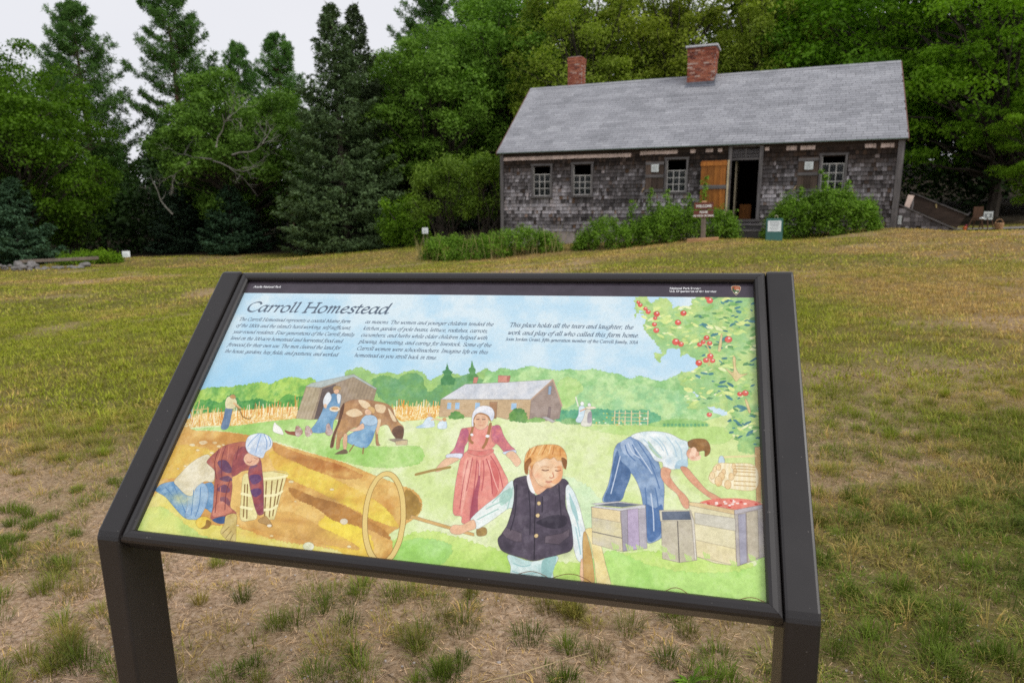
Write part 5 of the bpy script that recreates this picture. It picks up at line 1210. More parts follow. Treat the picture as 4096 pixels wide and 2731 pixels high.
L b08c58 10 0 2003 736 2064 735
L b08c58 10 0 2002 754 2064 752
L b08c58 10 0 2002 767 2063 766
P 7ea4c8 4a7cac 605450 1 0 1 -1 951 12 928 54 914 97 916 133 940 180 915 226 911 271 1010 231 999 225 1035 200 1042 163 1038 105 1005 53 973 16 960
P 9cb8d0 7a9cc0 605450 1 0 1 133 940 178 909 213 933 230 984 224 1032 200 1042 168 1037 154 990
P e4dcc0 cfc4a0 605450 1 0 1 60 914 70 886 97 839 131 809 158 802 182 828 208 859 221 901 187 903 162 927 160 958 129 956 87 933
P ae6450 98504a 605450 1 0 1 160 826 178 792 207 762 249 747 289 742 320 774 370 798 398 844 424 895 459 984 463 998 445 1002 421 977 398 943 358 879 342 848 292 874 306 915 318 955 328 985 355 1000 354 1010 274 1035 260 991 233 921 211 864 172 839
P 5a3a5e 7a4a5a 0 1 0 0 343 838 370 825 394 855 391 877 414 890 388 898 363 879
P 5a3a5e 5a3a5e 0 1 0 0 380 919 411 911 431 925 428 941 401 943
P 5a3a56 5a3a56 0 1 0 0 205 826 238 818 280 853 270 865 237 856
P 62425a 62425a 0 1 0 0 239 888 269 875 295 889 272 897
P 6a4258 6a4258 0 1 0 0 246 930 271 907 302 926 290 937
P 7a4a54 7a4a54 0 1 0 0 271 959 297 952 324 975 304 982
P c47a64 c47a64 0 1 0 0 268 990 287 968 330 990 337 1004 278 1025
P 7c3c48 a0524c 605450 1 0 0 263 794 290 759 332 817 322 850 286 874
P e6bc9c d8a080 605450 1 0 0 370 803 371 814 366 824 356 829 342 831 327 827 315 818 307 808 306 796 311 787 321 781 335 780 350 784 362 792
L 8a5444 10 1 326 817 338 819 344 811
L 9a6454 10 1 345 799 361 803 367 797
P b4c8e2 dfe8f2 605450 1 0 1 289 742 291 719 316 706 344 703 378 714 398 735 401 757 385 775 382 798 351 793 317 782 298 764
L 7898c4 14 1 330 705 310 735 304 758
L 7898c4 14 1 339 705 341 739 345 777
L 7898c4 14 1 352 707 375 736 383 764
L 7898c4 14 1 372 714 390 735 393 752
L 6a2e34 14 1 189 777 194 827 228 889
L 6a2e34 14 1 214 764 218 814 251 888
L 6a2e34 14 1 285 885 290 937 311 997
L 6a2e34 14 1 267 760 276 810
L 6a2e34 14 1 243 909 264 970 277 1010
L c87c64 14 1 199 771 205 826
L c87c64 14 1 226 763 241 812
L c87c64 14 1 259 919 280 979
S c87a60 50 238 779 23 16
S 54284a 40 236 856 17 31
S f6f2e2 50 110 855 34 21
S a89c74 40 111 920 28 13
S 3a6496 40 87 969 28 20
S c2d4e4 40 181 967 16 34
L 4a74a4 13 1 156 938 174 988 187 1028
L 4a74a4 13 1 179 925 202 986 206 1031
L 4a74a4 13 1 67 929 113 973 160 1020
L 4a74a4 13 1 35 937 88 970
P ece2a4 d8cc88 605450 1 0 0 331 873 351 864 380 919 443 1005 423 1024 384 1023 357 952
P ece2a4 d8cc88 605450 0 0 0 397 850 441 845 499 850 503 873 506 939 512 1013 475 1017 428 905
L 7c5c30 22 0 431 884 472 1007
L 7c5c30 22 0 452 880 490 1005
L 7c5c30 22 0 473 875 501 1000
L 7c5c30 22 0 490 869 503 970
L 7c5c30 22 0 361 900 407 1018
L 7c5c30 22 0 351 901 392 1014
L f2eab4 45 1 413 875 462 868 502 857
L f2eab4 45 1 440 935 485 928 504 914
L f2eab4 45 1 459 984 488 978 504 965
L f2eab4 45 1 352 934 388 939
L f2eab4 45 1 369 981 413 985
L c8b878 15 1 404 852 441 844 488 843 508 852
P 7a3a4a 9a4a48 605450 1 0 1 345 848 372 830 378 808 398 844 424 895 459 984 463 998 445 1002 421 977 398 943 360 884
P 54345e 54345e 0 1 0 0 356 869 390 861 410 880 383 898
P 54345e 54345e 0 1 0 0 383 919 413 910 428 926 407 943
P 2f4c7c 2f4c7c 605450 1 0 0 277 1035 320 1019 335 1039 310 1046
P b8a05c d0bc78 5a4628 1 0 1 325 1016 361 1008 379 1050 396 1097 380 1104 360 1096 334 1081 326 1070 329 1045
L 7a6434 12 1 337 1076 352 1053
L 7a6434 12 1 355 1091 366 1066
L 7a6434 12 1 374 1101 378 1074
P a88450 a88450 5a3c1e 1 0 0 452 1019 466 1008 479 1005 512 1033 506 1038 481 1031 461 1028
P f0e8d0 f0e8d0 0 1 0 0 510 1034 510 1036 508 1038 505 1039 502 1040 498 1039 495 1038 493 1036 493 1034 495 1032 498 1031 502 1030 506 1031 509 1032
P d8b030 e8cc60 6e501e 1 0 0 278 1046 279 1055 274 1063 264 1068 250 1070 236 1067 225 1060 217 1051 216 1042 221 1034 231 1029 245 1027 259 1030 270 1037
P 8a6428 8a6428 0 1 0 0 255 1037 278 1045 274 1066 246 1069 258 1057
S 9a5c28 35 129 752 95 19
S 8a5426 35 528 791 81 15
S e8c870 40 680 833 94 15
S 7c5228 40 684 924 82 16
S f0d878 40 804 889 60 19
S c88c3c 40 468 1065 103 18
S a0682c 35 581 1011 82 13
S e8dc7c 40 113 973 68 24
S c8d470 50 95 1056 78 24
S f4dc50 50 772 1036 68 22
L 7a5a2c 95 1 971 965 975 989 976 1011 977 1032 975 1052 971 1069 966 1084 959 1096 952 1105 943 1110 933 1112 922 1111 910 1106 899 1097 887 1085 877 1071 866 1053 856 1033 848 1012 841 989 836 966 832 942 830 919 830 897 832 876 837 858 842 843 850 832 859 824 869 820 881 820 893 824 905 832 917 844 929 859 940 877 950 897 958 919 965 942 971 965
L e4c87c 78 1 971 965 975 989 976 1011 977 1032 975 1052 971 1069 966 1084 959 1096 952 1105 943 1110 933 1112 922 1111 910 1106 899 1097 887 1085 877 1071 866 1053 856 1033 848 1012 841 989 836 966 832 942 830 919 830 897 832 876 837 858 842 843 850 832 859 824 869 820 881 820 893 824 905 832 917 844 929 859 940 877 950 897 958 919 965 942 971 965
P caa060 caa060 605450 0 0 0 995 953 1001 953 1218 991 1220 1000 1200 998 996 963
P e69284 d87c74 605450 1 0 1 1144 626 1211 617 1246 632 1246 666 1230 695 1227 706 1254 742 1282 783 1300 813 1298 849 1276 866 1248 934 1223 963 1173 963 1166 942 1136 934 1125 859 1122 795 1125 735 1142 712 1134 673 1106 640
P a4505e a4505e 0 1 0 0 1174 737 1191 769 1196 821 1190 874 1196 954 1221 951 1208 872 1206 821 1193 768
P e8a090 e8a090 0 1 0 0 1139 751 1165 743 1170 823 1165 927 1160 927 1144 825
P c86460 c86460 0 1 0 0 1228 744 1262 785 1272 846 1255 863
P e0847a b4607a 605450 1 0 1 1128 639 1105 635 1100 664 1093 710 1082 733 1127 741 1129 701 1136 679
P e0847a b4607a 605450 1 0 1 1212 625 1237 615 1260 654 1286 685 1305 701 1275 714 1245 688 1221 673
P d8dcec d8dcec 605450 1 0 0 1074 733 1124 727 1120 747 1074 747
P c8d4e8 c8d4e8 605450 1 0 0 1265 712 1305 701 1309 714 1277 720
P e6b896 e6b896 605450 1 0 0 1074 747 1120 747 1080 777 1063 794 1045 798 1048 779
P e6b896 e6b896 605450 1 0 0 1276 719 1300 706 1331 737 1328 753 1317 759 1298 739
L 9a7c44 45 0 978 814 1030 796 1092 779
P c86460 e09484 605450 1 0 0 1145 712 1186 714 1226 703 1231 714 1195 733 1148 725
P e8c0a0 dca888 605450 1 0 0 1195 600 1195 615 1189 627 1179 634 1167 635 1154 629 1144 618 1139 604 1139 589 1144 577 1154 569 1167 569 1180 575 1190 586
P a87850 a87850 0 1 0 0 1141 603 1137 577 1158 567 1193 578 1203 606 1185 583 1165 577 1149 581
L 9a6c44 45 1 1144 615 1142 650 1140 673 1153 686
L 9a6c44 50 1 1204 611 1203 651 1201 680 1194 700
P eef0f4 eef0f4 0 1 0 0 1209 657 1209 659 1207 661 1204 663 1201 663 1198 662 1196 660 1194 658 1195 655 1196 653 1199 652 1202 652 1206 653 1208 654
P eef0f4 eef0f4 0 1 0 0 1151 656 1151 658 1149 660 1147 661 1145 661 1143 660 1141 659 1140 657 1140 654 1141 653 1143 651 1145 651 1148 652 1150 654
P eef0f6 c9d2e4 605450 1 0 1 1138 621 1132 580 1141 555 1164 543 1192 546 1209 564 1212 588 1205 600 1190 580 1164 571 1146 577 1140 598 1145 623
L 5a4038 15 0 1151 597 1160 596
L a87858 9 1 1149 590 1154 588 1160 589
L 5a4038 15 0 1172 596 1182 595
L a87858 9 1 1170 589 1175 587 1181 588
L b87060 12 0 1163 620 1177 619
L d09a80 10 1 1166 599 1167 611 1172 612
S c88868 40 1180 612 8 17
S f6dcc4 50 1158 584 12 8
P 8a6c3c b89858 605450 1 0 0 1225 975 1252 970 1258 992 1230 998
L a84a50 13 1 1164 741 1166 792 1166 855
L a84a50 13 1 1150 750 1149 825 1155 917
L a84a50 13 1 1181 748 1188 822 1194 904
L a84a50 13 1 1212 740 1236 787 1254 858
L a84a50 13 1 1225 728 1260 774 1286 835
L a84a50 13 1 1202 746 1213 788 1217 851
L f0b0a4 13 1 1158 749 1158 814 1162 886
L f0b0a4 13 1 1192 747 1199 800
L f0b0a4 13 1 1221 745 1250 807 1272 846
S 8a3448 40 1195 898 15 54
S f2b8a8 40 1148 793 10 47
S 8a3a50 40 1124 679 9 22
S 8a3a50 35 1241 671 10 18
P cfe2e0 e8f0ec 605450 1 0 1 1317 812 1299 821 1275 861 1240 895 1207 933 1198 953 1220 976 1239 969 1278 936 1312 904 1330 892
P cfe0e4 eef4f2 605450 1 0 1 1488 808 1512 821 1536 864 1556 920 1566 952 1560 981 1566 1039 1549 1037 1530 988 1507 906
P 9cc4b8 b9d8c8 0 1 0 0 1281 866 1311 833 1321 863 1291 895
P 9cc4c0 9cc4c0 0 1 0 0 1505 847 1527 875 1542 922 1520 895
P e6b490 e6b490 605450 1 0 0 1207 948 1220 974 1193 988 1170 1000 1144 998 1136 984 1146 971 1174 968
P e6b490 e6b490 605450 1 0 0 1561 1040 1570 1041 1576 1095 1564 1092
P d4e6e6 b0d0d0 605450 1 0 1 1338 1045 1414 1058 1490 1034 1481 1075 1476 1110 1366 1114 1351 1080
P 8cb8b4 8cb8b4 0 1 0 0 1446 1052 1487 1034 1474 1109 1453 1109
P 3b3240 4a4050 1e191e 1 0 1 1317 807 1345 791 1362 792 1380 827 1398 851 1429 826 1474 789 1498 802 1490 818 1497 877 1512 910 1524 947 1532 1007 1498 1028 1458 1042 1418 1056 1375 1050 1330 1041 1309 1029 1297 1002 1308 982 1320 952 1328 892 1326 847
P 5a4e58 5a4e58 1e191e 0 0 0 1317 962 1370 976 1374 1002 1353 1004 1323 995 1307 982
P 564a54 564a54 1e191e 0 0 0 1445 978 1495 964 1517 948 1519 971 1490 999 1445 999
P 2c2632 2c2632 0 1 0 0 1415 933 1460 910 1503 911 1502 940 1465 953 1416 943
L 221c26 14 1 1397 856 1405 930 1420 1050
P f0f2f2 f0f2f2 605450 1 0 0 1359 788 1371 784 1390 826 1393 846 1377 838 1363 808
P e0aa84 e0aa84 0 1 0 0 1377 807 1410 825 1429 823 1403 848 1391 836
P d8bc88 d8bc88 503c1e 1 0 0 1417 876 1417 879 1415 881 1413 883 1410 883 1408 882 1406 880 1405 877 1405 874 1406 872 1409 870 1411 870 1414 871 1416 873
P d8bc88 d8bc88 503c1e 1 0 0 1419 915 1418 918 1417 920 1415 922 1412 922 1409 921 1407 919 1406 916 1406 914 1408 911 1410 910 1413 909 1416 910 1418 913
P d8bc88 d8bc88 503c1e 1 0 0 1423 979 1422 982 1421 984 1419 985 1416 986 1413 985 1411 983 1410 980 1411 977 1412 975 1414 974 1417 973 1420 974 1422 976
P e0aa84 e0aa84 0 1 0 0 1365 777 1376 765 1446 801 1429 826 1403 848 1385 827
P f0cda8 e4b088 605450 1 0 0 1365 756 1368 745 1387 733 1415 715 1445 718 1467 732 1473 758 1474 789 1457 811 1434 823 1403 815 1386 796 1373 776
P e8a878 e8a878 0 1 0 0 1454 749 1471 748 1474 784 1457 808 1441 802 1463 779
P e8b48c e8b48c 605450 1 0 0 1372 758 1372 763 1371 768 1368 770 1365 770 1362 768 1359 764 1358 759 1358 753 1359 749 1362 746 1365 746 1368 748 1370 752
P d08a48 e6b070 605450 1 0 1 1352 778 1343 741 1347 706 1370 684 1409 674 1448 674 1472 692 1483 718 1483 747 1476 754 1470 734 1462 727 1452 729 1440 718 1429 725 1411 723 1395 735 1383 739 1375 751 1372 768 1364 753 1359 761 1361 781
P 8a5428 8a5428 0 1 0 0 1350 778 1345 746 1360 724 1367 739 1359 756 1361 782
P 7a4c28 7a4c28 0 1 0 0 1465 716 1484 726 1483 757 1470 737
L 6a4434 16 1 1406 764 1417 766 1427 763
L 6a4434 16 1 1450 763 1459 764 1467 760
L b07850 10 1 1403 755 1414 751 1428 754
L b07850 10 1 1447 753 1456 750 1467 753
L c07c60 15 1 1442 771 1447 785 1440 789 1434 788
L b05c4c 16 1 1424 803 1434 803 1442 801
L d89a80 12 1 1428 809 1439 809
S d8946c 55 1464 774 10 30
S fae4cc 70 1403 742 22 15
S e08a70 40 1394 787 12 10
S b06a48 45 1372 776 7 25
S c88058 50 1428 820 19 6
L b0703a 13 1 1355 692 1350 725
L b0703a 13 1 1379 680 1368 712
L b0703a 13 1 1410 676 1399 710
L b0703a 13 1 1435 676 1434 708
L b0703a 13 1 1456 685 1460 711
L f2cc94 12 1 1370 685 1359 719
L f2cc94 12 1 1399 677 1386 711
L f2cc94 12 1 1425 676 1421 706
L 98c0b4 16 1 1259 888 1276 866 1297 844
L 98c0b4 16 1 1243 910 1270 892 1302 874
L 98c0b4 16 1 1220 947 1247 929 1283 906
L 98c0b4 16 1 1312 904 1316 863 1318 832
L 9cc0c4 16 1 1504 837 1523 875 1536 913
L 9cc0c4 16 1 1519 885 1540 931 1551 968
L 9cc0c4 16 1 1535 941 1549 987 1559 1022
L 2a2430 16 1 1329 821 1339 911 1333 970
L 2a2430 16 1 1372 838 1387 907 1396 978
L 2a2430 16 1 1419 854 1425 903
L 2a2430 16 1 1467 810 1480 879 1490 926
S 6a5e6e 35 1351 870 14 58
S 6a5e6e 30 1454 871 19 29
S 221c28 50 1509 1004 22 27
S 221c28 40 1332 1022 19 22
L 8fb8b8 14 1 1359 1070 1388 1076 1411 1069
L 8fb8b8 14 1 1358 1093 1392 1098 1437 1089
P c8a060 b58a4c 605450 1 0 0 1560 967 1566 952 1577 975 1594 1027 1608 1109 1580 1110 1569 1052
P f0e0a4 e4cc88 605450 1 0 0 1565 948 1581 939 1597 945 1611 971 1636 1045 1656 1108 1619 1110 1598 1027 1580 974
P 6a86b0 8aa2c4 605450 1 0 1 1641 657 1661 643 1683 626 1715 629 1744 653 1773 705 1788 757 1796 793 1796 853 1797 928 1792 950 1755 969 1745 933 1738 881 1726 818 1706 772 1687 755 1677 812 1664 846 1610 853 1623 798 1631 730 1632 685
P 3f5c86 54709a 0 1 0 1 1643 679 1657 713 1691 750 1677 812 1664 846 1614 851 1631 788 1633 730
P 9cb0cc 9cb0cc 0 1 0 0 1652 649 1684 636 1700 676 1692 696 1664 688
P 4a6a9c 4a6a9c 0 1 0 0 1737 854 1771 860 1792 849 1795 928 1755 962
P e9eff0 c4d8e0 605450 1 0 1 1683 626 1714 609 1760 603 1805 608 1841 626 1864 637 1864 689 1861 720 1835 727 1818 731 1791 725 1786 709 1764 705 1745 677 1716 644
P 9cbcd0 b4d0dc 0 1 0 0 1834 700 1861 694 1862 721 1826 727
P a8c4a8 a8c4a8 0 1 0 0 1739 638 1762 666 1786 694 1768 691 1744 662
P e0a888 c88468 605450 1 0 0 1787 726 1814 732 1812 755 1837 790 1859 811 1872 833 1868 853 1855 850 1844 831 1833 809 1802 784 1784 757
P d89c7c c88468 605450 1 0 0 1842 724 1861 720 1887 749 1921 788 1946 802 1967 816 1946 820 1913 802 1870 764
P e4b494 d89c80 605450 1 0 0 1899 672 1897 680 1892 688 1884 692 1875 693 1868 690 1862 683 1860 674 1862 665 1867 658 1875 653 1884 653 1891 656 1897 663
P 9a6c3c 6a4828 605450 1 0 0 1863 635 1877 624 1898 620 1920 623 1932 645 1930 669 1916 680 1914 661 1895 665 1886 653 1868 652
P f0c8ac f0c8ac 0 1 0 0 1877 653 1890 657 1888 682 1903 676 1899 693 1869 693
L 4f6e9c 16 1 1667 658 1678 687 1702 710
L 4f6e9c 16 1 1690 656 1710 695 1739 732
L 4f6e9c 16 1 1707 645 1737 688 1765 730
L 4f6e9c 16 1 1747 707 1766 753 1781 795
L 4f6e9c 16 1 1738 798 1745 853 1750 915
L 4f6e9c 16 1 1768 796 1779 850 1782 921
L 4f6e9c 16 1 1647 694 1637 749 1625 826
L c4d0e2 15 1 1676 652 1691 681 1715 699
L c4d0e2 15 1 1699 666 1729 708 1757 749
L c4d0e2 15 1 1654 699 1645 758 1634 825
L c4d0e2 15 1 1756 815 1766 878 1770 930
L a4c0d0 15 1 1725 634 1753 662 1781 690
L a4c0d0 15 1 1760 616 1789 650 1803 683
L a4c0d0 15 1 1796 619 1820 652 1830 686
L a4c0d0 15 1 1824 632 1842 661 1847 695
L a4c0d0 15 1 1742 622 1770 641 1789 669
S f6fafa 70 1760 616 31 12
S 8fb0c8 40 1808 702 17 19
S b06a50 40 1879 687 10 7
S c07a60 40 1812 768 6 27
P c8c0a8 d8cc9c 605450 0 0 0 1577 872 1669 874 1683 1001 1656 998 1591 987
P b4aeb4 a09aa8 605450 0 0 0 1666 874 1742 853 1753 984 1683 1001
P 5a6478 5a6478 605450 0 0 0 1591 866 1656 851 1730 852 1672 866
P c8c8cc c8c8cc 605450 0 0 0 1575 863 1658 848 1742 853 1742 863 1667 878 1577 874 1589 869 1666 870 1730 854 1658 852 1591 866
P e0cc9c e0cc9c 605450 0 0 0 1578 874 1667 878 1669 914 1582 906
P 9a94a0 9a94a0 605450 0 0 0 1669 878 1688 872 1698 996 1683 1000
P b0a0bc b0a0bc 605450 0 0 0 1688 872 1720 865 1731 988 1698 996
L 6a6460 12 0 1588 950 1677 961
P e2d8b0 d8cfa8 605450 0 0 0 1870 842 2001 857 2005 1009 1946 1007 1895 994
P a8a0a4 b8b0a4 605450 0 0 0 2001 857 2081 828 2080 975 2012 1007 2005 1009
P c8c4b4 c8c4b4 605450 0 0 0 1887 863 2003 870 2004 908 1889 897
P d8cba0 e8dca8 605450 0 0 0 1890 945 2003 960 2004 1008 1895 994
P 9a98a8 9a98a8 605450 0 0 0 2011 858 2033 852 2033 996 2014 1005
P b8ae98 b8ae98 605450 0 0 0 2035 849 2067 840 2066 978 2035 994
P d8685c e48a78 0 1 0 0 1901 832 1938 817 1995 809 2044 809 2080 819 2055 830 2003 844 1942 840
P f6e0d8 f6e0d8 0 1 0 0 1955 826 1955 828 1953 829 1951 830 1949 830 1947 829 1946 828 1945 827 1946 826 1947 825 1949 824 1951 824 1953 824 1955 825
P c84c44 c84c44 0 1 0 0 1933 835 1932 836 1931 838 1929 838 1927 839 1925 838 1923 837 1923 836 1923 834 1925 833 1927 832 1929 832 1931 833 1932 834
P e88a7c e88a7c 0 1 0 0 2004 816 2004 817 2003 818 2001 819 1998 819 1997 819 1995 818 1995 817 1995 815 1997 814 1999 813 2001 813 2003 814 2004 815
P c84c44 c84c44 0 1 0 0 2026 818 2025 820 2024 821 2022 821 2020 822 2018 821 2016 820 2016 819 2016 818 2018 816 2020 816 2022 815 2024 816 2025 817
P f6e0d8 f6e0d8 0 1 0 0 1979 821 1978 823 1977 824 1975 825 1973 825 1971 825 1970 824 1969 822 1970 821 1971 820 1973 819 1975 819 1977 819 1978 820
P c84c44 c84c44 0 1 0 0 1993 835 1992 837 1991 838 1989 838 1987 839 1985 838 1983 837 1983 836 1983 835 1985 833 1987 833 1989 832 1991 833 1992 834
P e88a7c e88a7c 0 1 0 0 2059 824 2059 826 2057 827 2055 827 2053 828 2051 827 2050 826 2050 825 2050 824 2051 822 2053 822 2056 821 2058 822 2059 823
P e88a7c e88a7c 0 1 0 0 1986 822 1985 823 1984 824 1982 825 1980 825 1978 825 1976 824 1976 823 1976 821 1978 820 1980 819 1982 819 1984 820 1985 820
P f6e0d8 f6e0d8 0 1 0 0 2015 822 2015 824 2014 825 2012 826 2009 826 2007 825 2006 824 2006 823 2006 822 2008 821 2010 820 2012 820 2014 820 2015 821
P e88a7c e88a7c 0 1 0 0 1969 838 1969 840 1967 841 1965 842 1963 842 1961 841 1960 841 1960 839 1960 838 1961 837 1963 836 1966 836 1967 836 1969 837
P f6e0d8 f6e0d8 0 1 0 0 1955 831 1955 832 1953 833 1951 834 1949 834 1947 834 1946 833 1945 832 1946 830 1947 829 1949 828 1951 828 1953 829 1955 829
P c84c44 c84c44 0 1 0 0 1966 833 1966 834 1965 836 1963 836 1960 837 1958 836 1957 835 1957 834 1957 833 1958 831 1960 831 1963 830 1965 831 1966 832
P e88a7c e88a7c 0 1 0 0 2047 818 2046 819 2045 820 2043 821 2041 821 2039 821 2037 820 2037 818 2038 817 2039 816 2041 815 2043 815 2045 815 2046 816
P f6e0d8 f6e0d8 0 1 0 0 1982 827 1981 828 1980 829 1978 830 1976 830 1974 830 1972 829 1972 827 1972 826 1974 825 1976 824 1978 824 1980 824 1981 825
P c84c44 c84c44 0 1 0 0 2068 822 2067 823 2066 824 2064 825 2062 825 2060 825 2058 824 2058 822 2058 821 2060 820 2062 819 2064 819 2066 819 2067 820
P f6e0d8 f6e0d8 0 1 0 0 2037 822 2036 824 2035 825 2033 826 2031 826 2029 826 2028 825 2027 823 2028 822 2029 821 2031 820 2033 820 2035 820 2036 821
P e88a7c e88a7c 0 1 0 0 2059 819 2058 821 2057 822 2055 823 2053 823 2051 822 2050 821 2049 820 2050 819 2051 818 2053 817 2055 817 2057 817 2058 818
P f6e0d8 f6e0d8 0 1 0 0 1921 834 1921 836 1919 837 1917 838 1915 838 1913 838 1912 837 1911 835 1912 834 1913 833 1915 832 1917 832 1919 832 1921 833
P c84c44 c84c44 0 1 0 0 1992 836 1992 838 1991 839 1989 840 1986 840 1985 839 1983 838 1983 837 1983 836 1985 835 1987 834 1989 834 1991 834 1992 835
P e88a7c e88a7c 0 1 0 0 2053 822 2053 823 2052 825 2050 825 2047 826 2046 825 2044 824 2044 823 2044 821 2046 820 2048 820 2050 819 2052 820 2053 821
P e88a7c e88a7c 0 1 0 0 1995 819 1994 821 1993 822 1991 823 1989 823 1987 822 1985 821 1985 820 1985 819 1987 817 1989 817 1991 817 1993 817 1994 818
P f6e0d8 f6e0d8 0 1 0 0 2001 815 2001 817 1999 818 1997 819 1995 819 1993 818 1992 817 1991 816 1992 815 1993 813 1995 813 1997 813 1999 813 2001 814
P f6e0d8 f6e0d8 0 1 0 0 1923 835 1923 836 1921 837 1919 838 1917 838 1915 838 1914 837 1913 836 1914 834 1915 833 1917 832 1919 832 1921 832 1923 833
P c84c44 c84c44 0 1 0 0 1931 830 1931 831 1929 833 1927 833 1925 833 1923 833 1922 832 1921 831 1922 829 1923 828 1925 827 1927 827 1929 828 1931 829
P e88a7c e88a7c 0 1 0 0 2053 827 2052 829 2051 830 2049 831 2047 831 2045 830 2043 829 2043 828 2043 827 2045 825 2047 825 2049 825 2051 825 2052 826
P f6e0d8 f6e0d8 0 1 0 0 2005 820 2005 821 2003 822 2001 823 1999 823 1997 823 1996 822 1996 820 1996 819 1997 818 1999 817 2002 817 2004 817 2005 818
P e88a7c e88a7c 0 1 0 0 1956 836 1955 837 1954 839 1952 839 1950 840 1948 839 1947 838 1946 837 1947 835 1948 834 1950 833 1952 833 1954 834 1955 835
P c84c44 c84c44 0 1 0 0 1998 816 1997 818 1996 819 1994 820 1992 820 1990 819 1989 818 1988 817 1989 816 1990 814 1992 814 1994 814 1996 814 1997 815
P e88a7c e88a7c 0 1 0 0 1978 838 1978 840 1976 841 1974 842 1972 842 1970 841 1969 840 1968 839 1969 838 1970 837 1972 836 1974 836 1976 836 1978 837
P f6e0d8 f6e0d8 0 1 0 0 2001 827 2000 829 1999 830 1997 830 1995 831 1993 830 1992 829 1991 828 1992 827 1993 825 1995 825 1997 824 1999 825 2001 826
P c84c44 c84c44 0 1 0 0 1961 835 1961 837 1959 838 1957 839 1955 839 1953 838 1952 838 1951 836 1952 835 1953 834 1955 833 1957 833 1959 833 1961 834
P e88a7c e88a7c 0 1 0 0 2016 818 2015 820 2014 821 2012 822 2010 822 2008 822 2006 821 2006 819 2006 818 2008 817 2010 816 2012 816 2014 816 2015 817
P f6e0d8 f6e0d8 0 1 0 0 1992 831 1992 833 1991 834 1989 835 1986 835 1985 834 1983 833 1983 832 1983 831 1985 830 1987 829 1989 829 1991 829 1992 830
P d8bc8c d8bc8c 605450 0 0 0 1868 832 1905 832 2001 845 2001 859 1872 842
P b0aab0 b0aab0 605450 0 0 0 2001 845 2082 821 2081 832 2001 859
P b4aa98 c4bca4 605450 0 0 0 1790 898 1883 887 1895 1004 1847 1016 1798 1010
P cfc8ae cfc8ae 605450 0 0 0 1783 865 1876 857 1886 889 1788 899
P 4a5668 5a6478 605450 0 0 0 1791 869 1872 860 1877 886 1794 895
L 5a5450 12 0 1838 894 1846 1015
P d0cabc d0cabc 605450 0 0 0 1874 859 1886 889 1895 1004 1889 1003 1879 892
L b4d878 14 0 1797 990 1791 972
L b4d878 14 0 1802 989 1797 974
L b4d878 14 0 1806 989 1803 976
L b4d878 14 0 1810 988 1808 978
L b4d878 14 0 1821 1008 1814 991
L b4d878 14 0 1825 1008 1820 993
L b4d878 14 0 1829 1007 1826 995
L b4d878 14 0 1833 1007 1832 997
L b4d878 14 0 1867 1007 1861 990
L b4d878 14 0 1871 1007 1866 992
L b4d878 14 0 1875 1007 1872 994
L b4d878 14 0 1879 1006 1878 996
L b4d878 14 0 1918 996 1913 979
L b4d878 14 0 1922 995 1918 981
L b4d878 14 0 1926 995 1924 983
L b4d878 14 0 1930 995 1929 984
L b4d878 14 0 2043 989 2038 972
L b4d878 14 0 2047 989 2044 974
L b4d878 14 0 2051 988 2049 976
L b4d878 14 0 2055 988 2054 978
L b4d878 14 0 1993 1010 1987 994
L b4d878 14 0 1997 1010 1993 995
L b4d878 14 0 2000 1010 1998 997
L b4d878 14 0 2004 1009 2004 999
L b4d878 14 0 1698 996 1691 978
L b4d878 14 0 1703 995 1697 980
L b4d878 14 0 1707 995 1703 982
L b4d878 14 0 1711 994 1709 984
L b4d878 14 0 1656 996 1649 978
L b4d878 14 0 1660 995 1655 980
L b4d878 14 0 1665 995 1661 982
L b4d878 14 0 1669 994 1667 984
L b4d878 14 0 1728 995 1721 977
L b4d878 14 0 1732 994 1727 979
L b4d878 14 0 1736 994 1733 981
L b4d878 14 0 1740 993 1739 983
H'''

# ---------------------------------------------------------------- terrain
_tp = np.array([(0, 0, 0), (0, 1.2, 0), (-1.5, 1, .0), (1.5, 1, .0), (-4, 3, -.06), (4, 3, .04), (0, 4, .02), (-6, 8, -.12), (6, 8, .15), (0, 10, .05), (-3, -6, 0), (4, -6, 0),
    (12.36, 21.78, .62), (8.6, 23.0, .36), (6.3, 22.3, .37), (8.4, 21.5, .35), (9.7, 21.2, .44), (3.9, 23.3, .10), (1.6, 25.6, .08), (-.83, 24.2, -.30), (-.5, 27.3, -.02), (7, 31, .5), (15, 26, .5),
    (-9.8, 38, -.64), (-19.3, 34, -.6), (-22.2, 30, -.72), (-18.9, 31, -.75), (-3.8, 31, -.08), (14.7, 22, .46), (16.7, 22.2, .44), (14, 12, .34), (20, 20, .5), (-12, 16, -.32), (-18, 20, -.5), (0, 17, .0), (7, 16, .3),
    (-30, 45, -1.0), (0, 45, .6), (20, 40, 1.2), (30, 28, .9), (-40, 60, -.2), (0, 70, 4), (40, 60, 4), (-34, 28, -.9), (-20, 5, -.4), (22, 5, .2)], float)
def _tps(r2): return np.where(r2 > 0, .5*r2*np.log(np.maximum(r2, 1e-12)), 0)
_n = len(_tp); _K = _tps(((_tp[:, None, :2]-_tp[None, :, :2])**2).sum(-1))+np.eye(_n)*1.2
_Pm = np.c_[np.ones(_n), _tp[:, :2]]
_sol = np.linalg.solve(np.block([[_K, _Pm], [_Pm.T, np.zeros((3, 3))]]), np.r_[_tp[:, 2], 0, 0, 0])
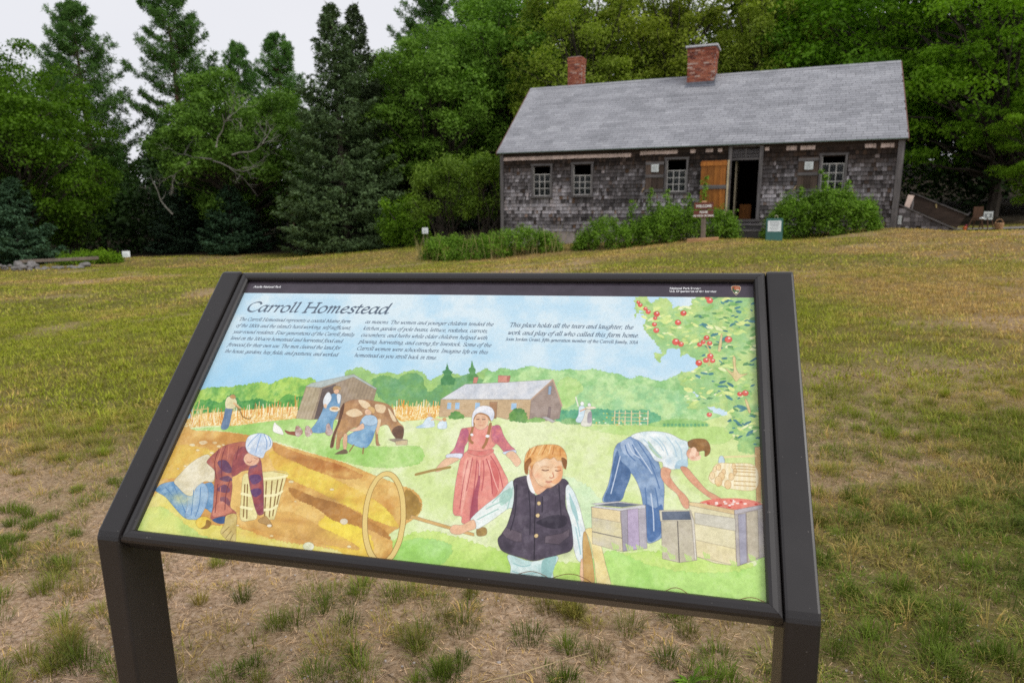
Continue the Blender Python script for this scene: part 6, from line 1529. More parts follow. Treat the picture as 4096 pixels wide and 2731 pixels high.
def terrain(x, y):
    x = np.asarray(x, float); y = np.asarray(y, float); sh = x.shape; x = x.ravel(); y = y.ravel()
    xc = np.clip(x, -45, 45); yc = np.clip(y, -10, 72)
    z = np.zeros(len(x))
    for i in range(0, len(x), 20000):
        q = np.c_[xc[i:i+20000], yc[i:i+20000]]
        z[i:i+20000] = _tps(((q[:, None]-_tp[None, :, :2])**2).sum(-1))@_sol[:_n]+_sol[_n]+q@_sol[_n+1:]
    z += np.maximum(y-72, 0)*.06
    return z.reshape(sh)
def tz(x, y): return float(terrain(np.array([x]), np.array([y]))[0])
def relief(x, y):
    d = np.hypot(x, y); return (fnoise(x, y, .55, 21)-.5)*.030*sstep(30, 3, d)+(fnoise(x, y, .16, 22)-.5)*.018*sstep(10, 2, d)+(fnoise(x, y, 2.3, 23)-.5)*.12*sstep(2, 6, d)
def bare_field(x, y):
    n = fnoise(x, y, .9, 31)*.6+fnoise(x, y, .3, 32)*.4
    near = sstep(4.6, 2.3, y+.25*x)*(1-.8*sstep(.3, 1.2, x))
    patch = sstep(.60, .74, fnoise(x, y, 1.7, 33)*.65+n*.35)*.42
    return np.clip(near*(.55+.9*(n-.25))+patch, 0, 1)
def green_field(x, y):
    n = fnoise(x, y, 3.1, 41)*.5+fnoise(x, y, 1.1, 42)*.3+fnoise(x, y, .4, 43)*.2
    base = .76+.26*sstep(2, -5, x)*sstep(3, 6, y)*sstep(20, 10, y)-.36*sstep(9, 20, y)*sstep(-2, 8, x)-.2*sstep(14, 26, y)+.1*sstep(.3, 2.5, x)*sstep(9, 3, y)-.22*sstep(5, 7, y)*sstep(2, 5, x)*sstep(14, 8, y)
    return np.clip(base+(n-.5)*2.5, 0, 1)

ys = np.concatenate([np.arange(-8, .4, .6), np.arange(.4, 5, .06), np.arange(5, 12, .16), np.arange(12, 34, .4), np.arange(34, 80, 2), np.array([85, 100, 130, 180, 260, 400])])
ts = np.linspace(-1, 1, 221)
X = ts[None, :]*(4.2+np.abs(ys)[:, None]*1.15); X = np.sign(X)*np.abs(X)
Yg = ys[:, None]*np.ones_like(X)
Zg = terrain(X, Yg)+relief(X, Yg)
V = np.stack([X, Yg, Zg], -1).reshape(-1, 3); nr, nc = X.shape
idx = np.arange(nr*nc).reshape(nr, nc)
F = np.stack([idx[:-1, :-1], idx[:-1, 1:], idx[1:, 1:], idx[1:, :-1]], -1).reshape(-1, 4)
m, nt, p, o = new_mat('lawn_soil')
vec = coords(nt)
soil = ramp(nt, noise(nt, vec, 55, 5, .7), [(.28, (.19, .115, .068)), (.5, (.5, .345, .225)), (.72, (.72, .56, .42))])
straw = ramp(nt, noise(nt, vec, 38, 4, .7), [(.3, (.13, .085, .04)), (.7, (.36, .25, .115))])
grn = ramp(nt, noise(nt, vec, 30, 4, .7), [(.3, (.07, .07, .018)), (.7, (.22, .2, .04))])
cm = mixc(nt, attr(nt, 'green').outputs['Fac'], straw, grn)
cm = mixc(nt, attr(nt, 'bare').outputs['Fac'], cm, soil)
floor = ramp(nt, noise(nt, vec, 3, 4), [(.3, (.018, .014, .01)), (.7, (.05, .04, .025))])
cm = mixc(nt, attr(nt, 'wood').outputs['Fac'], cm, floor)
nt.links.new(cm, p.inputs['Base Color']); p.inputs['Roughness'].default_value = .95; p.inputs['Specular IOR Level'].default_value = .1
bump(nt, p, noise(nt, vec, 90, 6, .75), .9, .012)
gme = np_mesh('ground', V, F, m)
for nm, a in (('green', green_field(X, Yg)), ('bare', bare_field(X, Yg)), ('wood', None)):
    if nm == 'wood':
        # forest floor begins at the tree line: left wood, behind the house, right wood
        edge = np.interp(X.ravel(), [-60, -24, -18, -10, -3, 0, 14, 17, 60], [31, 36, 38.5, 37.5, 33.5, 33, 28, 25.5, 23]).reshape(X.shape)
        a = sstep(0, 1.6, Yg-edge+(fnoise(X, Yg, 1.5, 51)-.5)*2)
    at = gme.attributes.new(nm, 'FLOAT', 'POINT'); at.data.foreach_set('value', a.ravel().astype(np.float32))
gme.polygons.foreach_set('use_smooth', [True]*len(gme.polygons))
ground = link_mesh('ground', gme); kind(ground, 'structure')

# ---------------------------------------------------------------- grass (uncountable: one object)
rs = np.random.RandomState(77)
def wedge(n, y0, y1):
    y = np.sqrt(rs.rand(n)*(y1*y1-y0*y0)+y0*y0); x = rs.uniform(-1, 1, n)*(.86*y+.5); return x, y
bx, by, bh, bw, bl, bc = [], [], [], [], [], []     # x, y, height, width, lean, colour
STRAW = np.array([.66, .45, .15]); GREEN = np.array([.145, .215, .022]); YEL = np.array([.43, .47, .03])
def grass_col(x, y, gshift=0):
    g = np.clip(green_field(x, y)+gshift+rs.normal(0, .10, len(x)), 0, 1)[:, None]
    mid = sstep(3.0, 6, y)[:, None]
    gr = GREEN*(1-mid*.7)+YEL*mid*.7
    c = STRAW*(1-g)+gr*g
    return c*rs.uniform(.7, 1.25, (len(x), 1))
def tufts(n, y0, y1, blades, r, hgt, wid, cover, gs=0.0, gvar=.24, lean=(.2, 1.1)):
    x, y = wedge(n, y0, y1)
    keep = rs.rand(n) > bare_field(x, y)*cover; x, y = x[keep], y[keep]; n = len(x)
    g0 = rs.normal(gs, gvar, n); br = rs.uniform(.55, 1.32, n); sz = rs.uniform(.6, 1.45, n); h0 = rs.uniform(.6, 1.3, n)
    a = rs.uniform(0, 6.283, (n, blades)); d = np.sqrt(rs.rand(n, blades)); rr = r*sz[:, None]
    wind = rs.uniform(0, 6.283, n)[:, None]
    px = (x[:, None]+np.cos(a)*d*rr).ravel(); py = (y[:, None]+np.sin(a)*d*rr).ravel()
    cg = (green_field(x, y)+g0)[:, None]+rs.normal(0, .1, (n, blades)); cg = np.clip(cg, 0, 1).ravel()[:, None]
    mid = sstep(2.6, 5.5, np.repeat(y, blades))[:, None]; gr = GREEN*(1-mid*.7)+YEL*mid*.7
    c = (STRAW*(1-cg)+gr*cg)*np.repeat(br, blades)[:, None]*rs.uniform(.75, 1.2, (n*blades, 1))
    hh = (hgt*h0[:, None]*rs.uniform(.55, 1.2, (n, blades))*(1-.3*d)).ravel()
    ln = (lean[0]+(lean[1]-lean[0])*np.clip(d*.75+rs.rand(n, blades)*.35, 0, 1)).ravel()
    bx.append(px); by.append(py); bh.append(hh); bw.append(np.full(n*blades, wid)*rs.uniform(.7, 1.3, n*blades)); bl.append(ln); bc.append(c); baz.append((a+rs.normal(0, .5, a.shape)).ravel())
baz = []
tufts(7800, 1.5, 5, 27, .06, .078, .0031, 1.3, .02, .26, (.25, 1.4))
tufts(330, 1.5, 4.6, 120, .040, .078, .0021, 0, .48, .16, (.05, .95))
tufts(210, 1.5, 3.1, 110, .042, .082, .0020, 0, .55, .12, (.05, 1.0))
tufts(800, 1.5, 4.8, 26, .03, .05, .0022, 0, .35, .2, (.1, 1.1))
tufts(900, 1.5, 4.8, 16, .05, .05, .0026, 0, -.5, .15, (.5, 1.45))
tufts(21000, 5, 12, 10, .10, .065, .0095, 1.15)
tufts(2400, 4.6, 12, 16, .10, .10, .006, .6, .3, .22)
tufts(27000, 12, 29, 6, .20, .065, .028, 1.05)
tufts(2200, 12, 29, 9, .2, .11, .016, .5, .1, .4)
tufts(15000, 28.5, 39, 4, .28, .08, .045, .8, .08, .3)
def add_blades(x, y, h, w, lean, c): bx.append(x); by.append(y); bh.append(h); bw.append(w); bl.append(lean); bc.append(c); baz.append(rs.uniform(0, 6.283, len(x)))
# dry litter lying flat on the bare soil
n = 110000; x, y = wedge(n, 1.5, 5.4); keep = rs.rand(n) < .25+.75*bare_field(x, y); x, y = x[keep], y[keep]
lit = np.array([.74, .53, .33])*(rs.rand(len(x), 1)**1.2*1.25+.14)*np.array([1, rs.uniform(.94, 1.0), .95])
add_blades(x, y, rs.uniform(.012, .06, len(x)), rs.uniform(.0016, .0034, len(x)), np.full(len(x), 5.0), lit)
bx, by, bh, bw, bl = (np.concatenate(a) for a in (bx, by, bh, bw, bl)); bc = np.concatenate(bc)
_edge = np.interp(bx, [-60, -24, -18, -10, -3, 0, 14, 17, 60], [32, 37, 39, 38, 34, 33.5, 28, 25.5, 23.5]); _lx = (bx+.32)*.924-(by-27.03)*.383; _ly = (bx+.32)*.383+(by-27.03)*.924
_ok = (by < _edge) & ~((_lx > -.1) & (_lx < 13.9) & (_ly > -.05)); bx, by, bh, bw, bl, bc = bx[_ok], by[_ok], bh[_ok], bw[_ok], bl[_ok], bc[_ok]; baz = [np.concatenate(baz)[_ok]]
nB = len(bx); az = np.concatenate(baz); bz = terrain(bx, by)+relief(bx, by)-.004
fl = bl > 4
dx = np.cos(az); dy = np.sin(az)
sl = np.sin(np.clip(bl, 0, 1.45)); cl = np.cos(np.clip(bl, 0, 1.45))
flat_l = np.where(fl, 1.0, sl); up = np.where(fl, rs.uniform(.02, .3, nB), cl)
base = np.stack([bx, by, bz+np.where(fl, .006, 0)], 1)
mid = base+np.stack([dx*flat_l*.35, dy*flat_l*.35, np.where(fl, up*.5, .62*np.sqrt(cl))], 1)*bh[:, None]
tip = base+np.stack([dx*flat_l, dy*flat_l, up], 1)*bh[:, None]
sd = np.stack([-dy, dx, 0*dx], 1)*(bw*.5)[:, None]
near_b = (by < 5.2) & ~fl; nb_ = np.where(near_b)[0]; fb_ = np.where(~near_b)[0]; n1, n2 = len(nb_), len(fb_)
V1 = np.stack([base-sd, base+sd, mid+sd*.75, mid-sd*.75, tip], 1)[nb_].reshape(-1, 3)
V2 = np.stack([base-sd, base+sd, tip], 1)[fb_].reshape(-1, 3)      # farther blades: one triangle each
Vb = np.concatenate([V1, V2])
me = bpy.data.meshes.new('grass'); me.vertices.add(len(Vb)); me.vertices.foreach_set('co', Vb.astype(np.float32).ravel())
i5 = (np.arange(n1)*5)[:, None]; i3 = (np.arange(n2)*3)[:, None]+n1*5
li = np.concatenate([np.concatenate([i5+np.array([[0, 1, 2, 3]]), i5+np.array([[3, 2, 4]])], 1).ravel(), (i3+np.array([[0, 1, 2]])).ravel()]).astype(np.int32)
me.loops.add(li.size); me.loops.foreach_set('vertex_index', li)
ls_ = np.concatenate([np.stack([np.arange(n1)*7, np.arange(n1)*7+4], 1).ravel(), n1*7+np.arange(n2)*3]).astype(np.int32)
me.polygons.add(len(ls_)); me.polygons.foreach_set('loop_start', ls_)
at = me.attributes.new('col', 'FLOAT_COLOR', 'FACE'); cc = np.ones((len(ls_), 4), np.float32); cc[:n1*2, :3] = np.repeat(bc[nb_], 2, 0); cc[n1*2:, :3] = bc[fb_]; at.data.foreach_set('color', cc.ravel())
me.update(calc_edges=True)
m, nt, p, o = new_mat('grass_blade')
cN = attr(nt, 'col').outputs['Color']; nt.links.new(cN, p.inputs['Base Color']); p.inputs['Roughness'].default_value = .6; p.inputs['Specular IOR Level'].default_value = .2
tr = N(nt, 'BsdfTranslucent'); nt.links.new(cN, tr.inputs['Color']); mx = N(nt, 'MixShader'); mx.inputs[0].default_value = .25
nt.links.new(p.outputs[0], mx.inputs[1]); nt.links.new(tr.outputs[0], mx.inputs[2]); nt.links.new(mx.outputs[0], o.inputs[0])
me.materials.append(m); me.polygons.foreach_set('use_smooth', [False]*len(me.polygons))
grass = link_mesh('grass', me); kind(grass, 'stuff', 'patchy dry green and straw coloured grass covering the lawn', 'grass')

# pebbles on the bare soil
def rock_mesh(name, seed, mat, squash=.65, sub=2):
    bm = bmesh.new(); bmesh.ops.create_icosphere(bm, subdivisions=sub, radius=1)
    r = np.random.RandomState(seed); ax = r.normal(size=(7, 3)); ax /= np.linalg.norm(ax, axis=1)[:, None]; off = r.uniform(.55, .95, 7)
    for v in bm.verts:
        c = np.array(v.co)
        for a_, o_ in zip(ax, off):
            d = c@a_
            if d > o_: c = c-a_*(d-o_)*.9
        v.co = c*np.array([1, .8, squash])*(1+r.uniform(-.03, .03))
    me = bpy.data.meshes.new(name); bm.to_mesh(me); bm.free(); me.materials.append(mat); return me
M['stone'] = plain('fieldstone', (.2, .188, .182), .9, .45, 2.5, bumps=.5)
M['pebble'] = plain('pebble', (.42, .37, .34), .85, .35, 30)
pm = MB(); pr = random.Random(4)
peb = [rock_mesh('pebble', s, M['pebble'], .6, 1) for s in range(4)]
for i in range(420):
    x = pr.uniform(-1.6, 1.7); y = pr.uniform(1.5, 3.6); s = pr.uniform(.002, .0065)*(1.7 if pr.random() < .08 else 1)
    me_ = peb[i % 4]; a = pr.uniform(0, 6.28); z = tz(x, y)+float(relief(np.array([x]), np.array([y]))[0])+.002
    b0 = len(pm.v)
    pm.v += [(x+(v.co.x*math.cos(a)-v.co.y*math.sin(a))*s, y+(v.co.x*math.sin(a)+v.co.y*math.cos(a))*s, z+v.co.z*s) for v in me_.vertices]
    for f in me_.polygons: pm.f.append(tuple(b0+k for k in f.vertices)); pm.t.append(pr.random()); pm.m.append(0)
kind(pm.build('pebbles', M['pebble']), 'stuff', 'small pale pebbles scattered over the bare soil below the sign', 'gravel')
for me_ in peb: bpy.data.meshes.remove(me_)

# ---------------------------------------------------------------- wayside sign
YAW, TILT = rad(14.508), rad(46.22)
SC = Vector((-.1145, 1.1487, CAM_Z-.3374))       # centre of the printed panel
sign = empty('wayside_sign', (SC.x, SC.y, 0), -YAW)
tag(sign, 'slanted information panel titled Carroll Homestead in a dark metal frame on two posts', 'sign')
ct, st = math.cos(TILT), math.sin(TILT)
def SP(x, y, h=0):      # millimetres on the panel (from its top left corner), h above it
    v = (275.5-y)/1000
    return Vector(((x-520)/1000, v*ct-h/1000*st, SC.z+v*st+h/1000*ct))
m, nt, p, o = new_mat('sign_paint')
vec = coords(nt); n1 = noise(nt, vec, 900, 2); n2 = noise(nt, vec, 6, 4)
nt.links.new(ramp(nt, n2, [(.3, (.016, .0138, .0138)), (.7, (.022, .019, .019))]), p.inputs['Base Color'])
p.inputs['Roughness'].default_value = .42; nt.links.new(ramp(nt, n2, [(.3, (.3,)*3), (.7, (.42,)*3)]), p.inputs['Roughness']); bump(nt, p, n1, .05, .0006); M['sign_paint'] = m
sp_ = noise(nt, vec, 210, 2, .5); nt.links.new(mixc(nt, ramp(nt, sp_, [(.735, (0,)*3), (.76, (.55,)*3)]), p.inputs['Base Color'].links[0].from_socket, (.22, .2, .18)), p.inputs['Base Color'])
PRINT = bpy.data.images.new('panel_print', int(PRINT_W*2), int(PRINT_H*2))
_im = paint_print(PRINT_DATA)
_px = np.ones((_im.shape[0], _im.shape[1], 4), np.float32); _px[..., :3] = _im[::-1]
PRINT.pixels.foreach_set(_px.ravel()); PRINT.update(); PRINT.pack()
m, nt, p, o = new_mat('panel_print')
tx = N(nt, 'TexImage'); tx.image = PRINT; tx.extension = 'EXTEND'; uvn = N(nt, 'UVMap', uv_map='print'); nt.links.new(uvn.outputs[0], tx.inputs[0])
nt.links.new(mixc(nt, 1, tx.outputs['Color'], (.97, .97, .95), 'MULTIPLY'), p.inputs['Base Color'])
sm = noise(nt, coords(nt), 14, 5, .65); nt.links.new(ramp(nt, sm, [(.3, (.12,)*3), (.75, (.2,)*3)]), p.inputs['Roughness']); p.inputs['Specular IOR Level'].default_value = .4
pb = MB(); ring = [SP(-12, 563, 0), SP(1052, 563, 0), SP(1052, -12, 0), SP(-12, -12, 0)]
back = [SP(-12, 563, -8), SP(1052, 563, -8), SP(1052, -12, -8), SP(-12, -12, -8)]
pb.hexa(back+ring); panel = pb.build('panel', m, sign); panel['label'] = 'printed picture panel with a farm scene, a title and three blocks of text'
uvl = panel.data.uv_layers.new(name='print')
for lp in panel.data.loops:
    c = panel.data.vertices[lp.vertex_index].co
    v = (c.z-SC.z)/st if abs(st) > 0 else 0
    v = c.y*ct+(c.z-SC.z)*st
    uvl.data[lp.index].uv = ((c.x*1000+520)/PRINT_W, 1-(275.5-v*1000)/PRINT_H)
# bezel rails, mitred, rounded profile: (offset outward, height)
prof = [(0, 0.4), (0, 7), (2.5, 10.5), (7, 12), (14, 11), (19, 7.5), (21.5, 1), (21.5, -36), (6, -36), (6, -9), (0, -9)]
def rail(corner_a, corner_b, outward):
    (xa, ya), (xb, yb) = corner_a, corner_b; mb = MB()
    along = Vector((xb-xa, yb-ya)).normalized(); ov = Vector(outward)
    ra, rb = [], []
    for o_, h_ in prof:
        ra.append(SP(xa+ov.x*o_-along.x*o_, ya+ov.y*o_-along.y*o_, h_)); rb.append(SP(xb+ov.x*o_+along.x*o_, yb+ov.y*o_+along.y*o_, h_))
    n = len(ra); b = len(mb.v); mb.v += [tuple(q) for q in ra+rb]
    for i in range(n):
        j = (i+1) % n; mb.f.append((b+i, b+j, b+n+j, b+n+i)); mb.t.append(.5); mb.m.append(0)
    mb.f.append(tuple(b+i for i in range(n))); mb.f.append(tuple(b+n+i for i in reversed(range(n)))); mb.t += [.5]*2; mb.m += [0]*2
    r = mb.build('frame_rail', M['sign_paint'], sign)
    return r
e = .25     # hairline mitre
rail((0+e, 0), (1040-e, 0), (0, -1)); rail((1040, 0+e), (1040, 551-e), (1, 0)); rail((1040-e, 551), (0+e, 551), (0, 1)); rail((0, 551-e), (0, 0+e), (-1, 0))
# posts: sloping arm beside the panel bending into an upright leg
def post(x0, x1):
    D = .092                                   # depth of the tube
    top = SP(0, -22, 11); bend = SP(0, 568, 11)
    # side profile in (y,z)
    T = (top.y, top.z); Bp = (bend.y, bend.z)
    back_arm = lambda q: (q[0]+D*st, q[1]-D*ct)
    T2 = back_arm(T)
    # leg front plane y=Bp.y, back plane y=Bp.y+D ; back face of the arm meets back face of the leg
    yb = Bp[0]+D; A2 = back_arm(Bp); tt = (yb-A2[0])/ct; Jz = A2[1]+tt*st
    c = .007
    prof2 = [(Bp[0], -.35), (Bp[0], Bp[1]-.008), (Bp[0]+.002, Bp[1]-.002), (Bp[0]+.009*ct, Bp[1]+.009*st), (T[0]-c*ct, T[1]-c*st), (T[0]+c*st*.6, T[1]-c*ct*.2), T2, (yb, Jz), (yb, -.35)]
    X0, X1 = (x0-520)/1000, (x1-520)/1000
    mb = MB(); mb.prism([(X0, a, b) for a, b in prof2], (X1-X0, 0, 0))
    return mb.build('post', M['sign_paint'], sign, bevel=.0045)
post(-71, -23.8); post(1061.8, 1108)
# small lettering in the heading band
M['white_ink'] = plain('white_ink', (.78, .78, .8), .5, .03)
def letters(name, body, size, mat, parent, place, bold=0, shear=0, align='LEFT', space=1.0):
    cu = bpy.data.curves.new(name, 'FONT'); cu.body = body; cu.size = size; cu.shear = shear; cu.offset = bold; cu.align_x = align; cu.space_character = space; cu.fill_mode = 'BOTH'
    tmp = bpy.data.objects.new(name, cu); col.objects.link(tmp); bpy.context.view_layer.update()
    me = bpy.data.meshes.new_from_object(tmp.evaluated_get(bpy.context.evaluated_depsgraph_get()))
    bpy.data.objects.remove(tmp); bpy.data.curves.remove(cu)
    me.name = name; me.materials.clear(); me.materials.append(mat)
    for v in me.vertices: v.co = place(v.co.x, v.co.y)
    me.update(); return link_mesh(name, me, parent)
hd = lambda x, y: (lambda a, b: SP(x+a*1000, y-b*1000, .5))
letters('lettering', 'Acadia National Park', .0078, M['white_ink'], sign, hd(16.5, 16.5), .00018, .25)
letters('lettering', 'National Park Service', .0064, M['white_ink'], sign, hd(894, 13.3), .00018)
letters('lettering', 'U.S. Department of the Interior', .0064, M['white_ink'], sign, hd(894, 20.0), .00018)
# fine dry stems caught on the bottom edge of the frame
M['dry_stem'] = plain('dry_stem', (.2, .09, .04), .8)
for a, b, h in ((690, 735, 6), (742, 800, 9), (905, 935, 6), (1005, 1038, 4)):
    mb = MB(); k = 8
    mb.tube([SP(a+(b-a)*i/k, 551-h*math.sin(math.pi*i/k)*.9, 5+3*math.sin(math.pi*i/k)) for i in range(k+1)], .0006, 4)
    d_ = mb.build('dry_stem', M['dry_stem']); d_.location = sign.location; d_.rotation_euler = sign.rotation_euler
    tag(d_, 'thin reddish dry stem lying along the lower edge of the panel', 'stem', 'dry stems on the sign frame')

# ---------------------------------------------------------------- farmhouse
HA, HK, HL = .3929, .0184, 13.721
_u0 = Vector((math.cos(HA), -math.sin(HA), 0)); _nn = Vector((-math.sin(HA), -math.cos(HA), 0)); _z = Vector((0, 0, 1))
hu = _u0*math.cos(HK)-_z*math.sin(HK); hv = _u0*math.sin(HK)+_z*math.cos(HK); hd_ = -_nn
HB = Vector((12.3564, 21.7754, .6338))-hu*HL
HMAT = Matrix(((hu.x, hd_.x, hv.x, HB.x), (hu.y, hd_.y, hv.y, HB.y), (hu.z, hd_.z, hv.z, HB.z), (0, 0, 0, 1)))
house = bpy.data.objects.new('farmhouse', None); col.objects.link(house); house.matrix_world = HMAT
tag(house, 'long weathered shingled farmhouse with grey roof, two brick chimneys and open door', 'house')
EZ, RZ, RY, DEP = 2.75, 5.657, 3.575, 7.15
hr = random.Random(12)
M['old_board'] = wood('weathered_board', (.045, .04, .04), (.2, .185, .185), 'x', .85)
M['old_board_v'] = wood('weathered_board_upright', (.06, .055, .056), (.24, .22, .22), 'z', .85)
M['dark_board'] = wood('dark_board', (.02, .014, .011), (.075, .05, .038), 'x', .85)
M['inside'] = plain('interior_plaster', (.12, .1, .08), .9)
M['sash'] = plain('sash_paint', (.46, .44, .42), .7, .2, 20)
M['stone_found'] = plain('foundation_stone', (.38, .33, .31), .9, .35, 3, bumps=.6)
# shingles of the wall: 'tint' 0..1 grey value, 'brown' how unweathered
m, nt, p, o = new_mat('wall_shingle')
g = noise(nt, coords(nt, 'Object', (70, 70, 2.5)), 1, 4, .65)
gr = ramp(nt, attr(nt, 'tint').outputs['Fac'], [(0, (.024, .02, .019)), (.45, (.125, .113, .116)), (1, (.5, .465, .49))])
br = ramp(nt, attr(nt, 'tint').outputs['Fac'], [(0, (.022, .016, .013)), (.5, (.08, .048, .03)), (1, (.27, .155, .09))])
c = mixc(nt, attr(nt, 'brown').outputs['Fac'], gr, br)
c = mixc(nt, .75, c, ramp(nt, g, [(.3, (.42,)*3), (.7, (1.45,)*3)]), 'MULTIPLY')
nt.links.new(c, p.inputs['Base Color']); p.inputs['Roughness'].default_value = .9; p.inputs['Specular IOR Level'].default_value = .15; bump(nt, p, g, .4, .004); M['shingle'] = m
m, nt, p, o = new_mat('roof_shingle')
g = noise(nt, coords(nt), 140, 3, .8); g2 = noise(nt, coords(nt), 1.1, 3)
c = ramp(nt, attr(nt, 'tint').outputs['Fac'], [(0, (.225, .23, .25)), (.5, (.31, .315, .34)), (1, (.385, .39, .415))])
c = mixc(nt, .45, c, ramp(nt, g, [(.3, (.6,)*3), (.7, (1.35,)*3)]), 'MULTIPLY'); c = mixc(nt, .5, c, ramp(nt, g2, [(.3, (.85,)*3), (.7, (1.1,)*3)]), 'MULTIPLY')
nt.links.new(c, p.inputs['Base Color']); p.inputs['Roughness'].default_value = .85; p.inputs['Specular IOR Level'].default_value = .35; M['roof'] = m
# openings in the front wall: x0,x1,z0,z1
WIN = [(1.35, 2.05, 1.10, 2.23), (2.95, 3.65, 1.12, 2.25), (6.42, 7.10, 1.20, 2.32), (11.44, 12.13, 1.16, 2.30)]
DOOR = (8.62, 9.50, .25, 2.62)
OPEN = WIN+[DOOR]
# wall body (boarding behind the shingles), split round the openings
wall = MB(); TH = .14
xs_ = sorted({0, HL, *[o_[0] for o_ in OPEN], *[o_[1] for o_ in OPEN]})
for a, b in zip(xs_[:-1], xs_[1:]):
    op = [o_ for o_ in OPEN if o_[0] <= a+1e-6 and o_[1] >= b-1e-6]
    if op:
        wall.box(a, .031, -.25, b, TH, op[0][2]); wall.box(a, .031, op[0][3], b, TH, EZ)
    else: wall.box(a, .031, -.25, b, TH, EZ)
gab = lambda x: [(x, TH, -.25), (x, DEP, -.25), (x, DEP, EZ-.02), (x, RY, RZ-.09), (x, TH, EZ-.02)]
wall.prism(gab(0), (TH, 0, 0)); wall.prism(gab(HL-TH), (TH, 0, 0)); wall.box(TH, DEP-TH, -.25, HL-TH, DEP-.002, EZ-.02)
wall = wall.build('wall', M['dark_board'], house)
MB().box(TH, TH, -.02, HL-TH, DEP-TH, .22).build('floor', M['dark_board'], house)
MB().box(TH, TH, 2.62, HL-TH, DEP-TH, 2.66).build('ceiling', M['dark_board'], house)
for x in (4.6, 8.2, 10.2): MB().box(x, TH, .22, x+.1, DEP-TH, 2.62).build('partition', M['inside'], house)
# wall shingles
def shingle_verts(x0, x1, z0, z1, t):   # tapered slab, thick at the butt
    return [(x0, .03-t, z0), (x1, .03-t, z0), (x1, .029, z0), (x0, .029, z0), (x0, .026, z1), (x1, .026, z1), (x1, .029, z1), (x0, .029, z1)]
SH = []; EXPO = .133; row = 0; z = -.22
while z < 2.46:
    x = .12+hr.uniform(-.05, 0); rowv = hr.random(); off = hr.uniform(-.008, .008)
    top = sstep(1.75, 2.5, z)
    while x < HL-.13:
        w = hr.choice((.055, .075, .09, .11, .14)); x1 = min(x+w, HL-.13); xa = max(x, .13)
        z0 = z+hr.uniform(-.016, .010)+off; z1 = min(z+EXPO+.05, 2.56)
        for o_ in OPEN:
            pad = .085
            if xa < o_[1]+pad and x1 > o_[0]-pad and z0 < o_[3]+.09 and z1-.05 > o_[2]-.07:
                if xa < o_[0]-pad-.03: x1 = o_[0]-pad
                elif x1 > o_[1]+pad+.03: xa = o_[1]+pad
                else: xa = x1
        # new pale shingles let in under the eaves are separate
        if x1-xa > .025:
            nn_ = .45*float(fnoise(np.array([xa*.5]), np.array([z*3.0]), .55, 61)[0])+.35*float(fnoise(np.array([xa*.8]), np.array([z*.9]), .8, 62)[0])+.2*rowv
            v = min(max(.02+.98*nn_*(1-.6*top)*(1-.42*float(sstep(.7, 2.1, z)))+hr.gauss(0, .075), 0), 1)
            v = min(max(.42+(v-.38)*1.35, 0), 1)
            if hr.random() < .05: v = min(v+.35, 1)
            if hr.random() < .10: v *= .35
            brn = min(max(float(top)*.95+hr.gauss(.05, .12)+(.7 if hr.random() < .05 else 0), 0), 1)
            SH.append((xa+.004, x1-.004, z0, z1, hr.uniform(.036, .052), v, brn))
        x += w
    z += EXPO; row += 1
def tint_mesh(name, mb, mat, brown):
    me = mb.mesh(name, mat); at = me.attributes.new('brown', 'FLOAT', 'FACE'); at.data.foreach_set('value', brown); return me
vis = [i for i, s in enumerate(SH) if s[0] > 9.75 and s[2] > .55]
order = sorted(vis, key=lambda i: -((SH[i][1]-SH[i][0])*(1+.04*SH[i][0])))[:300]; single = set(order)
rest = MB(); rb = []
for i, s in enumerate(SH):
    if i in single:
        mb = MB().hexa(shingle_verts(*s[:5]), s[5]); link_mesh('shingle', tint_mesh('shingle', mb, M['shingle'], [s[6]]*6), wall)
    else: rest.hexa(shingle_verts(*s[:5]), s[5]); rb += [s[6]]*6
q = link_mesh('shingle_courses', tint_mesh('shingle_courses', rest, M['shingle'], rb), wall); q['kind'] = 'stuff'
# pale new boards let in just below the eaves
M['new_board'] = wood('new_pale_board', (.42, .3, .24), (.68, .54, .47), 'z', .8, .8, 40)
for a, b, z0, z1 in ((.12, 5.12, 2.455, 2.575), (5.45, 6.78, 2.51, 2.63), (7.21, 7.39, 2.52, 2.63), (7.73, 7.98, 2.52, 2.64), (8.14, 8.29, 2.53, 2.63), (9.66, 9.80, 2.51, 2.62), (10.33, 10.65, 2.50, 2.63), (10.76, 11.21, 2.50, 2.62), (12.66, 12.98, 2.49, 2.61), (13.11, 13.49, 2.49, 2.61)):
    mb = MB(); x = a
    while x < b-.01:
        x1 = min(x+hr.uniform(.1, .2), b); mb.hexa(shingle_verts(x+.003, x1-.003, z0+hr.uniform(-.008, .008), z1+.012, .056), hr.uniform(.3, .9)); x = x1
    mb.build('new_shingle_strip', M['new_board'], wall)
MB().box(.1, .0, 2.645, HL-.1, .03, 2.70).build('eave_board', M['dark_board'], wall)
MB().box(0, -.13, 2.70, HL, 0, 2.735).build('soffit', M['dark_board'], wall)
MB().box(-.02, -.032, -.35, .115, .10, 2.71).build('corner_board', M['old_board_v'], wall)
MB().box(HL-.125, -.034, -.30, HL+.06, .12, 2.71).build('corner_board', M['old_board_v'], wall)
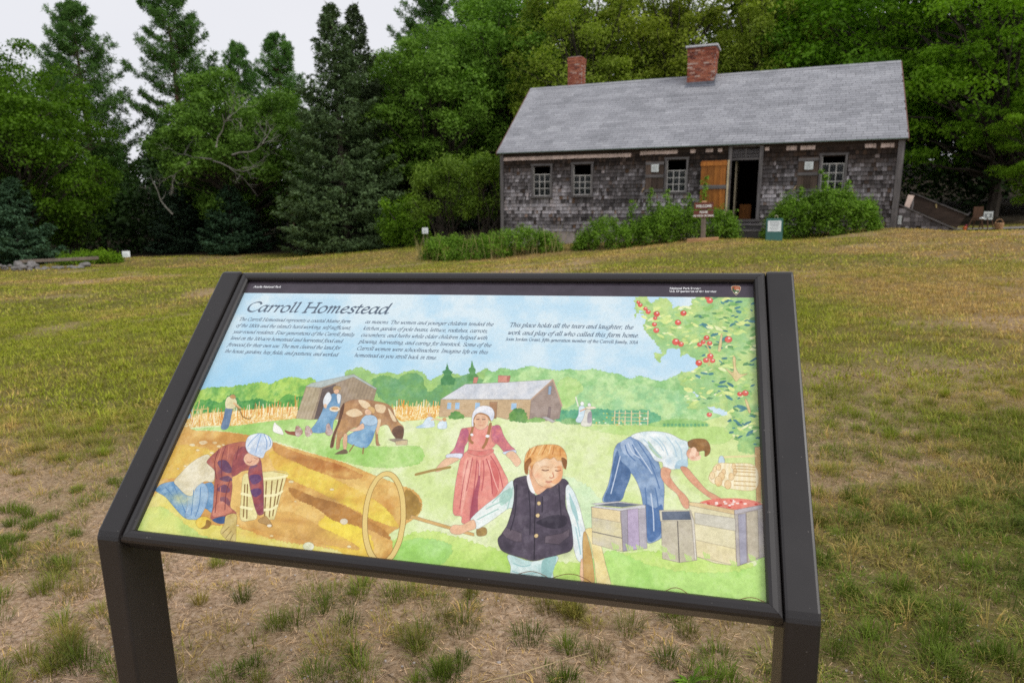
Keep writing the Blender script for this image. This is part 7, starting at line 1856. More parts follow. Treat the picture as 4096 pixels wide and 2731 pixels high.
# foundation
for a, b, zt in ((.1, 1.15, -.24), (1.17, 2.28, -.22), (2.3, 3.05, -.20), (3.08, 4.4, -.22), (4.43, 6.0, -.23), (6.03, 8.3, -.22), (9.8, 11.6, -.24), (11.63, 13.6, -.22)):
    mb = MB(); z0 = -1.3; mb.hexa([(a, .03+hr.uniform(-.03, .02), z0), (b, .03, z0), (b, .5, z0), (a, .5, z0), (a+.02, .01, zt), (b-.01, .02, zt), (b, .5, zt), (a, .5, zt)])
    mb.build('foundation_stone', M['stone_found'], house, bevel=.02)
MB().box(.12, .06, -1.4, HL-.12, DEP-.1, -.26).build('foundation_core', M['stone_found'], house)
# ---- roof
SL = math.hypot(RY+.15, RZ-EZ); sdir = Vector((0, (RY+.15)/SL, (RZ-EZ)/SL)); sn = Vector((0, -sdir.z, sdir.y))
def RP(x, s, h=0): return Vector((x, -.15, EZ))+sdir*s+sn*h
rf = MB(); rf.hexa([RP(-.117, 0, -.07), RP(HL+.117, 0, -.07), RP(HL+.117, SL, -.07), RP(-.117, SL, -.07), RP(-.117, 0, 0), RP(HL+.117, 0, 0), RP(HL+.117, SL, 0), RP(-.117, SL, 0)])
yb_ = 2*RY
mir = lambda v_: Vector((v_.x, yb_-v_.y, v_.z))
rf.hexa([mir(RP(x_, s_, h_)) for h_ in (-.07, .012) for x_, s_ in ((-.117, 0), (HL+.117, 0), (HL+.117, SL), (-.117, SL))])
roof = rf.build('roof', M['dark_board'], house)
RE = SL/33; TW = .305; SR = []
for r_ in range(33):
    x = -.117+((r_ % 2)*.1525 if r_ % 4 < 2 else (r_ % 3)*.1)-.3; streak = hr.gauss(0, .06)
    while x < HL+.117:
        a = max(x, -.117); b = min(x+TW, HL+.117)
        if b-a > .03:
            nn_ = float(fnoise(np.array([a]), np.array([r_*RE*2.5]), .55, 71)[0])
            SR.append((a+.004, b-.004, r_*RE-.004, (r_+1)*RE+.015, min(max(.5+(nn_-.5)*.7+streak+hr.gauss(0, .12), 0), 1)))
        x += TW
    row += 1
def rs_verts(a, b, s0, s1):
    return [RP(a, s0, .002), RP(b, s0, .002), RP(b, s1, .001), RP(a, s1, .001), RP(a, s0, .013), RP(b, s0, .013), RP(b, s1, .004), RP(a, s1, .004)]
pick = set(sorted(range(len(SR)), key=lambda i: -((SR[i][1]-SR[i][0])*100+SR[i][0]*.35-SR[i][2]*.6))[:300])
rest = MB()
for i, s in enumerate(SR):
    if s[3] > SL: s = (s[0], s[1], s[2], SL, s[4])
    if i in pick: link_mesh('shingle', MB().hexa(rs_verts(*s[:4]), s[4]).mesh('roof_shingle', M['roof']), roof)
    else: rest.hexa(rs_verts(*s[:4]), s[4])
q = rest.build('shingle_courses', M['roof'], roof); q['kind'] = 'stuff'
rg = MB(); x = -.117
while x < HL+.117:
    x1 = min(x+.30, HL+.117); t_ = hr.uniform(.3, .7); dz = hr.uniform(0, .004)
    rg.hexa([RP(x, SL-.11, .010+dz), RP(x1-.005, SL-.11, .010+dz), Vector((x1-.005, RY, RZ+.022+dz)), Vector((x, RY, RZ+.022+dz)), RP(x, SL-.11, .018+dz), RP(x1-.005, SL-.11, .018+dz), Vector((x1-.005, RY, RZ+.034+dz)), Vector((x, RY, RZ+.034+dz))], t_); x = x1
rg.build('ridge_cap', M['roof'], roof)
for x0, x1 in ((-.14, -.118), (HL+.118, HL+.14)):
    MB().hexa([RP(x0, -.01, -.12), RP(x1, -.01, -.12), RP(x1, SL, -.12), RP(x0, SL, -.12), RP(x0, -.01, .012), RP(x1, -.01, .012), RP(x1, SL, .012), RP(x0, SL, .012)]).build('rake_board', plain('red_rake_paint', (.2, .09, .07), .7) if x0 < 0 else bpy.data.materials['red_rake_paint'], roof)
M['drip'] = plain('drip_edge', (.2, .27, .25), .5); MB().hexa([RP(-.117, -.02, -.02), RP(HL+.117, -.02, -.02), RP(HL+.117, 0, -.02), RP(-.117, 0, -.02), RP(-.117, -.02, .002), RP(HL+.117, -.02, .002), RP(HL+.117, -.002, .002), RP(-.117, -.002, .002)]).build('drip_edge', M['drip'], roof)
# ---- chimneys
m, nt, p, o = new_mat('brick')
g = noise(nt, coords(nt), 45, 4, .7); f_ = noise(nt, coords(nt), 11, 4)
c = ramp(nt, attr(nt, 'tint').outputs['Fac'], [(0, (.13, .045, .035)), (.45, (.3, .09, .055)), (.8, (.42, .155, .09)), (1, (.5, .36, .3))])
c = mixc(nt, .5, c, ramp(nt, g, [(.3, (.6,)*3), (.7, (1.4,)*3)]), 'MULTIPLY')
c = mixc(nt, ramp(nt, f_, [(.58, (0,)*3), (.72, (.55,)*3)]), c, (.55, .45, .4))
nt.links.new(c, p.inputs['Base Color']); p.inputs['Roughness'].default_value = .9; p.inputs['Specular IOR Level'].default_value = .2; M['brick'] = m
M['mortar'] = plain('mortar', (.36, .29, .26), .95, .2, 30); M['lead'] = plain('lead_flashing', (.13, .14, .17), .6, .3, 5); M['slab'] = plain('cap_slab', (.55, .55, .57), .8, .15, 6)
def chimney(x0, x1, y0, y1, zb, zt, cap, corbel, lab):
    c_ = MB().box(x0+.012, y0+.012, zb, x1-.012, y1-.012, zt).build('chimney', M['mortar'], house); c_['label'] = lab
    z = zb; k = 0; H_ = .066; back_ = MB()
    while z+H_ < zt+.001:
        out = corbel if zt-z < .30 and zt-z > .06 else 0
        for face in range(4):
            L0 = (x1-x0 if face in (0, 2) else y1-y0)+2*out; a = -.1 if k % 2 else 0
            while a < L0-.02:
                b = min(a+.2, L0); a0 = max(a, 0)
                if b-a0 > .03:
                    t_ = min(max(hr.gauss(.5, .22), 0), 1); d = .1
                    sA, sB = a0+.005, b-.005; pr_ = hr.uniform(0, .005)
                    if face == 0: bx_ = (x0-out+sA, y0-out-pr_, x0-out+sB, y0-out+d)
                    elif face == 2: bx_ = (x0-out+sA, y1+out-d, x0-out+sB, y1+out+pr_)
                    elif face == 1: bx_ = (x1+out-d, y0-out+.102+sA*.8, x1+out+pr_, y0-out+.102+sB*.8)
                    else: bx_ = (x0-out-pr_, y0-out+.102+sA*.8, x0-out+d, y0-out+.102+sB*.8)
                    if face in (1, 3) and bx_[3] > y1+out-.102: a += .2; continue
                    mb = MB().box(bx_[0], bx_[1], z, bx_[2], bx_[3], z+H_-.008, t_) if face < 2 else back_.box(bx_[0], bx_[1], z, bx_[2], bx_[3], z+H_-.008, t_)
                    if face < 2: link_mesh('brick', mb.mesh('brick', M['brick']), c_)
                a += .2
        z += H_; k += 1
    q = back_.build('brick_courses', M['brick'], c_); q['kind'] = 'stuff'
    if cap:
        MB().box(x0-.06-corbel, y0-.06-corbel, zt+.015, x1+.06+corbel, y1+.06+corbel, zt+.085).build('cap_slab', M['slab'], c_, bevel=.008)
        for a, b in ((x0+.05, x0+.25), (x1-.25, x1-.05)): MB().box(a, y0+.05, zt-.03, b, y1-.05, zt+.02).build('cap_support', M['brick'], c_)
        mb = MB(); s0 = (y0+.15)/(RY+.15)*SL
        mb.hexa([RP(x0-.05, s0-.16, .012), RP(x1+.05, s0-.16, .012), RP(x1+.05, s0-.005, .012), RP(x0-.05, s0-.005, .012), RP(x0-.05, s0-.16, .02), RP(x1+.05, s0-.16, .02), RP(x1+.05, s0-.005, .02), RP(x0-.05, s0-.005, .02)])
        zb2 = RP(0, s0).z; mb.box(x0-.012, y0-.012, zb2-.05, x1+.012, y0-.007, zb2+.12)
        mb.prism([(x1+.008, y0-.01, zb2-.05), (x1+.008, RY, RZ-.02), (x1+.008, RY, RZ+.1), (x1+.008, y0-.01, zb2+.14)], (.008, 0, 0)); mb.build('flashing', M['lead'], c_)
    else:
        MB().box(x0+.1, y0+.1, zt, x1-.1, y1-.1, zt+.03).build('flue_rim', M['mortar'], c_)
chimney(6.53, 7.56, 3.06, 4.05, 5.22, 6.61, True, .022, 'large square brick chimney under a pale slab cap')
chimney(1.46, 2.08, 3.85, 4.45, 5.0, 6.86, False, .012, 'tall thin brick chimney without a cap')
# ---- windows
m, nt, p, o = new_mat('window_glass')
p.inputs['Base Color'].default_value = (.02, .025, .025, 1); p.inputs['Roughness'].default_value = .06; p.inputs['Alpha'].default_value = .35; M['glass'] = m
def window(x0, x1, z0, z1, sash_top, rows, label):
    w = MB(); c_ = .07
    w.box(x0-c_, -.035, z0-.02, x0, .02, z1); fr = w.build('window', M['old_board_v'], house); MB().box(x1, -.035, z0-.02, x1+c_, .02, z1).build('casing', M['old_board_v'], fr); fr['label'] = label
    MB().box(x0-c_-.02, -.045, z1, x1+c_+.02, .02, z1+.07).build('lintel', M['old_board'], fr)
    MB().box(x0-c_-.03, -.07, z0-.075, x1+c_+.03, .02, z0-.02).build('sill', M['old_board'], fr)
    s = MB(); e_ = .035; y0, y1 = .03, .065
    s.box(x0+.005, y0, z0, x0+e_, y1, sash_top); s.box(x1-e_, y0, z0, x1-.005, y1, sash_top)
    s.box(x0+e_, y0, z0, x1-e_, y1, z0+.04); s.box(x0+e_, y0, sash_top-.035, x1-e_, y1, sash_top)
    xs2 = [x0+e_+(x1-x0-2*e_)*k/3 for k in range(4)]; zs2 = [z0+.04+(sash_top-.035-z0-.04)*k/rows for k in range(rows+1)]
    for k in (1, 2): s.box(xs2[k]-.014, y0+.003, z0+.04, xs2[k]+.014, y1-.003, sash_top-.035)
    for k in range(1, rows): s.box(x0+e_, y0+.006, zs2[k]-.014, x1-e_, y1-.006, zs2[k]+.014)
    s.build('sash', M['sash'], fr)
    # bars of the lowered upper sash right behind
    s = MB(); dz = .035
    for k in range(1, rows+1): s.box(x0+e_, .08, zs2[k]-.05-dz*.5, x1-e_, .10, zs2[k]-.03-dz*.5)
    s.build('rear_sash_bar', M['sash'], fr)
    for i in range(3):
        for k in range(rows): MB().box(xs2[i]+.014, .045, zs2[k]+.014, xs2[i+1]-.014, .048, zs2[k+1]-.014).build('pane', M['glass'], fr)
    MB().box(x0-.001, .02, z1-.03, x1+.001, TH, z1-.002).build('head', M['dark_board'], fr)
    MB().box(x0+.001, .02, sash_top+.0, x0+.03, .06, z1-.03).build('jamb_stop', M['sash'], fr)
window(*WIN[0], 1.93, 3, 'small nine-pane window nearest the left corner'); window(*WIN[1], 1.86, 3, 'second small nine-pane window from the left corner')
window(*WIN[2], 1.95, 3, 'nine-pane window between the shutter and the orange door'); window(*WIN[3], 2.05, 3, 'nine-pane window right of the door')
M['shutter'] = wood('shutter_board', (.04, .027, .021), (.15, .105, .082), 'z', .85); M['paper'] = plain('white_paper', (.72, .76, .76), .6, .03); M['ink'] = plain('grey_ink', (.25, .27, .28), .7)
def shutter(x0, x1, z0, z1, px0, px1, pz0, pz1, lab):
    sh = MB(); sh.box(x0+.012, -.052, z0+.01, x1-.012, -.04, z1-.01); s_ = sh.build('shutter', M['shutter'], house); s_['label'] = lab
    n = 3
    for i in range(n): MB().box(x0+(x1-x0)*i/n+.004, -.07, z0, x0+(x1-x0)*(i+1)/n-.004, -.053, z1, hr.random()).build('plank', M['shutter'], s_)
    for zz in (z1-.13, z0+(z1-z0)*.48, z0+.02): MB().box(x0, -.095, zz, x1, -.071, zz+.10, .6).build('batten', M['old_board'], s_)
    MB().box(px0, -.102, pz0, px1, -.097, pz1).build('paper_notice', M['paper'], s_)
    for k in range(7): MB().box(px0+.03, -.1045, pz1-.05-k*.027, px1-.03-.03*(k % 3), -.1025, pz1-.058-k*.027).build('text_line', M['ink'], s_)
shutter(5.68, 6.33, 1.18, 2.28, 5.89, 6.15, 1.90, 2.16, 'open plank shutter with a white notice left of the door'); shutter(10.73, 11.35, 1.13, 2.26, 10.93, 11.19, 1.86, 2.11, 'open plank shutter with a white notice right of the door')
for x, z in ((5.56, 1.30), (10.62, 1.28)):
    mb = MB(); mb.tube([(x, -.04, z-.12), (x+.05, -.09, z-.02), (x+.10, -.08, z+.07)], [.016, .022, .014], 6); mb.build('shutter_hook', plain('hook_wood', (.45, .32, .2), .8), house)
# ---- door
d0, d1, dz0, dz1 = DOOR
fr = MB(); fr.box(d0-.12, -.045, .18, d0-.005, .04, 2.66); fr.box(d1+.005, -.045, .18, d1+.12, .04, 2.66); fr.box(d0-.12, -.05, 2.66, d1+.12, .04, 2.71)
fr = fr.build('door_frame', M['old_board_v'], house)
tr_ = MB(); tr_.box(d0, .03, 2.30, d1, .06, 2.60)
tr_ = tr_.build('transom', M['dark_board'], fr)
for k in range(8): MB().hexa([(d0+.01, -.02, 2.305+k*.036), (d1-.01, -.02, 2.305+k*.036), (d1-.01, .03, 2.325+k*.036), (d0+.01, .03, 2.325+k*.036), (d0+.01, -.02, 2.315+k*.036), (d1-.01, -.02, 2.315+k*.036), (d1-.01, .03, 2.337+k*.036), (d0+.01, .03, 2.337+k*.036)], hr.random()).build('louvre', M['old_board'], tr_)
MB().box(d0, -.03, 2.225, d1, .06, 2.295).build('door_head', M['old_board'], fr); MB().box((d0+d1)/2-.02, -.028, 2.3, (d0+d1)/2+.02, .0, 2.6).build('mullion', M['old_board'], tr_)
MB().box(d0+.12, .16, .22, d0+.16, .95, 2.2).build('inner_door', plain('cream_door', (.3, .25, .17), .7), house)
M['orange_wood'] = wood('orange_pine', (.24, .075, .014), (.5, .19, .035), 'z', .55, .65, 16); M['pole'] = wood('pale_pole', (.45, .36, .22), (.66, .55, .36), 'z', .7)
lf = MB().box(7.63, -.085, .42, 8.46, -.07, 2.22).build('door', M['orange_wood'], house); lf['label'] = 'orange plank door swung open flat against the wall'
xs3 = [7.62, 7.84, 8.06, 8.27, 8.47]
for a, b in zip(xs3[:-1], xs3[1:]): MB().box(a+.004, -.108, .38, b-.004, -.086, 2.235, hr.random()).build('plank', M['orange_wood'], lf)
for zz, mt in ((2.06, 'orange_wood'), (1.28, 'old_board'), (.45, 'old_board')): MB().box(7.60, -.137, zz, 8.49, -.109, zz+.13, .9).build('batten', M[mt], lf)
MB().box(8.50, -.14, .22, 8.56, -.07, 2.24, .7).build('door_post', M['pole'], house)
MB().box(d0-.15, -.10, .16, d1+.15, .1, .245, .8).build('threshold', M['old_board'], house)
for x0, y0, z0, x1, y1, z1 in ((d0-.2, -.44, -.02, d1+.2, -.06, .085), (d0-.35, -.80, -.24, d1+.3, -.42, -.10)):
    MB().box(x0, y0, z0-.2, x1, y1, z1-.05, .3).build('riser', M['old_board'], house); MB().box(x0-.03, y0-.03, z1-.048, x1+.03, y1, z1, .9).build('step', M['old_board'], house, bevel=.006)
MB().box(d0+.25, 1.3, .22, d0+.65, 1.7, .75).build('chest', M['orange_wood'], house)

# ---------------------------------------------------------------- cellar bulkhead beside the right corner
bulk = bpy.data.objects.new('cellar_bulkhead', None); col.objects.link(bulk); bulk.matrix_world = HMAT@Matrix.Translation((HL+.08, 0, 0))
tag(bulk, 'shingled sloping cellar hatch with raised dark lid against the house corner', 'hatch')
def bl_wall(y):
    mb = MB(); mb.prism([(0, y, -.5), (1.74, y, -.5), (1.74, y, -.13), (0, y, .70)], (0, .06, 0)); return mb
wl = bl_wall(.15).build('side_wall', M['dark_board'], bulk); bl_wall(1.5).build('side_wall', M['dark_board'], bulk)
for k in range(8):
    z0 = -.36+k*.135; x = .02
    while x < 1.7:
        w = hr.uniform(.1, .22); x1 = min(x+w, 1.72); zt = .70-(.83/1.74)*x1
        if z0 < zt-.03:
            z1 = min(z0+.15, zt); za = min(z0+.15, .70-(.83/1.74)*x)
            mb = MB().hexa([(x+.004, .13, z0), (x1-.004, .13, z0), (x1-.004, .149, z0), (x+.004, .149, z0), (x+.004, .143, za), (x1-.004, .143, z1), (x1-.004, .149, z1), (x+.004, .149, za)], min(max(hr.gauss(.45, .18), 0), 1))
            link_mesh('shingle', tint_mesh('shingle', mb, M['shingle'], [0]*6), wl)
        x = x1
for y in (.10, 1.48): MB().hexa([(0, y, .70), (1.78, y, -.15), (1.78, y+.12, -.15), (0, y+.12, .70), (0, y, .75), (1.80, y, -.10), (1.80, y+.12, -.10), (0, y+.12, .75)]).build('sloping_rim', M['old_board'], bulk)
lid = MB().hexa([(.52, 1.44, .60), (1.92, 1.44, -.06), (1.92, 1.47, -.06), (.52, 1.47, .60), (.50, 1.50, 1.10), (2.16, 1.50, .36), (2.16, 1.53, .36), (.50, 1.53, 1.10)]).build('lid', M['dark_board'], bulk)
MB().hexa([(.48, 1.46, 1.10), (2.20, 1.46, .34), (2.20, 1.56, .34), (.48, 1.56, 1.10), (.48, 1.46, 1.14), (2.22, 1.46, .38), (2.22, 1.56, .38), (.48, 1.56, 1.14)]).build('edge_board', M['old_board'], lid)
MB().tube([(1.25, 1.44, .72), (1.25, 1.42, .66), (1.27, 1.43, .60)], .018, 6).build('pull_rope', plain('rope', (.45, .35, .15), .9), lid)
MB().tube([(2.16, 1.5, .36), (2.26, 1.48, .46)], [.03, .02], 6).build('lid_handle', M['old_board'], lid)
MB().hexa([(.20, .6, .55), (.36, .6, .55), (.36, .64, .55), (.20, .64, .55), (.34, .9, 1.03), (.52, .9, 1.0), (.52, .94, 1.0), (.34, .94, 1.03)]).build('prop_board', M['new_board'], bulk)
MB().tube([(.46, .95, .52), (.47, .95, .70), (.47, .95, .88)], [.05, .06, .05], 8).build('post_knob', M['old_board_v'], bulk)
nb = MB().box(.02, .11, .10, .12, .128, .36).build('paper_notice', M['paper'], bulk)
for k in range(4): MB().box(.035, .105, .14+k*.055, .105, .109, .16+k*.055).build('text_line', M['ink'], nb)

# ---------------------------------------------------------------- trees
def rand_unit(r, n):
    v = r.normal(size=(n, 3)); return v/np.linalg.norm(v, axis=1)[:, None]
def leaf_quads(r, c, nrm, length, width, along=None):
    """diamond leaves at points c facing nrm"""
    n = len(c); nrm = nrm/np.linalg.norm(nrm, axis=1)[:, None]
    t = rand_unit(r, n) if along is None else along
    t = t-nrm*(t*nrm).sum(1)[:, None]; t /= np.maximum(np.linalg.norm(t, axis=1), 1e-6)[:, None]
    s = np.cross(nrm, t); L = np.broadcast_to(length, n)[:, None]; Wd = np.broadcast_to(width, n)[:, None]
    V = np.stack([c-t*L*.5, c+s*Wd*.5+t*L*.05, c+t*L*.5-nrm*L*.12, c-s*Wd*.5+t*L*.05], 1).reshape(-1, 3)
    return V
def quads(n): return np.arange(n*4).reshape(n, 4)
def limb(mb, r, a, b, r0, r1, wob=.12, k=5):
    a = np.array(a, float); b = np.array(b, float); L = np.linalg.norm(b-a); pts = []
    for i in range(k+1):
        t = i/k; p_ = a+(b-a)*t+np.array([0, 0, -.10*L*math.sin(math.pi*t)])*0+(r.normal(size=3)*wob*L*.25*math.sin(math.pi*t) if 0 < i < k else 0); pts.append(p_)
    mb.tube(pts, [r0+(r1-r0)*i/k for i in range(k+1)], 6); return pts
def make_broadleaf(seed, H, R, z0, n_cl, per, leaf, squash=.6, cl_r=(.75, 1.3), spread=.45, bark='bark', mat='leaf', skirt=.75):
    r = np.random.RandomState(seed); tr = MB()
    lean = r.normal(size=2)*.04*H; top = np.array([lean[0], lean[1], H*.8])
    tp = [np.array([0, 0, -.3]), np.array([.02*H*r.normal(), .02*H*r.normal(), H*.3]), top*np.array([.7, .7, .68/.8]), top]
    tr.tube(tp, [H*.022, H*.017, H*.011, H*.004], 8)
    cz = (z0+H)/2; rz = (H-z0)/2; C = []
    while len(C) < n_cl:
        d = rand_unit(r, 1)[0]; q = r.rand()**spread
        p_ = np.array([d[0]*R*q, d[1]*R*q, cz+d[2]*rz*q])
        # crown fuller below, rounded above
        lim = R*(1.0 if p_[2] < cz else math.sqrt(max(1-((p_[2]-cz)/rz)**2, .02)))*(skirt if p_[2] < z0+.25*(H-z0) else 1)
        if math.hypot(p_[0], p_[1]) <= lim: C.append(p_)
    VV = []; tint = []
    for c in C:
        rc = r.uniform(*cl_r); k = int(per*r.uniform(.7, 1.3)); d = rand_unit(r, k); fl_ = (d[:, 2] < 0) & (r.rand(k) < .55); d[fl_, 2] *= -1
        rr = r.uniform(.45, 1.05, k)[:, None]
        P_ = c+d*rr*np.array([rc, rc, rc*squash]); nr_ = d*.55+np.array([0, 0, .6])+r.normal(size=(k, 3))*.6
        VV.append(leaf_quads(r, P_, nr_, leaf*r.uniform(.45, 1.6, k), leaf*.6*r.uniform(.5, 1.4, k))); tint.append(np.clip(r.normal(.5, .16, k)+r.normal(0, .13), 0, 1))
        hz = max(min(c[2]-rc*.5, H*.72)*r.uniform(.45, .85), H*.12)
        base = np.array([lean[0]*hz/H, lean[1]*hz/H, hz]); limb(tr, r, base, c-np.array([0, 0, rc*.25]), H*.006+.015, .012)
    V = np.concatenate(VV); t = np.concatenate(tint)
    return tr.mesh('trunk', M[bark]), np_mesh('crown', V, quads(len(t)), M[mat], {'tint': t})
def make_pine(seed, H, R, z0, n_br, tufts, mat='pine_needle', upsweep=.25):
    r = np.random.RandomState(seed); tr = MB(); tr.tube([(0, 0, -.3), (.05, 0, H*.5), (0, .03, H)], [H*.016, H*.011, .015], 8); VV = []; tint = []
    for i in range(n_br):
        f = ((i+r.rand())/n_br)**.85; z = z0+(H-z0)*f; prof = min(1, .35+1.5*f)*(1-f)**.62+.05
        L = R*prof*r.uniform(.6, 1.25); a = r.uniform(0, 6.283); dr = np.array([math.cos(a), math.sin(a), 0])
        pts = [np.array([0, 0, z])+dr*L*s_+np.array([0, 0, L*(upsweep*s_*s_*1.2-.10*math.sin(3.14*s_)+.25*f*s_)]) for s_ in (0, .35, .7, 1)]
        tr.tube(pts, [.02+.012*L, .015+.007*L, .012, .006], 5)
        k = max(int(tufts*(.35+L/R)), 6); s_ = r.uniform(.22, 1.03, k)**.7; b = np.array(pts); seg = np.clip(s_*3, 0, 2.999); ii = seg.astype(int); fr_ = (seg-ii)[:, None]; c = b[ii]*(1-fr_)+b[ii+1]*fr_
        side = np.array([-dr[1], dr[0], 0]); wsp = r.normal(size=k)*(.26*L*(1.15-s_)+.06); c = c+side*wsp[:, None]+r.normal(size=(k, 3))*np.array([.06, .06, .09])+np.array([0, 0, .05])
        nb = 7; cc = np.repeat(c, nb, 0); d = rand_unit(r, k*nb)*.9+np.repeat(dr*.5+np.sign(wsp)[:, None]*side*.25, nb, 0)+np.array([0, 0, .35]); d /= np.linalg.norm(d, axis=1)[:, None]
        ln = r.uniform(.2, .36, k*nb); nr_ = np.cross(d, rand_unit(r, k*nb))
        VV.append(leaf_quads(r, cc+d*(ln*.5)[:, None], nr_, ln, r.uniform(.03, .055, k*nb), d)); tint.append(np.repeat(np.clip(r.normal(.45, .15, k)+r.normal(0, .1), 0, 1), nb))
    V = np.concatenate(VV); t = np.concatenate(tint)
    return tr.mesh('trunk', M['pine_bark']), np_mesh('crown', V, quads(len(t)), M[mat], {'tint': t})
def make_spruce(seed, H, R, n_br, sprays, mat='spruce_needle', skirt=0.0):
    r = np.random.RandomState(seed); tr = MB(); tr.tube([(0, 0, -.3), (0, .03, H*.5), (0, 0, H)], [H*.018, H*.011, .01], 8); VV = []; tint = []
    for i in range(n_br):
        f = ((i+r.rand())/n_br)**1.25; z = .12*(1-f)+.02*H+f*(H*.985-.02*H)
        prof = (1-f)**.86*(1-.12*max(0, .1-f)/.1)+.035; L = R*prof*r.uniform(.8, 1.16); a = r.uniform(0, 6.283); dr = np.array([math.cos(a), math.sin(a), 0])
        droop = -.38*(1-f)+.1+.25*f
        pts = [np.array([0, 0, z])+dr*L*s_+np.array([0, 0, L*(droop*s_+.30*s_*s_*s_)]) for s_ in (0, .35, .7, 1)]
        tr.tube(pts, [.012+.008*L, .01, .008, .004], 4)
        k = max(int(sprays*(.2+L/R)), 8); s_ = r.uniform(.12, 1.02, k)**.75; b = np.array(pts); seg = np.clip(s_*3, 0, 2.999); ii = seg.astype(int); fr_ = (seg-ii)[:, None]; c = b[ii]*(1-fr_)+b[ii+1]*fr_
        side = np.array([-dr[1], dr[0], 0]); wsp = r.normal(size=k)*(.20*L*(1.2-s_)+.05); c = c+side*wsp[:, None]+np.array([0, 0, -.02])+r.normal(size=(k, 3))*.05
        nb = 4; cc = np.repeat(c, nb, 0); d = np.repeat(dr*.75+np.sign(wsp)[:, None]*side*.6, nb, 0)+rand_unit(r, k*nb)*.75+np.array([0, 0, -.12]); d /= np.linalg.norm(d, axis=1)[:, None]
        ln = r.uniform(.14, .30, k*nb); nr_ = np.array([0, 0, 1.0])+rand_unit(r, k*nb)*.8
        VV.append(leaf_quads(r, cc+d*(ln*.4)[:, None], nr_, ln, r.uniform(.05, .085, k*nb), d)); tint.append(np.repeat(np.clip(r.normal(.42, .08, k)+.22*(s_-.6)+r.normal(0, .06), 0, 1), nb))
    V = np.concatenate(VV); t = np.concatenate(tint)
    return tr.mesh('trunk', M['bark']), np_mesh('crown', V, quads(len(t)), M[mat], {'tint': t})
PROTO = {
    'oak': make_broadleaf(1, 10, 4.2, 1.6, 200, 300, .165, .8, (.55, 1.05), .36), 'maple': make_broadleaf(2, 13, 4.6, 2.2, 210, 300, .175, .78, (.6, 1.15), .36),
    'ash': make_broadleaf(3, 14, 3.8, 2.2, 180, 300, .165, .8, (.55, 1.1), .36), 'olive': make_broadleaf(4, 13.5, 4.0, 2.0, 210, 270, .15, .85, (.45, 1.0), .45, mat='leaf_olive'),
    'layer': make_broadleaf(5, 12, 4.8, .9, 200, 290, .155, .55, (.55, 1.1), .4, mat='leaf_bright', skirt=1.0), 'bright': make_broadleaf(6, 11, 4.4, .8, 200, 290, .165, .75, (.55, 1.1), .38, mat='leaf_bright', skirt=.95),
    'pine': make_pine(11, 17, 4.6, 1.6, 185, 66), 'pine_b': make_pine(12, 17.5, 3.9, 4.4, 140, 62), 'spruce': make_spruce(21, 14, 3.7, 340, 66), 'spruce_b': make_spruce(22, 5, 1.9, 120, 46, 'blue_needle'),
}
def tree(name, kind_, x, y, h, rz, tint, label, w=1.0, cat='tree', group=None, z=None):
    tm, cm_ = PROTO[kind_]; ref = {'oak': 10, 'maple': 13, 'ash': 14, 'olive': 13.5, 'layer': 12, 'bright': 11, 'pine': 17, 'pine_b': 17.5, 'spruce': 14, 'spruce_b': 5}[kind_]
    e_ = empty(name, (x, y, tz(x, y) if z is None else z), rz); s = h/ref; e_.scale = (s*w, s*w, s); tag(e_, label, cat, group)
    for nm, me_ in (('trunk', tm), ('crown', cm_)):
        q = link_mesh(nm, me_, e_); q.color = (*tint, 1)
    return e_
tree('white_pine', 'pine', -27.6, 46, 15.7, .3, (1, 1, 1), 'broad dark white pine, leftmost of the two tall pines against the sky', 1.0)
tree('white_pine', 'pine_b', -21.7, 46.5, 16.3, 1.2, (.95, .95, .95), 'tall narrow pine with a bare reddish trunk, right of the broad pine', 1.02)
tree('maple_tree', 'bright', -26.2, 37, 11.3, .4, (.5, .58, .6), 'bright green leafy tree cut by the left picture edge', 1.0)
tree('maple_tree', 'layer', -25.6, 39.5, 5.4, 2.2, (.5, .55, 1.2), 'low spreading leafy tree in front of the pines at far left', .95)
tree('blue_spruce', 'spruce_b', -24.9, 34.4, 4.4, .8, (.72, .85, .72), 'small bluish spruce beside the stone heap', 1.2)
oak = tree('oak_tree', 'oak', -16.2, 42.0, 10.2, .9, (.68, .76, .85), 'round topped green tree with bare pale limbs between pine and spruce', 1.08)
tree('white_pine', 'pine', -21.8, 58, 14.6, 2.0, (1.1, 1.15, 1.15), 'far pine top poking above the round green tree, left one', .75)
tree('white_pine', 'pine', -17.9, 56, 14.6, 4.0, (1.15, 1.2, 1.15), 'far pine top just left of the large spruce', .95)
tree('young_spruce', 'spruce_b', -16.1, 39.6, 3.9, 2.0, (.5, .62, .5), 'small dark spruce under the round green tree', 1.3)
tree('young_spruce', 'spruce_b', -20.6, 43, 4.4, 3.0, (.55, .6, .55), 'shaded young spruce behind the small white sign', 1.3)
tree('spruce_tree', 'spruce', -9.15, 38, 13.0, .5, (.78, .92, .8), 'large conical spruce standing alone at the lawn edge', 1.05)
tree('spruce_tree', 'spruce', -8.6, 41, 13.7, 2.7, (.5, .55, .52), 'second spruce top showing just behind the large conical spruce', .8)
tree('ash_tree', 'ash', -7.6, 47.5, 12.2, 1.0, (.85, .9, .9), 'green leafy tree rising behind the large spruce', 1.1)
tree('white_pine', 'pine', -5.6, 54, 17.3, 3.3, (.95, .95, .95), 'dark pine standing behind the leafy trees left of the house', 1.0)
tree('white_pine', 'pine_b', -2.4, 57, 18, .3, (.9, .9, .9), 'far pine at the top of the picture left of the thin chimney', 1.1)
tree('maple_tree', 'maple', -4.2, 42, 11.8, .2, (.85, .92, .95), 'full green maple between the spruce and the house', 1.06)
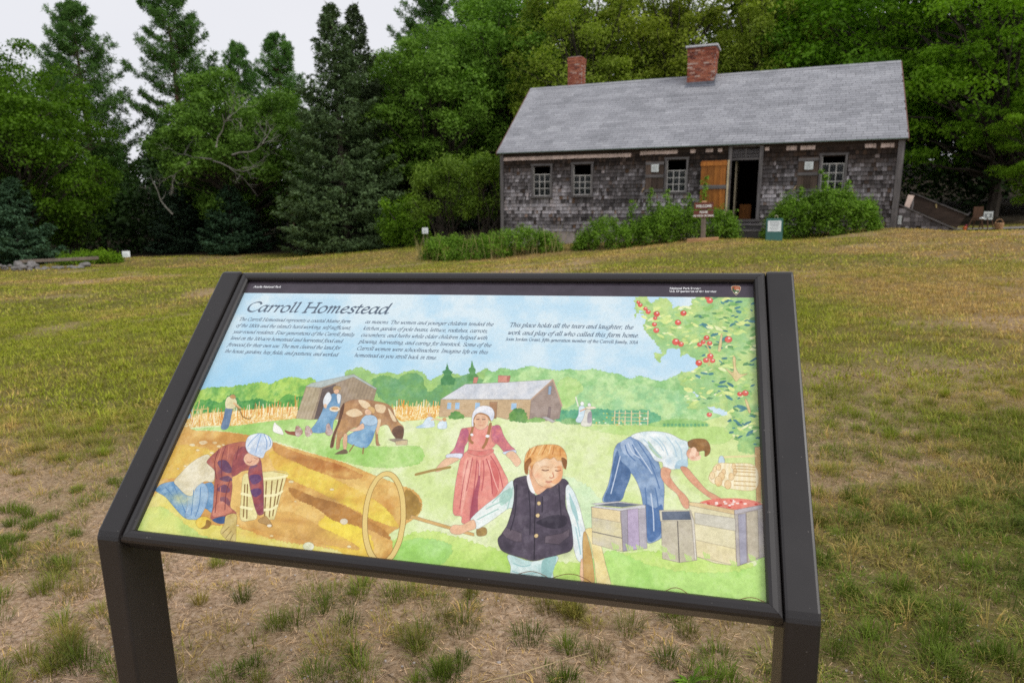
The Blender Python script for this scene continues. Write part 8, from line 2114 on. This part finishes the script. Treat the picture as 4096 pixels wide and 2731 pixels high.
tree('maple_tree', 'maple', -.6, 44.5, 14.8, 2.9, (.85, .95, .95), 'tall green maple above the left end of the roof', 1.0)
tree('maple_tree', 'ash', 1.8, 48, 15.5, 4.4, (.95, 1.0, .95), 'tall leafy tree behind the thin chimney', 1.1)
tree('birch_tree', 'olive', 4.6, 40.5, 14.0, 1.1, (.95, 1, 1), 'olive green tree rising between the two chimneys', 1.05)
tree('birch_tree', 'olive', 9.4, 41, 14.6, 3.9, (1.05, 1.02, 1), 'tall yellowish green tree directly behind the large chimney', 1.05)
tree('birch_tree', 'olive', 14.0, 39, 13.6, 5.2, (1.0, 1.02, 1), 'yellowish green tree above the right half of the roof', .95)
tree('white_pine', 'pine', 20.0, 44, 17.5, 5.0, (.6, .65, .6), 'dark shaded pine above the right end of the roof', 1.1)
tree('maple_tree', 'bright', 19.6, 36, 14.6, 4.2, (.75, .9, .85), 'large green maple rising behind the right gable', 1.05)
tree('maple_tree', 'layer', 20.9, 29.5, 12.8, .6, (.9, 1.0, .9), 'bright layered maple at the right picture edge', .95)
tree('maple_tree', 'layer', 20.2, 25.8, 5.6, 3.4, (1.0, 1.05, .9), 'low maple boughs hanging over the easels at far right', .85)
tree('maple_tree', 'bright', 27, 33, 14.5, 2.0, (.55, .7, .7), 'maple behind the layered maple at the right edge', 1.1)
tree('maple_tree', 'maple', -33.5, 44, 11.5, 1.7, (.8, .85, .8), 'leafy tree behind the pine at the far left edge of the picture', 1.0)
# bare limbs
def dead_limb(seed, start, d, L, r0, depth, mb):
    r = random.Random(seed)
    def grow(p_, d_, L_, rr, k):
        pts = [p_]; q = p_.copy(); dd = d_.copy()
        for i in range(4):
            dd = (dd+Vector((r.gauss(0, .28), r.gauss(0, .28), r.gauss(.02, .22)))).normalized(); q = q+dd*L_/4; pts.append(q.copy())
        mb.tube(pts, [rr*(1-.17*i) for i in range(5)], 5, r.random())
        if k > 0:
            for j in range(3):
                b_ = pts[r.choice((2, 3, 4))]; grow(b_, (dd+Vector((r.gauss(0, .6), r.gauss(0, .6), r.gauss(.1, .5)))).normalized(), L_*r.uniform(.5, .75), rr*.55, k-1)
    grow(Vector(start), Vector(d).normalized(), L, r0, depth)
for k, (s0, d0_, L_) in enumerate((((.2, -4.1, 5.0), (-1, -.1, .05), 2.2), ((.5, -4.2, 5.6), (.45, -.1, .9), 1.9), ((.3, -4.2, 4.9), (.7, -.15, -.2), 1.8), ((1.2, -4.1, 5.2), (1, -.1, .25), 1.8), ((-.9, -4.1, 4.9), (-.4, -.1, -.7), 1.2))):
    mb = MB(); dead_limb(40+k, s0, d0_, L_, .048, 3, mb); q = mb.build('bare_limb', M['lichen_bark'], oak); q.rotation_euler = (0, 0, -.9)
mb = MB(); dead_limb(57, (0, 0, 0), (-1, -.2, .45), 2.0, .05, 1, mb); bl_ = mb.build('bare_branch', M['lichen_bark']); bl_.location = (-18.9, 38.4, tz(-18.9, 38.4)+2.3)
tag(bl_, 'curved bare grey branch sticking out in the shade under the round green tree', 'branch')
# lilac bushes beside the house: several stems, irregular crown
def bush(name, seed, x, y, h, R, n_cl, per, leaf, mat, label, stems=6, cl=(.35, .6), z0=.8, tint=(1, 1, 1)):
    r = np.random.RandomState(seed); tr = MB(); VV = []; tt = []
    for i in range(n_cl):
        a = r.uniform(0, 6.283); q = r.rand()**.5; zz = z0+(h-z0)*r.rand()**.8; wd = R*(.55+.45*math.sin(min(zz/h*2.3, 2.6)))
        c = np.array([math.cos(a)*wd*q, math.sin(a)*wd*q*.8, zz-.15]); rc = r.uniform(*cl); k = int(per*r.uniform(.7, 1.3)); d = rand_unit(r, k)
        P_ = c+d*r.uniform(.3, 1, k)[:, None]*np.array([rc, rc, rc*.9]); VV.append(leaf_quads(r, P_, d*.5+np.array([0, 0, .8])+r.normal(size=(k, 3))*.5, leaf*r.uniform(.6, 1.3, k), leaf*.6*r.uniform(.7, 1.2, k))); tt.append(np.clip(r.normal(.5, .15, k)+r.normal(0, .12), 0, 1))
        if i < stems*3: limb(tr, r, (math.cos(i*2.1)*.25, math.sin(i*2.1)*.2, -.2), c, .035, .01, .2)
    e_ = empty(name, (x, y, tz(x, y))); tag(e_, label, 'bush'); link_mesh('stems', tr.mesh('stems', M['bark']), e_)
    V = np.concatenate(VV); t = np.concatenate(tt); q = link_mesh('foliage', np_mesh('foliage', V, quads(len(t)), M[mat], {'tint': t}), e_); q.color = (*tint, 1); return e_
bush('lilac_bush', 61, -3.0, 31.8, 4.0, 1.6, 50, 120, .13, 'leaf', 'leafy lilac bush with crooked bare stems, left of its pair', 7, z0=1.55, tint=(.85, .8, .8))
bush('lilac_bush', 62, -.9, 30.6, 3.9, 1.25, 42, 120, .13, 'leaf', 'leafy lilac bush touching the left corner of the house', 6, z0=1.4, tint=(.95, .9, .85))
bush('low_bush', 63, -5.3, 34.5, 2.4, 1.2, 36, 170, .14, 'leaf_bright', 'low bright green bush between spruce and lilac', 4, z0=.3, tint=(.8, .85, .9))
# flower-bed shrubs in front of the house
def bed(name, seed, cx, cy, half, dep, h_fn, n_cl, per, leaf, label, ang, mat='shrub_leaf', shoots=()):
    r = np.random.RandomState(seed); VV = []; tt = []; tr = MB(); ca, sa = math.cos(ang), math.sin(ang); zc = tz(cx, cy)
    for i in range(n_cl):
        u_ = r.uniform(-1, 1); v_ = r.uniform(-1, 1)*math.sqrt(max(1-u_*u_, .03)); hh = h_fn(u_)*(1-.35*v_*v_)*math.sqrt(max(1-abs(u_)**6, .1)); lx, ly = u_*half, v_*dep
        X_, Y_ = lx*ca-ly*sa, lx*sa+ly*ca; gz = tz(cx+X_, cy+Y_)-zc; zz = hh*r.rand()**.6; rc = r.uniform(.14, .3); k = int(per*r.uniform(.7, 1.3)); d = rand_unit(r, k)
        P_ = np.array([X_, Y_, gz+max(zz-.1, .12)])+d*r.uniform(.25, 1, k)[:, None]*np.array([rc, rc, rc*1.15]); VV.append(leaf_quads(r, P_, d*.6+np.array([0, 0, .7])+r.normal(size=(k, 3))*.5, leaf*r.uniform(.6, 1.35, k), leaf*.55*r.uniform(.7, 1.2, k))); tt.append(np.clip(r.normal(.5, .16, k)+r.normal(0, .14), 0, 1))
        if i % 5 == 0: limb(tr, r, (X_*.95, Y_, gz-.1), (X_, Y_, gz+zz), .008, .004, .1, 3)
    for u_, hh in shoots:
        lx = u_*half; X_, Y_ = lx*ca, lx*sa; gz = tz(cx+X_, cy+Y_)-zc; limb(tr, r, (X_, Y_, gz), (X_+.05, Y_, gz+hh), .012, .005, .06, 4)
        for q_ in range(7):
            zz = hh*(.5+.08*q_); k = 45; d = rand_unit(r, k); rc = .17 if q_ < 6 else .1
            P_ = np.array([X_+.03+r.normal()*.05, Y_+r.normal()*.05, gz+zz])+d*r.uniform(.2, 1, k)[:, None]*rc; VV.append(leaf_quads(r, P_, d*.5+np.array([0, 0, .8]), leaf*1.1*r.uniform(.6, 1.3, k), leaf*.6)); tt.append(np.clip(r.normal(.62, .15, k), 0, 1))
    e_ = empty(name, (cx, cy, zc)); tag(e_, label, 'shrub'); link_mesh('stems', tr.mesh('stems', M['bark']), e_); V = np.concatenate(VV); t = np.concatenate(tt)
    link_mesh('foliage', np_mesh('foliage', V, quads(len(t)), M[mat], {'tint': t}), e_); return e_, V
bed('flower_shrub', 71, -.75, 24.9, 2.65, .75, lambda u: .95+.12*math.sin(u*5), 270, 66, .085, 'low rounded shrub bed, leftmost of the three in front of the house', -.25)
bed('flower_shrub', 72, 4.9, 23.25, 2.75, .8, lambda u: 1.0+.4*max(0, u+.2)+.12*math.sin(u*7), 340, 64, .085, 'wide shrub bed with tall shoots between the foundation and the orange door', -.36, shoots=((-.28, 1.55), (-.05, 1.85), (.16, 1.75), (.42, 1.5), (.60, 2.05), (.05, 1.4)))
bed('flower_shrub', 73, 9.9, 21.65, 1.62, .65, lambda u: 1.25+.25*math.cos(u*2.2)+.1*math.sin(u*8), 300, 64, .085, 'rounded green shrub right of the doorstep under the right window', -.39, shoots=((.02, 2.0), (-.35, 1.55), (.45, 1.6)))
# tall dry grasses among the left shrub bed
mb = MB(); r = random.Random(9)
for i in range(130):
    x = -.75+r.uniform(-2.8, 2.6); y = 24.9-.26*(x+.75)+r.uniform(-.8, .6); z = tz(x, y); h = r.uniform(.5, 1.15); a = r.uniform(0, 6.28); dx, dy = math.cos(a)*h*.25, math.sin(a)*h*.25
    mb.poly([(x-.008, y, z), (x+.008, y, z), (x+dx*.5+.006, y+dy*.5, z+h*.6), (x+dx, y+dy, z+h), (x+dx*.5-.006, y+dy*.5, z+h*.6)], r.random())
kind(mb.build('tall_grass', plain('tall_dry_grass', (.3, .26, .1), .8, .3)), 'stuff', 'tall dry grasses growing through the left shrub bed', 'grass')

# ---------------------------------------------------------------- the wood behind, read as one mass
def wood_mass(name, spots, leaf, seed, mat, label):
    r = np.random.RandomState(seed); VV = []; tt = []
    for x, y, h, R, n_cl in spots:
        zb = tz(x, y)
        for i in range(n_cl):
            f = r.rand()**.8; z = h*(.04+.96*f); Rr = R*(.35+.65*math.sin(math.pi*min(.15+f*.85, 1)))*(1 if f < .75 else 1.2-.8*f+.2); a = r.uniform(0, 6.283); q = r.rand()**.5
            c = np.array([x+math.cos(a)*Rr*q, y+math.sin(a)*Rr*q, zb+z]); k = 26; d = rand_unit(r, k); P_ = c+d*r.uniform(.3, 1, k)[:, None]*np.array([1.0, 1.0, .55])
            VV.append(leaf_quads(r, P_, d*.4+np.array([0, 0, .9])+r.normal(size=(k, 3))*.4, leaf*r.uniform(.7, 1.4, k), leaf*.6)); tt.append(np.clip(r.normal(.5, .15, k)+r.normal(0, .12), 0, 1))
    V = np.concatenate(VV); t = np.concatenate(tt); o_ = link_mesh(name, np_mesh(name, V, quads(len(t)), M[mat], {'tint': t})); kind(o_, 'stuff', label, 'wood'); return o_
r = random.Random(31); sp = []
for x in range(-58, 60, 4):
    if x < -36 or -36 <= x <= -8: h = r.uniform(7.0, 9.2)
    elif x < 2: h = r.uniform(11, 13.5)
    else: h = r.uniform(14, 17)
    sp.append((x+r.uniform(-1, 1), 60+r.uniform(-3, 3)-abs(x)*.06, h, 3.2, 95))
    sp.append((x+2+r.uniform(-1, 1), 67+r.uniform(-2, 2), h*.85, 3.2, 70))
for k in range(26):  # unseen ring of trees behind the camera, added to cut low skylight
    a = rad(95+k*6.8); d_ = r.uniform(34, 40); sp.append((math.sin(a)*d_*1.2, math.cos(a)*d_, r.uniform(11, 14), 3.6, 45))
wood_mass('distant_wood', sp, .5, 5, 'shade_leaf', 'dense dark wood behind the single trees, plus an unseen ring added behind the camera')
sp = []
for i in range(46):
    x = -40+i*1.75+r.uniform(-.8, .8); yb0 = np.interp(x, [-60, -24, -18, -10, -3, 0, 14, 20, 60], [37, 44, 45, 44, 42, 43, 44, 38, 31])
    sp.append((x, float(yb0)+r.uniform(0, 4), r.uniform(2.6, 5.2), 1.7, 26))
for i in range(10): sp.append((-27+i*1.3, 44+r.uniform(-1, 2), r.uniform(3, 4.5), 1.6, 24))
for i in range(12): sp.append((19+i*1.6, 32+r.uniform(-1.5, 3)-i*.4, r.uniform(2.5, 4.5), 1.5, 22))
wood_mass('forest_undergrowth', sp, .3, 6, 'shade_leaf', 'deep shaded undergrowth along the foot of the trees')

# ---------------------------------------------------------------- things on the lawn
def gz(x, y): return tz(x, y)+float(relief(np.array([x]), np.array([y]))[0])
M['brown_paint'] = plain('brown_sign_paint', (.16, .04, .025), .6, .15, 10); M['post_wood'] = wood('grey_post', (.14, .11, .09), (.32, .26, .21), 'z', .85); M['fresh_wood'] = wood('fresh_lumber', (.4, .2, .09), (.6, .36, .19), 'x', .8)
M['green_paint'] = plain('green_board', (.025, .115, .095), .5, .12, 4); M['ink_white'] = plain('white_letter', (.8, .78, .76), .6, .02)
def face_cam(x, y): return math.atan2(x, y)*-1
# welcome sign
wx, wy = 6.2, 21.7; ws = empty('welcome_sign', (wx, wy, gz(wx, wy)), -.25); ws.scale = (1.05, 1.05, 1.14); tag(ws, 'brown two-board welcome sign with white letters on a grey post by the shrubs', 'sign')
MB().box(-.07, -.05, -.3, .07, .05, 1.02).build('post', M['post_wood'], ws, bevel=.008); MB().box(-.075, -.055, 1.02, .075, .055, 1.10).build('post_cap', M['fresh_wood'], ws, bevel=.025)
b1 = MB().box(-.29, -.085, .87, .27, -.052, 1.055).build('board', M['brown_paint'], ws, bevel=.006); b2 = MB().box(-.30, -.085, .645, .275, -.052, .835).build('board', M['brown_paint'], ws, bevel=.006)
pl = lambda x, z, s=1: (lambda a, b: Vector((x+a, -.0865, z+b)))
letters('lettering', 'WELCOME', .095, M['ink_white'], ws, pl(-.01, .925), .004, 0, 'CENTER'); letters('lettering', 'PLEASE', .075, M['ink_white'], ws, pl(-.01, .765), .004, 0, 'CENTER'); letters('lettering', 'NO FOOD OR DRINK', .062, M['ink_white'], ws, pl(-.01, .672), .004, 0, 'CENTER')
MB().hexa([(-.48, -.16, -.06), (.44, -.20, -.02), (.46, .04, -.02), (-.46, .08, -.06), (-.48, -.15, .06), (.44, -.19, .10), (.46, .03, .10), (-.46, .07, .06)]).build('foot_block', M['fresh_wood'], ws, bevel=.01)
# green sandwich board
gx, gy = 8.1, 20.75; sb = empty('sandwich_board', (gx, gy, gz(gx, gy)), -.33); sb.scale = (.88, .88, .86); tag(sb, 'dark green folding sandwich board with a white sheet near the doorstep', 'sign board')
def tilt_board(sgn):
    return [(-.27, sgn*.24-.015, 0), (.27, sgn*.24-.015, 0), (.27, sgn*.24+.015, 0), (-.27, sgn*.24+.015, 0), (-.27, sgn*.035-.015, .78), (.27, sgn*.035-.015, .78), (.27, sgn*.035+.015, .78), (-.27, sgn*.035+.015, .78)]
MB().hexa(tilt_board(-1)).build('front_board', M['green_paint'], sb, bevel=.006); MB().hexa(tilt_board(1)).build('rear_board', M['green_paint'], sb, bevel=.006)
fp = lambda x, z, h=.004: Vector((x, -.24-.015+.205*z/.78-h, z))
MB().hexa([fp(-.215, .33, .001), fp(.215, .33, .001), fp(.215, .70, .001), fp(-.215, .70, .001), fp(-.215, .33), fp(.215, .33), fp(.215, .70), fp(-.215, .70)]).build('paper_sheet', M['paper'], sb)
for z, w, hh in ((.63, .15, .03), (.57, .16, .02), (.52, .13, .02), (.46, .16, .012), (.42, .14, .012), (.38, .1, .012)): MB().hexa([fp(-w, z, .0045), fp(w, z, .0045), fp(w, z+hh, .0045), fp(-w, z+hh, .0045), fp(-w, z, .006), fp(w, z, .006), fp(w, z+hh, .006), fp(-w, z+hh, .006)]).build('text_line', M['ink'], sb)
MB().tube([(.0, -.03, .77), (.01, -.02, .86), (.05, 0, .89), (.09, .02, .86), (.10, .03, .77)], .012, 6).build('carry_handle', plain('rope_handle', (.5, .45, .35), .9), sb)
# easels, basket and toy at the right of the house
M['easel_wood'] = wood('easel_wood', (.06, .032, .02), (.15, .08, .05), 'z', .8)
ex, ey = 15.45, 22.6; ez = gz(ex, ey); ea = empty('easel', (ex, ey, ez), -.3); tag(ea, 'brown wooden easel seen from behind beside the cellar hatch', 'easel')
for pts in ([(-.24, -.10, -.03), (.10, 0, .78)], [(.30, -.06, -.03), (.13, 0, .78)], [(.08, .35, -.03), (.11, .03, .70)]): MB().tube(pts, .022, 6).build('leg', M['easel_wood'], ea)
MB().box(-.04, -.045, .42, .24, -.02, .80).build('board', M['easel_wood'], ea); MB().box(-.10, -.06, .36, .28, -.0, .40).build('ledge', M['easel_wood'], ea)
ex, ey = 15.83, 22.5; e2 = empty('easel', (ex, ey, gz(ex, ey)), -.35); tag(e2, 'low three-legged easel holding a small white sign', 'easel')
for pts in ([(-.24, -.04, -.03), (-.08, 0, .62)], [(.22, -.04, -.03), (.08, 0, .62)], [(.02, -.18, -.06), (-.02, 0, .62)]): MB().tube(pts, .018, 6).build('leg', M['easel_wood'], e2)
ps = MB().box(-.12, -.062, .38, .14, -.045, .64).build('sign_card', M['paper'], e2); MB().box(-.09, -.066, .44, .11, -.0635, .58).build('printed_square', M['ink'], e2); MB().box(-.03, -.0685, .47, .04, -.067, .55).build('printed_mark', M['paper'], e2)
MB().tube([(-.24, -.07, .42), (-.17, -.07, .43), (-.11, -.07, .42)], [.02, .045, .02], 8).build('paper_scroll', M['paper'], e2)
bx_, by_ = 16.36, 22.65; bk = empty('basket', (bx_, by_, gz(bx_, by_)+.04)); tag(bk, 'small round tan basket with a hoop handle right of the easels', 'basket')
M['wicker'] = plain('wicker', (.42, .24, .12), .8, .3, 40)
mb = MB()
for k in range(7): mb.tube([(math.cos(a)*(.105+.004*k), math.sin(a)*(.105+.004*k), .02+.032*k) for a in [i*math.pi/9 for i in range(19)]], .017, 5, .3+.1*(k % 3))
mb.tube([(0, 0, 0), (0, 0, .02)], [.1, .1], 14); mb.build('bowl', M['wicker'], bk); MB().tube([(math.cos(a)*.13, 0, .22+math.sin(a)*.13) for a in [i*math.pi/10 for i in range(11)]], .012, 6).build('handle', M['wicker'], bk)
tx_, ty_ = 15.12, 22.5; ty = empty('toy', (tx_, ty_, gz(tx_, ty_)), .2); tag(ty, 'small orange object with a dark pink top at the foot of the hatch', 'toy')
MB().tube([(0, 0, 0), (-.01, 0, .06), (.01, 0, .12), (.0, 0, .15)], [.06, .05, .065, .03], 9).build('body', plain('orange_plastic', (.62, .14, .04), .5), ty); MB().tube([(.02, 0, .13), (.05, 0, .18), (.05, 0, .22)], [.03, .05, .02], 8).build('top', plain('pink_plastic', (.3, .04, .07), .5), ty)
# gravel path behind the easels
V_ = []; F_ = []
for i in range(24):
    x = 15.0+i*.28; yc = 23.0+.02*i
    for s in (-.55, .55): V_.append((x, yc+s, tz(x, yc+s)+.03))
F_ = [(2*i, 2*i+2, 2*i+3, 2*i+1) for i in range(23)]
me = bpy.data.meshes.new('path'); me.from_pydata(V_, [], F_); me.materials.append(plain('gravel', (.2, .18, .165), .95, .4, 60, bumps=.6)); kind(link_mesh('path', me), 'structure')
# small white signs on stakes
def stake_sign(x, y, z_up, w, h, label, rz):
    e_ = empty('garden_sign', (x, y, gz(x, y)), rz); tag(e_, label, 'sign', None)
    for s in (-1, 1): MB().tube([(s*w*.33, .03, -.2), (s*w*.30, 0, z_up)], .016, 6).build('stake', M['post_wood'], e_)
    c_ = MB().hexa([(-w/2, -.05, z_up-.02), (w/2, -.05, z_up-.02), (w/2, -.03, z_up-.02), (-w/2, -.03, z_up-.02), (-w/2, .02, z_up+h), (w/2, .02, z_up+h), (w/2, .04, z_up+h), (-w/2, .04, z_up+h)]).build('sign_card', M['paper'], e_)
    for k in range(4): MB().hexa([(-w*.33, -.058+.018*k, z_up+h*.2+h*.16*k), (w*.3-.03*k, -.058+.018*k, z_up+h*.2+h*.16*k), (w*.3-.03*k, -.053+.018*k, z_up+h*.2+h*.16*k), (-w*.33, -.053+.018*k, z_up+h*.2+h*.16*k), (-w*.33, -.056+.018*k, z_up+h*.23+h*.16*k), (w*.3-.03*k, -.056+.018*k, z_up+h*.23+h*.16*k), (w*.3-.03*k, -.051+.018*k, z_up+h*.23+h*.16*k), (-w*.33, -.051+.018*k, z_up+h*.23+h*.16*k)]).build('text_line', M['ink'], e_)
stake_sign(-19.3, 34, .22, .34, .28, 'small white sign on stakes beside the bright green plants', .45); stake_sign(-3.75, 30.2, .62, .26, .24, 'small white sign on stakes at the left end of the shrub bed', .1)
# stone heap, timber and bright plants at far left
stones = [rock_mesh('stone', s, M['stone'], .7, 2) for s in range(6)]; r = random.Random(8)
for i in range(64):
    x = r.uniform(-24.4, -19.7); y = 30.6+r.uniform(-.8, .9); s = r.uniform(.08, .2)*(1.25 if x < -21.5 else .8); lift = r.uniform(0, .22) if x < -21.5 else 0
    q = link_mesh('stone', stones[i % 6], None, (x, y, gz(x, y)+s*.25+lift)); q.scale = (s, s*r.uniform(.8, 1.2), s*r.uniform(.8, 1.1)); q.rotation_euler = (r.uniform(-.5, .5), r.uniform(-.5, .5), r.uniform(0, 6.28))
    tag(q, 'grey fieldstone in the low stone heap at the left edge of the lawn', 'stone', 'stones in the heap')
tb = MB().box(-1.7, -.1, -.07, 1.7, .1, .07).build('timber_beam', M['post_wood'], None, bevel=.01); tb.location = (-21.1, 31.6, gz(-21.1, 31.6)+.36); tb.rotation_euler = (0, -.02, .12); tag(tb, 'long grey timber lying on stones in front of the bright plants', 'timber')
for x in (-22.4, -19.9): q = link_mesh('stone', stones[2], None, (x, 31.55, gz(x, 31.55)+.12)); q.scale = (.28, .2, .24); tag(q, 'flat stone holding up the %s end of the grey timber' % ('left' if x < -21 else 'right'), 'stone')
bed('fern_patch', 81, -20.75, 33.3, 1.45, .7, lambda u: .62, 130, 60, .10, 'bright yellow green leafy patch behind the grey timber', .1, 'leaf_bright')
# twig and straw on the bare soil
mb = MB(); mb.tube([(0, 0, .008), (.12, .03, .012), (.24, .075, .016), (.34, .095, .03)], [.0016, .002, .0018, .001], 5); q = mb.build('straw_stem', plain('straw', (.5, .38, .2), .8)); q.location = (-.12, 1.80, gz(-.1, 1.82)); tag(q, 'long pale dry stem lying on the soil below the sign', 'stem')
mb = MB(); mb.tube([(0, 0, .006), (.04, .02, .01), (.085, .03, .008)], [.004, .007, .003], 6); q = mb.build('wood_splinter', plain('splinter', (.5, .27, .12), .8)); q.location = (.10, 1.72, gz(.1, 1.72)); tag(q, 'short orange brown wood splinter on the soil below the sign', 'twig')
for k, (x, y) in enumerate(((.52, 1.80), (.66, 2.25))):
    mb = MB(); r = random.Random(90+k)
    for i in range(22):
        a = r.uniform(0, 6.28); L_ = r.uniform(.03, .07); w = .006; up = r.uniform(.2, .9); d = Vector((math.cos(a), math.sin(a), 0)); s = Vector((-d.y, d.x, 0))*w
        mb.poly([Vector((0, 0, 0)), d*L_*.5+s+Vector((0, 0, up*L_*.45)), d*L_+Vector((0, 0, up*L_*.5)), d*L_*.5-s+Vector((0, 0, up*L_*.45))], r.random())
    q = mb.build('weed', M['shrub_leaf']); q.location = (x, y, gz(x, y)); tag(q, ('small green weed rosette on the soil near the right post', 'small green weed rosette farther back near the right post')[k], 'weed')
